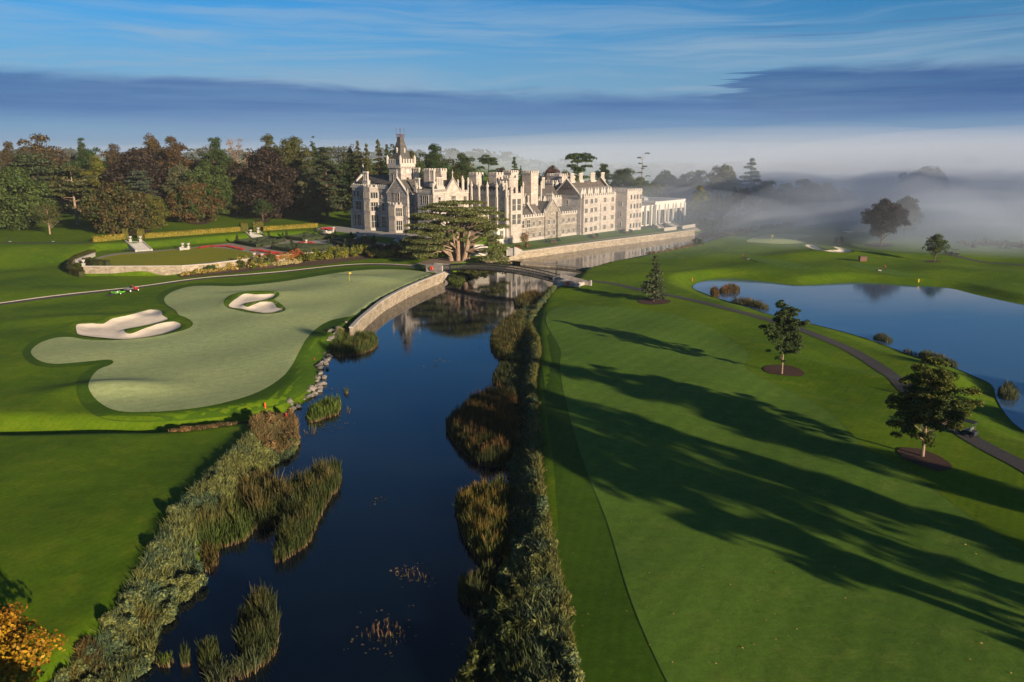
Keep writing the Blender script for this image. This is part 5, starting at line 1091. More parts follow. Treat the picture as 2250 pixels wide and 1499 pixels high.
# ------------------------------------------------------------------ the woods
cDK = ((.026, .058, .013), (.050, .080, .017)); cMG = ((.048, .084, .019), (.078, .105, .024)); cOL = ((.060, .078, .020), (.10, .095, .025)); cBR = ((.072, .048, .020), (.10, .060, .024))
cOR = ((.10, .066, .024), (.12, .076, .028)); cPU = ((.027, .018, .014), (.040, .026, .017)); cYG = ((.11, .125, .014), (.15, .14, .02)); cBL = ((.055, .078, .050), (.08, .10, .06)); cCE = ((.040, .062, .028), (.07, .088, .035))
cGY = ((.085, .095, .045), (.12, .12, .06)); cPN = ((.055, .075, .025), (.10, .095, .03)); cSI = ((.20, .21, .18), (.26, .25, .21)); cGO = ((.15, .13, .02), (.20, .15, .03)); cBN = ((.070, .055, .028), (.10, .07, .032))
WOODS = [  # kind, px, base, top, width, colours, label, distance, extras
 ('broad', 48, 503, 366, 138, cMG, 'huge dark green spreading tree at the left edge of the lawn', None, dict(base=.03)),
 ('broad', -40, 505, 380, 120, cMG, 'dark green tree cut off by the left edge of the picture', None, dict(base=.03)),
 ('broad', 30, 0, 303, 60, cBN, 'thin brown topped tree above the cedar at the far left', 410, {}),
 ('broad', 98, 0, 293, 110, cBN, 'wide brown airy tree crowning the woods at the left', 415, {}),
 ('cedar', 76, 0, 332, 150, cCE, 'flat layered dark cedar behind the huge left tree', 378, dict(base=.3)),
 ('cedar', -70, 0, 330, 110, cCE, 'layered cedar outside the left edge of the picture', 378, dict(base=.3)),
 ('pine', 170, 494, 358, 128, cPN, 'broad pine with reddish bare trunk and curved limbs', None, dict(bark='pale_bark')),
 ('broad', 110, 515, 442, 56, cOL, 'small olive tree on a pale trunk standing alone on the left lawn', None, dict(bark='pale_bark', base=.25, n=3000)),
 ('round', 188, 0, 296, 50, cDK, 'narrow dark pointed tree rising left of the brown crowns', 415, {}),
 ('broad', 203, 0, 321, 84, cDK, 'dark green tree under the narrow pointed one', 395, {}),
 ('broad', 219, 0, 343, 64, cYG, 'bright yellow green tree beside the purple beech', 372, {}),
 ('broad', 256, 0, 310, 74, cBN, 'rounded pale brown crown behind the yellow green tree', 420, {}),
 ('broad', 312, 480, 330, 150, cPU, 'very large dark purple beech in the left woods', None, dict(base=.05)),
 ('cedar', 305, 0, 369, 84, cBL, 'blue green cedar in front of the large purple beech', 350, dict(base=.1)),
 ('broad', 342, 0, 291, 78, cOR, 'tall orange brown tree left of its paler twin', 420, {}),
 ('broad', 388, 0, 296, 82, cBR, 'wide russet tree right of the tall orange one', 412, {}),
 ('broad', 265, 511, 404, 126, ((.046, .066, .016), (.10, .068, .022)), 'brown and green oak standing over the first hedge arch', None, dict(base=.04)),
 ('broad', 336, 503, 425, 70, ((.075, .09, .016), (.13, .12, .02)), 'yellow green bush tree touching the brown oak', None, dict(base=.04)),
 ('broad', 402, 0, 358, 80, cGY, 'grey green domed tree behind the copper topped one', 375, {}),
 ('broad', 462, 0, 352, 90, cMG, 'mid green tree between grey dome and yellow spire', 372, {}),
 ('round', 482, 0, 289, 76, cDK, 'tall dark green tree beside the bare branched one', 405, {}),
 ('bare', 528, 0, 294, 56, ((.22, .18, .14), (.25, .2, .15)), 'nearly bare pale tree against the sky in the woods', 415, dict(bark='pale_bark')),
 ('broad', 517, 0, 345, 60, cOL, 'olive tree below the bare pale tree', 385, {}),
 ('round', 435, 488, 397, 102, ((.050, .092, .018), (.12, .060, .022)), 'rounded green tree with copper red top on the back lawn', None, dict(base=.03)),
 ('cone', 516, 459, 370, 46, cYG, 'tall yellow green spire tree on the back lawn', None, dict(base=.03)),
 ('broad', 556, 462, 402, 54, cMG, 'green rounded tree right of the yellow spire', None, dict(base=.06)),
 ('round', 578, 486, 437, 46, cDK, 'dark young tree in a mulch ring on the back lawn', None, dict(base=.2, n=2600)),
 ('fir', 601, 466, 388, 38, cSI, 'silvery white spruce on the back lawn', None, dict(base=.05)),
 ('round', 637, 459, 409, 42, cGO, 'golden round tree right of the silvery spruce', None, dict(base=.1)),
 ('broad', 590, 0, 318, 132, cPU, 'broad purple brown beech in the middle of the woods', 382, dict(base=.03)),
 ('broad', 597, 0, 290, 60, cOL, 'olive crown peeking above the broad purple beech', 425, {}),
 ('broad', 650, 0, 288, 84, cOL, 'tallest dark olive tree right of the purple beech', 405, {}),
 ('round', 694, 0, 291, 34, cDK, 'slim dark crown beside the tallest olive tree', 420, {}),
 ('cedar', 715, 0, 319, 92, cCE, 'dark layered cedar left of the manor conifers', 378, dict(base=.1)),
 ('fir', 667, 457, 374, 50, cBL, 'blue green fir on the back lawn', None, dict(base=.03)),
 ('broad', 682, 0, 356, 44, cGY, 'pale grey green tree behind the blue fir', 380, {}),
 ('broad', 727, 452, 369, 84, ((.040, .018, .016), (.06, .03, .02)), 'dark purple tree nearest the manor west gable', None, dict(base=.03)),
 ('round', 702, 487, 444, 40, cGY, 'small grey green round tree alone in a mulch ring', None, dict(base=.3, n=2600)),
 ('broad', 772, 0, 318, 48, cDK, 'green crown at the left of the tall conifer row', 398, {}),
 ('fir', 790, 0, 311, 34, cOL, 'first brown green conifer left of the clock tower', 392, {}),
 ('fir', 808, 0, 316, 34, cOL, 'second brown green conifer left of the clock tower', 388, {}),
 ('fir', 833, 0, 307, 38, cOL, 'third and tallest conifer left of the clock tower', 392, {}),
 ('fir', 853, 0, 318, 34, cDK, 'fourth conifer touching the clock tower', 388, {}),
 ('fir', 884, 0, 314, 30, cDK, 'slim dark conifer just right of the clock tower spire', 400, {}),
 ('broad', 908, 0, 326, 52, cOL, 'olive tree right of the clock tower', 395, {}),
 ('broad', 952, 0, 313, 64, cDK, 'large dark domed tree behind the twin white turrets', 410, {}),
 ('broad', 930, 0, 350, 60, cMG, 'lower green tree beneath the dark domed tree', 385, {}),
 ('broad', 1016, 0, 334, 58, cDK, 'dark open crowned tree behind the manor gable', 415, {}),
 ('broad', 995, 0, 372, 60, cOL, 'low olive tree behind the manor gable', 400, {}),
 ('pine', 1074, 0, 335, 54, cDK, 'gnarled dark pine behind the white turrets', 412, {}),
 ('broad', 1104, 0, 364, 50, cBR, 'russet tree between gnarled pine and pointed conifer', 430, {}),
 ('fir', 1130, 0, 345, 28, cDK, 'pointed dark conifer above the manor turrets', 425, {}),
 ('fir', 1144, 0, 365, 16, cDK, 'small pointed conifer beside the taller one', 430, {}),
 ('fir', 1186, 0, 380, 16, cDK, 'tiny pointed conifer left of the reddish tree', 460, {}),
 ('broad', 1212, 0, 358, 44, ((.11, .06, .05), (.15, .08, .06)), 'reddish brown tree behind the manor stair tower', 450, {}),
 ('pine', 1270, 0, 334, 84, cDK, 'big dark spreading pine above the east range', 455, dict(base=.1)),
 ('broad', 1245, 0, 372, 60, cOL, 'olive green tree under the big spreading pine', 440, {}),
 ('broad', 1327, 0, 357, 46, cDK, 'dim tree between the spreading pine and green dome', 500, {}),
 ('broad', 1372, 0, 371, 62, cMG, 'fresh green dome tree behind the east pavilion', 470, {}),
 ('bare_pine', 1411, 0, 332, 44, cDK, 'very tall thin pine with sparse tufts right of the manor', 455, dict(bark='pale_bark', base=.3)),
 ('broad', 1405, 0, 385, 56, cMG, 'leafy tree at the foot of the tall thin pine', 450, {}),
 ('broad', 1440, 0, 400, 50, cOL, 'olive tree behind the white pavilion roof', 450, {}),
 ('broad', 1462, 0, 372, 62, cDK, 'misty dark tree behind the pavilion', 520, {}),
 ('broad', 1500, 0, 383, 60, cDK, 'misty tree above the pavilion corner', 520, {}),
 ('broad', 1532, 0, 370, 56, cDK, 'misty tree right of the pavilion', 500, {}),
 ('broad', 1592, 0, 360, 80, cGY, 'pale olive rounded tree in thin mist behind the willows', 450, dict(base=.05)),
 ('fir', 1648, 0, 345, 70, cBL, 'tall dark fir rising out of the mist', 470, dict(base=.05)),
 ('willow', 1570, 489, 420, 54, cGY, 'left drooping willow on the far river bank', None, {}),
 ('willow', 1622, 487, 405, 62, cGY, 'right drooping willow on the far river bank', None, {}),
 ('broad', 1535, 492, 405, 44, cYG, 'light green tree beside the pavilion garden', None, dict(base=.05)),
 ('broad', 1672, 484, 392, 66, cMG, 'rounded green tree right of the willows in mist', None, dict(base=.03)),
 ('broad', 1722, 482, 400, 62, cGY, 'faded tree on the misty bank right of the round green one', None, dict(base=.03)),
 ('broad', 1765, 480, 392, 70, cDK, 'faint wide tree in the thicker mist', None, dict(base=.03)),
 ('broad', 1812, 476, 400, 60, cGY, 'very faint tree at the river bend', None, dict(base=.03)),
 ('broad', 1850, 472, 412, 50, cDK, 'faintest tree before the distant bridge', None, dict(base=.03)),
 ('broad', 1936, 540, 434, 84, ((.020, .015, .018), (.030, .022, .024)), 'large purple grey tree standing alone in the mist', None, dict(base=.12)),
 ('broad', 2030, 505, 368, 96, cPU, 'huge ghostly tree almost lost in the fog', 480, dict(base=.1)),
 ('broad', 1985, 520, 430, 60, cPU, 'ghostly tree right behind the purple grey one', None, dict(base=.1)),
 ('round', 2053, 575, 513, 46, cMG, 'small green tree beside the distant parked cart', None, dict(base=.2, n=3500)),
 ('broad', 2135, 0, 343, 56, cYG, 'far treetop poking out above the fog at the right', 900, {}),
]
for i, (k, px, b, t, w_, c, lab, D, ex) in enumerate(WOODS):
    ptree(k, px, b, t, w_ * (1.18 if k != 'cedar' else .95), c[0], c[1], lab, D, seed=i * 7 + 1, name={'fir': 'conifer', 'cedar': 'cedar', 'pine': 'pine', 'bare_pine': 'pine', 'willow': 'willow', 'bare': 'bare_tree', 'cone': 'spire_tree'}.get(k, 'tree'), group='trees of the estate woods', **({'base': -.12} | {a: (b if a != 'base' or b > .09 else -.12) for a, b in ex.items()} if k in ('broad', 'round') else ex))
# closed mass of wood behind and between
def wood_mass(pts, lab, c1, c2, n, ls, seed):
    rng = np.random.default_rng(seed); C = []
    for (x, y, h, r) in pts:
        z = float(H(x, y)[0])
        for _ in range(12): a = rng.uniform(0, 2 * PI); q = rng.uniform(0, .8) * r; C.append((x + q * math.cos(a), y + q * math.sin(a), z + h * rng.uniform(.12, .9), r * .45, r * .45, h * .2, 0))
    tag(quad_obj('distant_wood', clump_leaves(C, n, ls, rng, 1.3), M['foliage'], None, c1, c2), lab, kind='stuff')
rng = np.random.default_rng(5)
pts = []
for i in range(190):
    px = rng.uniform(-350, 1520); y = rng.uniform(425, 540); a, b, c = ray(px, 400); pts.append((float(a) / float(b) * y, y, rng.uniform(13, 19) * (1 if px < 900 else .75), rng.uniform(5, 8)))
for i in range(110):
    px = rng.uniform(-500, 1180); y = rng.uniform(385, 425); a, b, c = ray(px, 400); pts.append((float(a) / float(b) * y, y, rng.uniform(10, 15), rng.uniform(5, 7)))
wood_mass(pts, 'dark closed woodland filling in behind the named trees', (.035, .048, .016), (.07, .06, .022), 90000, 1.0, 1)
pts = [(rng.uniform(-1700, 2300), rng.uniform(1250, 1500), rng.uniform(12, 22), rng.uniform(18, 30)) for _ in range(240)]
wood_mass(pts, 'far belt of trees along the horizon', (.05, .06, .03), (.07, .07, .03), 30000, 4.5, 2)
pts = [(rng.uniform(170, 900), rng.uniform(560, 900), rng.uniform(8, 16), rng.uniform(7, 12)) for _ in range(60)]
wood_mass(pts, 'hedgerow trees dissolving in the fog', (.05, .06, .03), (.08, .05, .04), 14000, 1.6, 3)
border([(1535, 503), (1560, 498), (1600, 492), (1650, 487), (1700, 483), (1760, 479)], 7, 4, (.07, .07, .03), (.16, .10, .05), 'bushy undergrowth along the misty far bank', 7000, .5, 40)
border([(1285, 589), (1310, 583), (1350, 574), (1400, 564), (1450, 556), (1500, 546), (1530, 539)], 2.2, 1.1, (.10, .10, .03), (.22, .12, .05), 'rough grass fringe on the right bank above the weir', 4000, .3, 41)
border([(1545, 533), (1580, 524), (1620, 516), (1680, 505), (1740, 498)], 4, 2.4, (.06, .065, .03), (.10, .07, .035), 'scrub lining the misty river bend', 4500, .45, 42)
shrub(1535, 540, 28, 16, (.04, .055, .02), (.07, .07, .025), 'dark round bush on the right bank opposite the pavilion', n=900, ls=.4)
shrub(1839, 535, 12, 12, (.07, .05, .04), (.1, .06, .04), 'left of two small dark bushes before the purple tree', n=500, ls=.4)
shrub(1853, 534, 14, 14, (.03, .045, .03), (.05, .06, .03), 'right of two small dark bushes before the purple tree', n=500, ls=.4)
border([(2150, 545), (2200, 540), (2260, 545), (2330, 550)], 14, 2.2, (.05, .045, .02), (.10, .06, .03), 'brown marsh growth at the far right edge', 4500, .5, 43)
# ------------------------------------------------------------------ great cedar by the bridge
x, y, z = at(1010, 573); rng = np.random.default_rng(99)
ced = empty('great_cedar', (x, y, z - .2), 'great spreading cedar with many pale stems beside the footbridge', 'tree')
m = MB(); pxm = (y * math.cos(TH) + 30 * math.sin(TH)) / F      # metres per photo pixel here
def cw(px, py, dy=0.): return ((px - 1010) * pxm, dy, (573 - py) * pxm * 1.03)
for (x0, x1, px1, py1, dy, r) in ((-3, -4, 985, 470, -1, .62), (-1.6, -2.2, 995, 460, 2.2, .55), (-.5, -.4, 1003, 455, -.8, .60), (.5, .9, 1018, 452, 1.5, .58), (1.5, 2.8, 1040, 458, -1.2, .66), (2.5, 4.4, 1058, 470, 2, .55), (0, 0, 1012, 452, 3.5, .5)):
    e = cw(px1, py1, dy * 2.2); a0 = (x0 * .85, dy * .5, -.3); a1 = (x1 * .95, dy * .9, 5.5); a2 = ((x1 + e[0]) / 2, dy * 1.6, 11)
    m.tube([a0, ((a0[0] + a1[0]) / 2, dy * .7, 2.4), a1, a2, e], [r * 1.35, r * 1.05, r, r * .6, .1], 9)
PL = []
def plate(px, py, dy, wpx, thick=.75, dd_=1.):
    c = cw(px, py, dy); PL.append((c[0], c[1], c[2], wpx * pxm / 2, wpx * pxm / 2 * .75 * dd_, thick, rng.uniform(-.3, .3)))
    s = (c[0] * .25, dy * .25, max(3.5, c[2] * .62)); m.tube([s, ((s[0] + c[0]) / 2, (s[1] + c[1]) / 2, (s[2] + c[2]) / 2 + .5), (c[0], c[1], c[2] - .35)], [.26, .17, .05], 5)
for px, py, dy, w_ in ((1005, 450, 0, 70), (1035, 451, 3, 60), (975, 455, 1, 60), (1060, 462, -1, 60), (950, 463, 2, 50), (1000, 461, -5, 70), (1025, 468, -6, 60), (1080, 473, 2, 50), (1098, 485, 0, 36), (940, 474, -3, 56),
    (925, 484, 1, 46), (965, 478, -6, 60), (1010, 482, -8, 60), (1050, 484, -6, 56), (985, 470, 7, 70), (1040, 474, 8, 70), (915, 496, -2, 40), (945, 494, -6, 56), (985, 498, -8, 54), (1075, 497, -4, 50), (1105, 502, 2, 30), (930, 508, -4, 56), (905, 512, 2, 34), (960, 512, -8, 56),
    (915, 524, -3, 46), (945, 526, -7, 60), (975, 522, -7, 46), (898, 535, 0, 40), (925, 540, -5, 56), (955, 540, -8, 50), (900, 548, -3, 36), (1090, 520, -4, 30), (1085, 534, -5, 36), (1078, 548, -5, 40), (1092, 556, -4, 36), (1075, 562, -6, 44), (1100, 566, -3, 34), (1060, 508, 6, 50), (1100, 546, 0, 30), (935, 556, -6, 44), (980, 536, 5, 50), (1020, 497, 8, 60)):
    plate(px, py, dy, w_ * 1.15, .8 if py < 500 else 1.0)
for _ in range(70):
    a = rng.uniform(0, 2 * PI); q = rng.uniform(.3, 1.) ; zt = 1 - .62 * q ** 2 * rng.uniform(.6, 1.3); PL.append((12.2 * q * math.cos(a), 11 * q * math.sin(a), 17.3 * max(.3, zt) - .4, rng.uniform(1.4, 2.6), rng.uniform(1., 1.8), rng.uniform(.5, 1.0), a))
for a, b in ((cw(975, 545, -4), cw(945, 533, -6)), (cw(990, 553, -2), cw(965, 540, -5))): m.tube([(-2.5, -1, 1.6), a, b], [.4, .28, .12], 6)
m.build('trunk', M['pale_bark'], ced)
quad_obj('crown', clump_leaves(PL, 70000, .30, rng, 1.8), M['foliage'], ced, (.125, .15, .048), (.18, .19, .062))
# ------------------------------------------------------------------ trees of the right hand fairway
ptree('fir', 1436, 662, 562, 58, (.060, .085, .040), (.09, .11, .05), 'layered young conifer in a mulch ring beside the cart path', None, seed=301, base=.13, ls=.26, n=5500, name='conifer', bark='pale_bark')
ptree('open', 1718, 822, 650, 98, (.036, .066, .018), (.065, .095, .022), 'dark narrow tree in a mulch ring right of the fairway', None, seed=317, base=.17, ls=.18, n=25000, bark='pale_bark', tr=.13)
ptree('open', 2027, 1004, 784, 182, (.034, .064, .012), (.11, .12, .014), 'large tree turning yellow on top at the lower right', None, seed=305, base=.13, ls=.18, n=38000, bark='pale_bark', tr=.18)
# autumn horse chestnut whose top shows at the lower left corner
x, y, z = at(70, 1560)
tree('broad', x - 1.5, y - 2., 1.6, 7.6, 9.0, (.30, .13, .008), (.40, .23, .014), 'orange autumn tree top at the bottom left corner', seed=400, ls=.20, n=15000, base=.3)
# tall trees standing outside the right edge of the picture: their shadows lie over the fairway
def st(s, t): return s * .755 + t * .656, s * .656 - t * .755
for i, (s, t, h, w_, lab) in enumerate(((86.5, 32, 30, 8.5, 'tall tree outside the right edge, farthest along the row'), (75, 31, 30, 6.5, 'tall tree outside the right edge, second along the row'), (67.5, 26, 39, 13, 'tall tree outside the right edge, third along the row'), (60.5, 22, 31, 7, 'tall tree outside the right edge, nearest the drone'),
        (1, -26, 13, 9, 'rounded tree below the drone at the left'), (118, 40, 20, 12, 'rounded tree outside the right edge by the pond'), (136, 60, 26, 12, 'far rounded tree outside the right edge by the pond'))):
    x, y = st(s, t); z = float(H(x, y)[0]); tree('broad', x, y, z, h, w_ * 1.05, *cDK, lab, seed=500 + i, ls=.55, n=6500, base=.10, group='trees outside the picture')
# ------------------------------------------------------------------ reeds and bank scrub
def blades(P, h, w, lean, rng, bend=.35):
    """P n x 3 feet; each blade two quads"""
    n = len(P); h = h * rng.uniform(.7, 1.12, n); a = rng.uniform(0, 2 * PI, n); d = np.column_stack([np.cos(a), np.sin(a), np.zeros(n)])
    side = np.column_stack([-d[:, 1], d[:, 0], np.zeros(n)]); fw = rng.uniform(0, 2 * PI, n); side = np.column_stack([np.cos(fw), np.sin(fw), np.zeros(n)])
    L = d * (rng.uniform(.05, 1, n) * lean)[:, None]
    up = np.array([0, 0, 1.]); w = (w * rng.uniform(.6, 1.3, n))[:, None]
    p0 = P; p1 = P + up * (h * .55)[:, None] + L * (h * .4)[:, None]; p2 = P + up * (h * (1 - bend * np.minimum(lean, .6) * .5))[:, None] + L * (h * 1.0)[:, None]
    V = np.stack([p0 - side * w * .5, p0 + side * w * .5, p1 - side * w * .5, p1 + side * w * .5, p2 - side * w * .12, p2 + side * w * .12], 1).reshape(-1, 3)
    b = np.arange(n)[:, None] * 6; Q = np.concatenate([b + [0, 1, 3, 2], b + [2, 3, 5, 4]], 1).reshape(-1, 4); return V, Q
def reed(P, lab, h=2.0, dens=26, c1=(.045, .052, .012), c2=(.16, .09, .03), w=.07, lean=.28, seed=1, z=0., jit=.0, name='reed_bed', dense_max=9000, group='reed beds standing in the river', kind=None):
    rng = np.random.default_rng(seed); W = flat(smooth(P, 4), z); A = abs(np.sum(W[:, 0] * np.roll(W[:, 1], -1) - W[:, 1] * np.roll(W[:, 0], -1))) / 2
    n = int(min(dense_max, A * dens)); lo, hi = W.min(0), W.max(0); q = np.zeros((0, 2))
    while len(q) < n:
        c = rng.uniform(lo, hi, (n * 3, 2)); c = c + rng.normal(0, .12, c.shape); s = sd(W, c[:, 0], c[:, 1]); q = np.vstack([q, c[s < 0]])
    q = q[:n]; g = np.maximum(H(q[:, 0], q[:, 1]), z - .05); c = q.mean(0)
    # heights vary in tufts
    hv = h * (.82 + .25 * np.sin(q[:, 0] * 1.7 + 1) * np.cos(q[:, 1] * 1.3)); e = np.clip(-sd(W, q[:, 0], q[:, 1]) / 1.0, 0, 1); hv *= (.55 + .45 * e) * (1 + .22 * np.sin(q[:, 0] * 3.9) * np.sin(q[:, 1] * 3.1))
    V, Q = blades(np.column_stack([q - c, g - z]), hv, w, lean, rng); me = arr_mesh(name, V, Q, 4); o = link(name, me, M['reed'], None, (float(c[0]), float(c[1]), z)); o.color = (*c1, 1); o['tint'] = list(c2)
    return tag(o, lab, 'reeds', group, kind)
RB = ((.035, .040, .010), (.15, .075, .025)); RG = ((.050, .075, .012), (.11, .12, .02)); RD = ((.040, .054, .013), (.11, .09, .03))
reed([(1130, 662), (1150, 650), (1180, 648), (1196, 658), (1180, 675), (1150, 680), (1132, 675)], 'orange brown reeds just below the bridge on the right bank', 2.1, 26, (.06, .06, .015), (.26, .12, .03), seed=1)
reed([(1080, 738), (1110, 705), (1150, 690), (1160, 720), (1150, 760), (1130, 792), (1100, 790), (1078, 765)], 'green and rust reed clump below the bridge reeds', 2.2, 26, (.055, .060, .014), (.19, .12, .03), seed=2, lean=.4)
reed([(1082, 830), (1105, 800), (1150, 800), (1160, 830), (1130, 850), (1090, 850)], 'dark small reed clump above the largest reed bed', 1.9, 22, *RD, seed=3)
reed([(1015, 905), (1030, 888), (1070, 872), (1110, 870), (1140, 880), (1150, 920), (1145, 985), (1120, 1020), (1085, 1028), (1050, 1020), (1010, 990), (985, 955), (982, 930)], 'largest rounded reed bed with rusty crown on the right', 2.5, 60, (.034, .044, .010), (.15, .07, .02), w=.06, lean=.16, seed=4, dense_max=15000)
reed([(1000, 1110), (1020, 1085), (1060, 1080), (1100, 1070), (1125, 1085), (1130, 1140), (1125, 1190), (1090, 1240), (1050, 1235), (1015, 1180)], 'tall brown reed bed below the largest one', 2.2, 60, (.062, .072, .012), (.26, .14, .03), seed=5, lean=.3, dense_max=9000)
reed([(1005, 1290), (1030, 1270), (1080, 1262), (1100, 1280), (1095, 1320), (1060, 1340), (1015, 1330)], 'dark reed tuft standing at the lower right bank', 2.1, 60, *RD, seed=6, lean=.3)
reed([(728, 765), (760, 745), (800, 738), (828, 742), (826, 765), (790, 780), (745, 785), (730, 778)], 'green and gold reeds at the end of the green wall', 2.0, 30, (.06, .08, .014), (.20, .15, .03), seed=7)
reed([(670, 915), (690, 895), (720, 885), (748, 882), (745, 910), (715, 922), (680, 930)], 'bright green reed clump in the water below the rocks', 1.8, 36, (.075, .115, .014), (.12, .15, .02), seed=8, w=.08)
reed([(668, 945), (685, 938), (700, 945), (690, 955), (672, 955)], 'thin pale reeds below the bright green clump', 1.4, 10, (.10, .11, .04), (.14, .13, .05), seed=9, w=.04)
reed([(757, 862), (763, 858), (766, 864), (760, 868)], 'tiny green reed tuft right of the bright green clump', 1.5, 40, *RG, seed=10)
reed([(760, 900), (768, 896), (772, 905), (764, 910)], 'tiny thin reed tuft in open water', 1.3, 14, *RG, seed=11, w=.04)
reed([(640, 1075), (690, 1045), (745, 1030), (748, 1070), (725, 1100), (700, 1150), (680, 1195), (640, 1225), (610, 1240), (600, 1220), (620, 1150), (590, 1160), (560, 1165), (525, 1130), (535, 1085), (580, 1060)], 'long dark reed bed reaching out from the left bank', 2.6, 60, (.042, .058, .013), (.13, .10, .03), seed=12, lean=.32, dense_max=15000)
reed([(430, 1195), (450, 1165), (500, 1135), (550, 1130), (560, 1160), (540, 1190), (490, 1205), (445, 1215)], 'green reeds with straw feet left of the long dark bed', 2.0, 60, (.055, .085, .014), (.12, .11, .03), seed=13, dense_max=7000)
reed([(520, 1395), (540, 1340), (575, 1320), (605, 1330), (612, 1390), (600, 1440), (560, 1450), (525, 1430)], 'tall thick reed tuft in the lower left water', 2.6, 80, (.038, .050, .014), (.10, .09, .03), seed=14, lean=.35)
reed([(395, 1450), (405, 1435), (418, 1440), (418, 1465), (402, 1470)], 'slim upright reed tuft in the lower left water', 2.2, 100, (.05, .07, .015), (.12, .12, .03), seed=15)
reed([(435, 1450), (455, 1420), (480, 1425), (480, 1470), (450, 1480)], 'middle reed tuft between slim one and thick one', 2.3, 90, (.05, .065, .015), (.12, .10, .03), seed=16, lean=.35)
reed([(345, 1455), (362, 1440), (380, 1445), (378, 1465), (356, 1470)], 'short bright green reed tuft at the lower left', 1.4, 60, (.08, .12, .016), (.12, .15, .02), seed=17, w=.1, lean=.6)
reed([(455, 1500), (490, 1470), (560, 1440), (600, 1410), (612, 1425), (580, 1470), (520, 1500), (470, 1520)], 'leaning grey green reeds at the bottom of the picture', 2.1, 50, (.06, .075, .03), (.16, .12, .05), seed=18, lean=.7)
reed([(868, 1260), (900, 1250), (940, 1255), (935, 1285), (885, 1275)], 'sparse orange stalks in open water, upper patch', .7, 6, (.22, .10, .04), (.26, .12, .05), seed=19, w=.05, lean=.3, kind='stuff')
reed([(790, 1400), (830, 1370), (880, 1365), (910, 1390), (880, 1415), (820, 1415)], 'sparse orange stalks in open water, lower patch', .8, 6, (.22, .10, .04), (.26, .12, .05), seed=20, w=.05, lean=.35, kind='stuff')
reed([(1580, 640), (1600, 632), (1625, 636), (1620, 644), (1590, 646)], 'brown reed island in the near corner of the pond', 2.0, 30, (.09, .06, .02), (.22, .10, .05), seed=21, z=.5, group='reeds along the pond')
reed([(1560, 640), (1575, 636), (1582, 648), (1570, 655)], 'small reddish reed clump beside the pond island', 1.6, 30, (.10, .06, .02), (.22, .10, .05), seed=22, z=.5, group='reeds along the pond')
reed([(1602, 665), (1640, 662), (1680, 672), (1688, 682), (1650, 674)], 'thin brown reeds along the near pond shore', 1.8, 22, (.08, .075, .02), (.20, .11, .05), seed=23, z=.5, group='reeds along the pond')
reed([(1918, 742), (1935, 738), (1960, 748), (1955, 754), (1925, 748)], 'grey green reeds on the pond shore above the path', 1.4, 40, (.07, .08, .04), (.14, .12, .06), seed=24, z=.5, group='reeds along the pond')
reed([(2022, 778), (2050, 780), (2100, 800), (2098, 808), (2050, 798), (2020, 786)], 'long grey green reed strip behind the turning tree', 1.4, 40, (.07, .08, .04), (.14, .12, .06), seed=25, z=.5, group='reeds along the pond')
reed([(2192, 862), (2210, 850), (2236, 862), (2234, 880), (2205, 878)], 'round grey green reed clump at the pond inlet', 1.8, 60, (.07, .09, .04), (.16, .14, .07), seed=26, z=.5, lean=.5, group='reeds along the pond')
reed([(1985, 770), (2010, 775), (2018, 782), (1995, 780)], 'thin low reeds between two pond shore clumps', 1.0, 20, (.07, .08, .04), (.14, .12, .06), seed=27, z=.5, group='reeds along the pond')
reed([(455, 1262), (440, 1225), (458, 1205), (480, 1215), (478, 1245)], 'rusty reed clump at the water edge of the left scrub', 1.7, 50, (.08, .065, .015), (.24, .11, .03), seed=28, lean=.45)
reed([(300, 1390), (325, 1355), (348, 1352), (350, 1375), (330, 1400)], 'golden brown reed clump near the bottom of the left scrub', 1.6, 50, (.09, .07, .015), (.24, .12, .03), seed=29, lean=.5)
reed([(600, 985), (625, 965), (648, 962), (648, 985), (620, 1000)], 'gold and rust reed clump at the tip of the left scrub', 1.6, 45, (.09, .08, .015), (.26, .14, .03), seed=30, lean=.45)
reed([(1100, 1200), (1120, 1190), (1140, 1215), (1130, 1240), (1108, 1235)], 'bright yellow green reed tuft above the lower right tuft', 1.5, 60, (.12, .12, .015), (.22, .18, .03), seed=31, lean=.6)
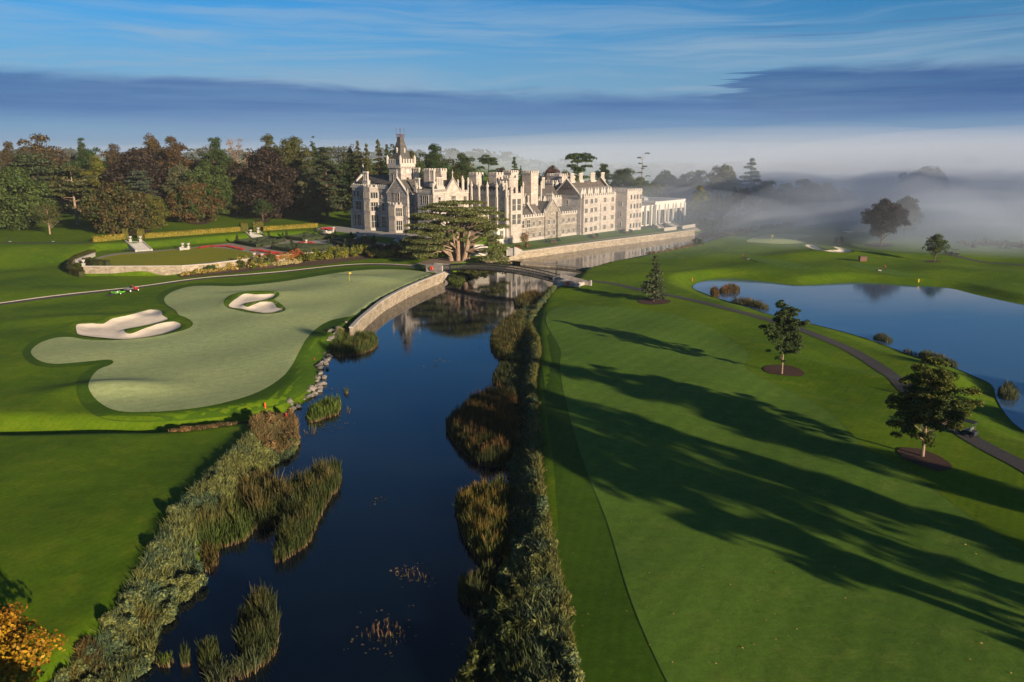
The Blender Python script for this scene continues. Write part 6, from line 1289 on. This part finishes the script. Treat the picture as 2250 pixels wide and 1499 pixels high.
def scrub(P, lab, n_leaf, n_blade, c1, c2, ls, h, seed, z=1.2, name='bank_scrub', px_z=None):
    rng = np.random.default_rng(seed); W = flat(smooth(P, 3), z); lo, hi = W.min(0), W.max(0)
    def pick(n):
        q = np.zeros((0, 2))
        while len(q) < n: c = rng.uniform(lo, hi, (n * 4, 2)); s = sd(W, c[:, 0], c[:, 1]); q = np.vstack([q, c[s < 0]])
        return q[:n]
    A = abs(np.sum(W[:, 0] * np.roll(W[:, 1], -1) - W[:, 1] * np.roll(W[:, 0], -1))) / 2
    c = pick(int(A * 1.1)); g = np.maximum(H(c[:, 0], c[:, 1]), 0.); 
    k = np.sin(c[:, 0] * .9 + c[:, 1] * .35) * np.sin(c[:, 1] * .55 + 1) + .5 * np.sin(c[:, 0] * 2.3) * np.sin(c[:, 1] * 1.7) + rng.normal(0, .3, len(c)); sel = k > -.75; c, g, k = c[sel], g[sel], k[sel]; m = len(c); hh = h * (.75 + .45 * k).clip(.25, 1.5) * rng.uniform(.7, 1.2, m)
    C = np.column_stack([c, g + hh * .45, rng.uniform(.3, .75, m), rng.uniform(.3, .75, m), hh * .6, np.zeros(m)])
    V = clump_leaves(C, n_leaf, ls, rng, 2.4)
    q = pick(n_blade); g = np.maximum(H(q[:, 0], q[:, 1]), 0.) ; Vb, Qb = blades(np.column_stack([q, g]), h * 1.15 * np.ones(n_blade), .06, .7, rng)
    Q = np.concatenate([np.arange(len(V)).reshape(-1, 4), Qb + len(V)]); me = arr_mesh(name, np.concatenate([V, Vb]), Q, 4); o = link(name, me, M['foliage']); o.color = (*c1, 1); o['tint'] = list(c2)
    return tag(o, lab, kind='stuff')
cSC = ((.078, .122, .066), (.18, .19, .055))
scrub([(640, 918), (650, 950), (645, 980), (600, 1005), (550, 1050), (515, 1100), (460, 1150), (428, 1205), (440, 1262), (390, 1300), (345, 1370), (330, 1420), (255, 1499), (180, 1560), (60, 1560), (190, 1440), (250, 1370), (300, 1290), (350, 1210), (400, 1140), (460, 1070), (520, 1000), (560, 950), (600, 920)], 'grey green scrub covering the lower left bank', 100000, 16000, *cSC, .15, .95, 61)
scrub([(560, 930), (600, 912), (645, 905), (652, 940), (640, 975), (600, 985), (560, 970)], 'straw coloured tall growth where the ditch meets the river', 9000, 5000, (.16, .12, .05), (.24, .15, .06), .18, 1.2, 62)
scrub([(430, 945), (520, 925), (600, 905), (640, 900), (640, 908), (560, 925), (450, 950), (370, 958)], 'brown weeds along the ditch', 5000, 3000, (.12, .09, .04), (.2, .12, .05), .18, .5, 63)
scrub([(1222, 640), (1195, 665), (1168, 705), (1165, 740), (1182, 785), (1172, 850), (1180, 950), (1184, 1050), (1200, 1150), (1222, 1250), (1240, 1350), (1262, 1499), (1290, 1640), (1000, 1640), (1040, 1499), (1055, 1400), (1100, 1270), (1125, 1200), (1115, 1100), (1125, 1000), (1120, 900), (1115, 850), (1120, 800), (1135, 750), (1140, 700), (1160, 660), (1200, 640)], 'grey green scrub along the whole right bank', 170000, 24000, *cSC, .15, 1.1, 64)
scrub([(1165, 680), (1172, 690), (1170, 720), (1188, 780), (1176, 850), (1186, 950), (1190, 1050), (1206, 1150), (1228, 1250), (1248, 1350), (1270, 1499), (1250, 1499), (1228, 1350), (1210, 1250), (1188, 1150), (1174, 1050), (1168, 950), (1162, 850), (1172, 780), (1156, 720)], 'yellow grass edge between scrub and fairway', 12000, 16000, (.11, .12, .025), (.17, .15, .04), .16, .8, 65)
scrub([(1060, 1320), (1130, 1290), (1150, 1380), (1160, 1520), (1000, 1560), (1030, 1450)], 'dark leafy growth at the bottom of the right bank', 22000, 800, (.035, .055, .014), (.08, .09, .02), .17, 1.6, 66)
scrub([(995, 612), (1040, 600), (1100, 582), (1112, 574), (1125, 570), (1110, 568), (1050, 582), (995, 600)], 'dark green growth on the bank under the bridge', 9000, 2500, (.04, .06, .015), (.09, .10, .02), .3, 1.2, 67)
scrub([(985, 612), (1005, 606), (1020, 612), (1010, 625), (990, 622)], 'low green plants at the foot of the left abutment', 2500, 1200, (.05, .08, .015), (.10, .13, .02), .25, .9, 68, z=.3)
scrub([(175, 1440), (215, 1425), (225, 1499), (200, 1560), (150, 1560)], 'rusty brown grasses in the bottom left corner', 4000, 3500, (.10, .075, .025), (.18, .11, .03), .17, .8, 69)
# floating weed
rng = np.random.default_rng(8); P = []
for px_, py_, sx, n_ in ((715, 935, 1.6, 60), (968, 793, .8, 22), (955, 805, .6, 12), (830, 1100, .5, 16), (1045, 770, .5, 8), (900, 1262, 1.2, 30), (850, 1392, 1.6, 50), (690, 905, 1.5, 30), (330, 1300, 1.5, 24), (740, 860, 1.2, 20)):
    c_ = flat([(px_, py_)], 0.)[0]
    for _ in range(n_): P.append((c_[0] + rng.normal(0, sx), c_[1] + rng.normal(0, sx), .02))
P = np.array(P); tag(quad_obj('floating_weed', leaf_quads(P, np.tile([0, 0, 1.], (len(P), 1)) + rng.normal(size=(len(P), 3)) * .08, .22, rng, 1.3), M['foliage'], None, (.12, .11, .04), (.25, .17, .09)), 'scattered floating weed and dead leaves on the river', kind='stuff')
# stones along the left bank
rng = np.random.default_rng(12); RL = flat(smooth([(778, 722), (760, 735), (745, 745), (730, 758), (722, 775), (712, 790), (706, 808), (705, 825), (700, 842), (690, 858), (672, 872), (655, 885), (640, 897)], 4, False), .4)
d = np.r_[0, np.cumsum(np.hypot(*np.diff(RL, axis=0).T))]
for i in range(78):
    t = rng.uniform(0, d[-1]); px_, py_ = np.interp(t, d, RL[:, 0]) + rng.normal(0, .45), np.interp(t, d, RL[:, 1]) + rng.normal(0, .45); s = rng.uniform(.28, .75)
    v = unit(26, rng) * rng.uniform(.8, 1.1, (26, 1)); import bmesh as _b
    bm = _b.new()
    for q in v: bm.verts.new((q[0] * s, q[1] * s * .8, q[2] * s * .6))
    _b.ops.convex_hull(bm, input=bm.verts); me = bpy.data.meshes.new('boulder'); bm.to_mesh(me); bm.free()
    o = link('boulder', me, M['rock'], None, (px_, py_, max(0.05, float(H(px_, py_)[0])) + s * .2), rng.uniform(0, 6)); tag(o, 'grey boulder in the rock edging between putting green and river', 'boulder', 'boulders edging the green')
# fallen leaves on the near fairway
q = np.array([(rng.uniform(1150, 2230), rng.uniform(1050, 1490)) for _ in range(130)] + [(rng.uniform(1900, 2150), rng.uniform(940, 1080)) for _ in range(90)]); W = hit(q); P = np.column_stack([W, H(W[:, 0], W[:, 1]) + .1])
tag(quad_obj('fallen_leaves', leaf_quads(P, np.tile([0, 0, 1.], (len(P), 1)) + RNG.normal(size=(len(P), 3)) * .2, .13, rng, 1.2), M['foliage'], None, (.45, .25, .08), (.5, .3, .12)), 'scattered fallen leaves on the near grass', kind='stuff')
# ------------------------------------------------------------------ flags, markers, small things
def flagstick(px, py, h, lab):
    x, y, z = at(px, py); r = empty('flagstick', (x, y, z + .07), lab, 'golf flag', 'golf flags')
    m = MB(); m.lathe([(.035, 0), (.03, h)], 8); m.build('pole', M['yellow'], r)
    m = MB(); n = 6
    V = [(.03 + .5 * k / n, .05 * math.sin(k * 1.3), h - .02 - .02 * k) for k in range(n + 1)] + [(.03 + .5 * k / n, .05 * math.sin(k * 1.3), h - .42 - .01 * k) for k in range(n + 1)]
    V += [(a, b + .015, c) for a, b, c in V]; N1 = 2 * n + 2
    m.add(V, [(k, k + 1, n + 2 + k, n + 1 + k) for k in range(n)] + [(N1 + n + 1 + k, N1 + n + 2 + k, N1 + k + 1, N1 + k) for k in range(n)]); m.build('flag', M['yellow'], r)
flagstick(768, 618, 2.4, 'yellow golf flag on the near putting green'); flagstick(1695, 530, 2.3, 'yellow golf flag on the distant green')
def marker(px, py, mat, lab, h=1., w=.16):
    x, y, z = at(px, py); m = MB(); m.lathe([(w / 2, -.1), (w / 2, h * .9), (w * .35, h)], 8); o = m.build('marker_post', M[mat]); o.location = (x, y, z); tag(o, lab, 'marker post', 'coloured course markers')
marker(583, 897, 'orange', 'orange marker post on the fringe at the ditch end of the green', .8, .25); marker(691, 792, 'red', 'small red marker beside the rocks by the shaded collar', .5); marker(774, 716, 'rust', 'rusty post at the end of the green wall', .9)
marker(2018, 620, 'yellow', 'yellow marker on the far pond shore', .9, .35); marker(1624, 664, 'red', 'red marker in the near pond reeds', .7, .3); marker(1521, 618, 'orange', 'orange marker at the pond tip', .9, .2); marker(2180, 836, 'red', 'red marker near the pond inlet', .7, .2); marker(630, 931, 'red', 'red marker in the straw growth at the ditch mouth', 1.6, .2)
def box_thing(px, py, w, d, h, mat, lab, cat, name, rz=0., lid='timber'):
    x, y, z = at(px, py); r = empty(name, (x, y, z), lab, cat, None, rz); m = MB(); m.box(-w / 2, w / 2, -d / 2, d / 2, 0, h); m.build('box', M[mat], r, .04); m = MB(); m.box(-w / 2 - .06, w / 2 + .06, -d / 2 - .06, d / 2 + .06, h, h + .12); m.build('lid', M[lid], r, .02); return r
box_thing(1895, 574, 2.2, 1.4, 1.5, 'rust', 'terracotta coloured bin box on the far tee', 'box', 'tee_box_bin')
for px, lab in ((22, 'left low dark bollard lamp by the drive'), (117, 'right low dark bollard lamp by the drive')):
    x, y, z = at(px, 531); r = empty('bollard_lamp', (x, y, z), lab, 'lamp', 'bollard lamps by the drive'); m = MB(); m.box(-.3, .3, -.3, .3, 0, .12); m.build('base', M['slab'], r); m = MB(); m.box(-.09, .09, -.09, .09, .12, 1.3); m.box(-.12, .12, -.12, .12, 1.3, 1.6); m.build('post', M['black'], r)
# green bench behind the oval lawn
x, y, z = at(282, 553); r = empty('garden_bench', (x, y, z), 'dark green slatted bench at the foot of the wide left steps', 'bench', None, rad(10))
m = MB(); [m.box(-1.2, 1.2, -.25 + k * .16, -.13 + k * .16, .45, .5) for k in range(4)]; m.build('seat', M['green_dark'] if 'green_dark' in M else M['iron'], r)
m = MB(); [m.box(-1.2, 1.2, .38, .42, .6 + k * .16, .72 + k * .16) for k in range(3)]; m.build('backrest', M['iron'], r)
for sx in (-1.15, 1.1):
    for sy in (-.22, .34): m = MB(); m.box(sx, sx + .07, sy, sy + .07, 0, .45 if sy < 0 else 1.05); m.build('leg', M['iron'], r)
# ------------------------------------------------------------------ people
def person(x, y, z, rz, lab, pose='push', top='red', cap='red'):
    r = empty('person', (x, y, z), lab, 'person', None, rz)     # faces +x
    if pose == 'push': J = {'hip': (0, 0, .92), 'waist': (.05, 0, 1.08), 'chest': (.16, 0, 1.32), 'neck': (.23, 0, 1.5), 'head': (.29, 0, 1.62), 'top': (.31, 0, 1.76), 'f': 1}
    else: J = {'hip': (0, 0, .92), 'waist': (-.02, 0, 1.08), 'chest': (0, 0, 1.34), 'neck': (.02, 0, 1.52), 'head': (.04, 0, 1.64), 'top': (.05, 0, 1.78), 'f': 1}
    sit = pose == 'sit'
    def skin_obj(name, vs, es, rr, mat):
        me = bpy.data.meshes.new(name); me.from_pydata(vs, es, []); o = link(name, me, mat, r); md = o.modifiers.new('skin', 'SKIN')
        for i, q in enumerate(rr): me.skin_vertices[0].data[i].radius = (q, q) if not isinstance(q, tuple) else q
        me.skin_vertices[0].data[0].use_root = True
        o.modifiers.new('sub', 'SUBSURF').levels = 1; o.modifiers['sub'].render_levels = 2; return o
    h, w_, c, n, hd, tp = (J[k] for k in ('hip', 'waist', 'chest', 'neck', 'head', 'top'))
    if sit: dz = -.45; h, w_, c, n, hd, tp = [(a[0], a[1], a[2] + dz) for a in (h, w_, c, n, hd, tp)]
    V = [h, w_, c, n, hd, tp]; R_ = [(.16, .12), (.15, .11), (.19, .13), .06, .095, .06]; E_ = [(0, 1), (1, 2), (2, 3), (3, 4), (4, 5)]
    for s in (-1, 1):
        k = len(V); hand = (.62, .2 * s, .98) if pose == 'push' else (.45, .2 * s, .85 if sit else .95); el = ((c[0] + hand[0]) / 2 - .05, .27 * s, (c[2] + hand[2]) / 2 - .07)
        V += [(c[0], .2 * s, c[2] + .05), el, hand, (hand[0] + .08, hand[1], hand[2] - .02)]; R_ += [.065, .05, .035, .04]; E_ += [(2, k), (k, k + 1), (k + 1, k + 2), (k + 2, k + 3)]
        k = len(V)
        if sit: L = [(.05, .1 * s, h[2]), (.45, .12 * s, h[2] + .02), (.5, .12 * s, .08), (.65, .12 * s, .04)]
        else: L = [(0, .1 * s, h[2] - .06), (.12 * s if pose == 'push' else .02, .11 * s, .5), (.22 * s - .06 if pose == 'push' else 0, .11 * s, .09), (.22 * s + .12 if pose == 'push' else .15, .12 * s, .04)]
        V += L; R_ += [.095, .07, .045, .045]; E_ += [(0, k), (k, k + 1), (k + 1, k + 2), (k + 2, k + 3)]
    skin_obj('body', V, E_, R_, M['navy'])
    ja = [(w_[0], 0, w_[2] - .08), c, (n[0], 0, n[2] - .04)]; JV = ja[:]; JE = [(0, 1), (1, 2)]; JR = [(.17, .14), (.205, .15), .09]
    for s in (-1, 1):
        k = len(JV); b = 6 + (0 if s < 0 else 8); JV += [V[b], V[b + 1], tuple(np.array(V[b + 1]) * .25 + np.array(V[b + 2]) * .75)]; JR += [.085, .068, .055]; JE += [(1, k), (k, k + 1), (k + 1, k + 2)]
    skin_obj('jacket', JV, JE, JR, M[top])
    m = MB(); m.lathe([(.10, hd[2] - .10), (.115, hd[2]), (.10, hd[2] + .08), (.03, hd[2] + .15)], 12, hd[0], 0); m.box(hd[0] + .09, hd[0] + .14, -.02, .02, hd[2] - .03, hd[2] + .01); m.build('face', M['skin'], r, smooth_=True)
    m = MB(); m.lathe([(.122, hd[2] + .04), (.118, hd[2] + .10), (.06, hd[2] + .18), (.01, hd[2] + .19)], 12, hd[0], 0); m.box(hd[0] + .05, hd[0] + .22, -.08, .08, hd[2] + .04, hd[2] + .06); m.build('cap', M[cap], r, smooth_=True)
    return r
def mower(x, y, z, rz, lab, body='grey'):
    r = empty('push_mower', (x, y, z), lab, 'mower', 'pedestrian mowers', rz)
    m = MB(); m.box(-.35, .35, -.3, .3, .25, .5); m.ngon(0, 0, .2, .5, .75, 8); m.build('engine_deck', M['black'], r, .03)
    m = MB(); m.wheel(0, 0, .2, .2, .62, 16); m.build('roller', M[body], r)
    m = MB(); m.box(.35, .8, -.32, .32, .12, .45); m.build('grass_box', M['grey'], r, .03)
    m = MB(); 
    for s in (-.25, .25): m.tube([(-.3, s, .4), (-1.0, s, .98)], .02, 5)
    m.tube([(-1., -.27, .98), (-1., .27, .98)], .022, 5); m.build('handle', M['black'], r); return r
x, y, z = at(1631, 570.5); person(x, y, z, rad(-8), 'worker in red top pushing a mower on the far tee nearest the river'); mower(x + 1.62, y - .23, z, rad(-8), 'dark mower pushed by the worker nearest the river')
x, y, z = at(1945, 595.5); person(x, y, z, rad(186), 'worker in red jacket pushing a mower towards the left behind the pond'); mower(x - 1.62, y - .17, z, rad(186), 'dark mower pushed left by the worker behind the pond')
# ------------------------------------------------------------------ red utility tractor and green mower trailer on the path
x, y, z = at(290, 641.5); x2, y2, z2 = at(310, 637.5); rz = math.atan2(y2 - y, x2 - x)
r = empty('utility_vehicle', (x, y, z + .05), 'red and black utility vehicle with roll bar driving on the narrow path', 'utility vehicle', None, rz)
def W_(parent, cx, cy, R_, w, rim='white_paint'):
    m = MB(); m.wheel(cx, cy, R_, R_, w, 16); o = m.build('wheel', M['black'], parent, .03); m = MB(); m.wheel(cx, cy + math.copysign(w / 2, cy) * .9, R_, R_ * .5, .05, 12); m.build('rim', M[rim], o)
for sx in (-1.2, 1.25):
    for sy in (-.75, .75): W_(r, sx, sy, .42 if sx < 0 else .36, .3)
m = MB(); m.box(-1.9, .1, -.7, .7, .75, .9); m.box(-1.9, -1.85, -.7, .7, .9, 1.15); m.box(-1.85, .0, -.7, -.65, .9, 1.15); m.box(-1.85, 0, .65, .7, .9, 1.15); m.build('cargo_bed', M['grey'], r, .02)
m = MB(); m.add([(.6, -.65, .45), (1.85, -.55, .45), (1.85, .55, .45), (.6, .65, .45), (.6, -.65, 1.15), (1.75, -.5, .85), (1.75, .5, .85), (.6, .65, 1.15)], [(0, 3, 2, 1), (4, 5, 6, 7), (0, 1, 5, 4), (1, 2, 6, 5), (2, 3, 7, 6), (3, 0, 4, 7)]); m.build('bonnet', M['red'], r, .06)
m = MB(); m.box(-1.8, 1.8, -.45, .45, .38, .55); m.box(.05, .65, -.65, .65, .45, .55); m.build('chassis', M['black'], r, .02)
m = MB(); m.box(.0, .45, -.6, .6, .8, .95); m.box(-.1, .02, -.6, .6, .95, 1.4); m.build('seat', M['black'], r, .03)
m = MB(); m.tube([(-.15, -.65, .8), (-.15, -.65, 2.1), (-.15, .65, 2.1), (-.15, .65, .8)], .04, 6); m.tube([(.62, 0, 1.1), (.5, 0, 1.3)], .02, 5); m.build('roll_bar', M['black'], r)
for s in (-.35, .35): m = MB(); m.ngon(0, 0, .09, -.03, .05, 10, 1, Matrix.Translation((1.8, s, .75)) @ Matrix.Rotation(PI / 2, 4, 'Y'), 0); m.build('headlight', M['white_paint'], r)
ca, sa = math.cos(rz), math.sin(rz)
person(x + .15 * ca - .2 * -sa, y + .15 * sa - .2 * ca, z + .45, rz, 'driver in red jacket seated in the utility vehicle', 'sit')
tx, ty = x - 4.1 * ca, y - 4.1 * sa
r = empty('mower_trailer', (tx, ty, z + .05), 'low trailer with bright green frame behind the utility vehicle', 'trailer', None, rz)
m = MB(); m.box(-1.5, 1.3, -.8, .8, .42, .5); m.box(-1.5, 1.3, -.85, -.8, .42, .72); m.box(-1.5, 1.3, .8, .85, .42, .72); m.tube([(1.3, -.6, .45), (2.2, 0, .5)], .05, 5); m.tube([(1.3, .6, .45), (2.2, 0, .5)], .05, 5); m.box(-1.56, -1.5, -.8, .8, .42, 1.0); m.build('frame', M['green_paint'], r, .01)
for sy in (-.95, .95): W_(r, -.3, sy, .3, .2)
m = MB(); m.box(-3.6, -1.56, -.5, -.3, .06, .5); m.box(-3.6, -1.56, .3, .5, .06, .5); m.v = [(a, b, .06 + (c - .06) * max(0, (a + 3.6) / 2.04) + .04 * (c > .3)) for a, b, c in m.v]; m.build('loading_ramp', M['black'], r)
mower(tx - .5 * ca, ty - .5 * sa, z + .55, rz + PI, 'dark mower riding on the low green trailer', 'white_paint')
# ------------------------------------------------------------------ golf carts
def cart(px, py, rz, lab):
    x, y, z = at(px, py); r = empty('golf_cart', (x, y, z + .06), lab, 'golf cart', 'golf carts', rz)
    for sx in (-.8, .85):
        for sy in (-.5, .5): W_(r, sx, sy, .23, .18, 'grey')
    m = MB(); m.box(-1.15, 1.1, -.55, .55, .25, .42); m.box(-1.15, -.3, -.55, .55, .42, .75); m.add([(.65, -.5, .42), (1.2, -.45, .42), (1.2, .45, .42), (.65, .5, .42), (.7, -.5, .95), (1.0, -.45, .75), (1.0, .45, .75), (.7, .5, .95)], [(0, 3, 2, 1), (4, 5, 6, 7), (0, 1, 5, 4), (1, 2, 6, 5), (2, 3, 7, 6), (3, 0, 4, 7)]); m.build('body', M['navy'], r, .04)
    m = MB(); m.box(-.55, .0, -.5, .5, .75, .85); m.box(-.65, -.52, -.5, .5, .85, 1.2); m.build('seat', M['grey'], r, .03)
    m = MB(); m.box(-1.0, .95, -.6, .6, 1.85, 1.92); m.build('roof', M['black'], r, .03)
    m = MB(); 
    for sx, tx_ in ((-.75, -.8), (.75, .6)):
        for sy in (-.5, .5): m.tube([(sx, sy, .7), (tx_, sy * 1.08, 1.86)], .025, 5)
    m.build('canopy_frame', M['grey'], r); return r
cart(2122, 957, rad(128), 'dark golf cart on the path half hidden by the turning tree'); cart(2084, 558, rad(160), 'distant grey golf cart beside the small far tree'); cart(2098, 561, rad(160), 'second distant golf cart just right of the first one')
# dovecote like stone bridge far off in the fog
x, y, z = at(1857, 474); r = empty('stone_bridge', (x, y, 0), 'faint arched stone bridge far up the river in the fog', 'bridge', None, rad(-20))
m = MB()
for k in range(3):
    cx_ = (k - 1) * 14
    for j in range(8):
        a0, a1 = PI * j / 8, PI * (j + 1) / 8; V = [(cx_ + 5.5 * math.cos(a0), -2.5, 1 + 5 * math.sin(a0)), (cx_ + 5.5 * math.cos(a1), -2.5, 1 + 5 * math.sin(a1)), (cx_ + 7 * math.cos(a1), -2.5, 9), (cx_ + 7 * math.cos(a0), -2.5, 9)]
        V += [(p[0], 2.5, p[2]) for p in V]; m.add(V, [(0, 1, 2, 3), (7, 6, 5, 4), (0, 4, 5, 1), (2, 6, 7, 3)])
    m.box(cx_ - 8.2, cx_ - 5.5, -2.6, 2.6, -1, 9.002)
m.build('arches', M['stone_pale'], r); m = MB(); m.box(-22, 22, -2.9, -2.4, 9.01, 10.2); m.box(-22, 22, 2.4, 2.9, 9.01, 10.2); m.build('parapet', M['trim'], r)
# ------------------------------------------------------------------ light, sky, air
SUN_E, SUN_D = rad(12.5), Vector((.656, -.755))
sun = bpy.data.lights.new('sun', 'SUN'); sun.energy = 5.0; sun.angle = rad(.53); sun.color = (1., .80, .56)
so = bpy.data.objects.new('sun', sun); COL.objects.link(so)
tos = Vector((SUN_D.x * math.cos(SUN_E), SUN_D.y * math.cos(SUN_E), math.sin(SUN_E)))
so.rotation_euler = tos.to_track_quat('Z', 'Y').to_euler(); so.location = (150, -150, 120)
w = bpy.data.worlds.new('World'); SC.world = w; w.use_nodes = True; nt = NT(w.node_tree)
sky = nt('TexSky', sky_type='NISHITA', sun_disc=False, sun_elevation=SUN_E, sun_rotation=math.atan2(SUN_D.x, SUN_D.y), altitude=60, air_density=1.0, dust_density=.4, ozone_density=3.0)
d = nt('TexCoord').outputs['Generated']; sp = nt('SeparateXYZ', {0: d}); zz = sp.outputs[2]
az = nt.math('ARCTAN2', sp.outputs[0], sp.outputs[1])
col = nt.mix(1., sky.outputs[0], (.22, .74, 1.15), 'MULTIPLY')
uv = nt('CombineXYZ', {0: az, 1: nt.math('MULTIPLY', zz, 4.5), 2: 0.}).outputs[0]
warp = nt('VectorMath', {0: uv, 1: nt('VectorMath', {0: nt('TexNoise', {'Vector': uv, 'Scale': 2.2, 'Detail': 3}).outputs[1], 1: (.35, .35, 0)}, operation='MULTIPLY').outputs[0]}, operation='ADD').outputs[0]
# high thin cirrus in leaning fans, thinner towards the upper right
c1 = nt.noise(nt.mapping(warp, (1.6, 6., 1), (0, 0, .38)), 1.3, 6, .6)
c2 = nt.noise(nt.mapping(warp, (3., 14., 1), (0, 0, -.42)), 1.1, 6, .62)
cir = nt.ramp(nt.math('ADD', nt.math('MULTIPLY', c1, .65), nt.math('MULTIPLY', c2, .35)), .42, .62)
cir = nt.math('MULTIPLY', cir, nt.math('SUBTRACT', 1., nt.math('MULTIPLY', nt.ramp(zz, .10, .21), .75)))
cir = nt.math('MULTIPLY', cir, nt.math('MULTIPLY_ADD', nt.ramp(az, .25, .6), -.35, .9))
col = nt.mix(nt.math('MULTIPLY', cir, .8), col, (3.2, 4.6, 6.0))
cdk = nt.math('MULTIPLY_ADD', nt.ramp(zz, .22, .65), -.62, 1.); col = nt.mix(1., col, nt('CombineColor', {0: cdk, 1: cdk, 2: cdk}).outputs[0], 'MULTIPLY')
gl = nt.math('MULTIPLY', nt.ramp(zz, .17, .075), .55)
col = nt.mix(gl, col, (2.4, 3.7, 5.4))
# low blue cloud bank: level sheet whose top edge drops to the right, then a second block
wob = nt.math('MULTIPLY_ADD', nt.noise(nt.mapping(warp, (2.5, 5., 1)), 1.6, 6, .6), .044, -.022)
edge = nt.math('ADD', nt.math('MULTIPLY_ADD', az, -.028, .079), wob)
wob2 = nt.math('MULTIPLY_ADD', nt.noise(nt.mapping(uv, (.6, 16., 1)), 1.6, 6, .65), .34, -.17)
blk = nt.ramp(nt.math('ADD', az, wob2), .26, .30)
edge = nt.math('ADD', edge, nt.math('MULTIPLY', blk, .031))
bank = nt.ramp(nt.math('SUBTRACT', edge, zz), -.004, .014)
low = nt.ramp(zz, .0, .055)
dens = nt.math('MULTIPLY_ADD', nt.noise(nt.mapping(uv, (1.5, 7., 1)), 1.5, 6, .6), 1.3, .2, clamp=True)
bm = nt.math('MULTIPLY', nt.math('MULTIPLY', bank, low), dens)
darkc = nt.mix(nt.ramp(zz, .015, .075), (1.1, 2.3, 4.8, 1), nt.mix(blk, (.62, 1.65, 3.9), (.34, 1.15, 3.1)))
pale = nt.math('MULTIPLY', nt.ramp(zz, .05, .0), .7)
col = nt.mix(pale, col, (2.3, 3.1, 5.0))
col = nt.mix(bm, col, darkc)
strk = nt.math('MULTIPLY', nt.ramp(nt.noise(nt.mapping(uv, (1.6, 26., 1)), 1.3, 5, .6), .54, .66), nt.math('MULTIPLY', nt.ramp(az, .22, .36), nt.math('MULTIPLY', nt.ramp(zz, .105, .125), nt.ramp(zz, .17, .14))))
col = nt.mix(nt.math('MULTIPLY', strk, .6), col, (.8, 1.7, 3.9))
bg = nt('Background', {'Color': col, 'Strength': .060})
ow = nt('OutputWorld'); nt.t.links.new(bg.outputs[0], ow.inputs[0])
def vol_mat(name, dens, c=(.80, .88, 1., 1), an=0.):
    m, nt = material(name); out(nt, None, vol=nt('VolumePrincipled', {'Color': c, 'Density': dens, 'Anisotropy': an}).outputs[0]); return m
mb = MB(); mb.box(-4800, 4800, -500, 4800, -3.2, 84)
tag(mb.build('haze', vol_mat('haze_air', .00008)), kind='stuff')
def bank_(x, y, z, rx, ry, rz, dens, an=-.15):
    mb = MB(); n, k = 32, 14
    mb.lathe([(max(.001, math.sin(PI * (i / k))), -math.cos(PI * i / k)) for i in range(k + 1)], n)
    mb.v = [(p[0] * rx, p[1] * ry, p[2] * rz) for p in mb.v]
    o = mb.build('mist_bank', vol_mat('mist', dens, (.68, .79, .98, 1), an), smooth_=True); o.location = (x, y, z)
    tag(o, 'drifting river mist over the far trees and golf course', kind='stuff')
MIST = [(55, 325, 2, 80, 66, 22, .0026), (105, 420, 2, 95, 85, 30, .0009)]
for k in range(6): MIST.append((350 + 8 * k, 510 + 8 * k, 0, 180 + 24 * k, 135 + 18 * k, 17 + 8 * k, .0024))
for k in range(9): MIST.append((95 + 17 * k, 380 + 17 * (k % 4), 0, 38 + 6 * (k % 3), 34, 15 + 5 * (k % 4), .0022))
for k in range(4): MIST.append((150 + 10 * k, 430 + 8 * k, 0, 78 + 18 * k, 52 + 10 * k, 28 + 9 * k, .0013))
for k in range(3): MIST.append((176 + 4 * k, 292 + 4 * k, 0, 44 + 5 * k, 30 + 6 * k, 12 + 7 * k, .0030))
rg = random.Random(4)
for k in range(14):
    y_ = rg.uniform(300, 560); x_ = y_ * rg.uniform(.42, .85) ; MIST.append((x_, y_, 0, rg.uniform(45, 110), rg.uniform(35, 70), rg.uniform(14, 40), .0030))
for k in range(3): MIST.append((150 + 60 * k, 860 - 20 * k, 5, 380 + 70 * k, 240 + 30 * k, 30 + 15 * k, .0009))
for k in range(5): MIST.append((900 - 90 * k, 1500, 0, 1400 + 130 * k, 420 + 20 * k, 22 + 13 * k, .00026))
for b in MIST: bank_(*b)
# ------------------------------------------------------------------ render settings
SC.render.engine = 'CYCLES'
cy = SC.cycles
cy.use_denoising = True
try: cy.denoiser = 'OPENIMAGEDENOISE'
except Exception: pass
cy.max_bounces = 6; cy.diffuse_bounces = 2; cy.glossy_bounces = 3; cy.transmission_bounces = 2; cy.transparent_max_bounces = 6; cy.volume_bounces = 1
cy.caustics_reflective = False; cy.caustics_refractive = False; cy.sample_clamp_indirect = 6
SC.view_settings.view_transform = 'Standard'; SC.view_settings.look = 'None'; SC.view_settings.exposure = 0.75; SC.view_settings.gamma = 1.0
SC.view_settings.use_curve_mapping = False
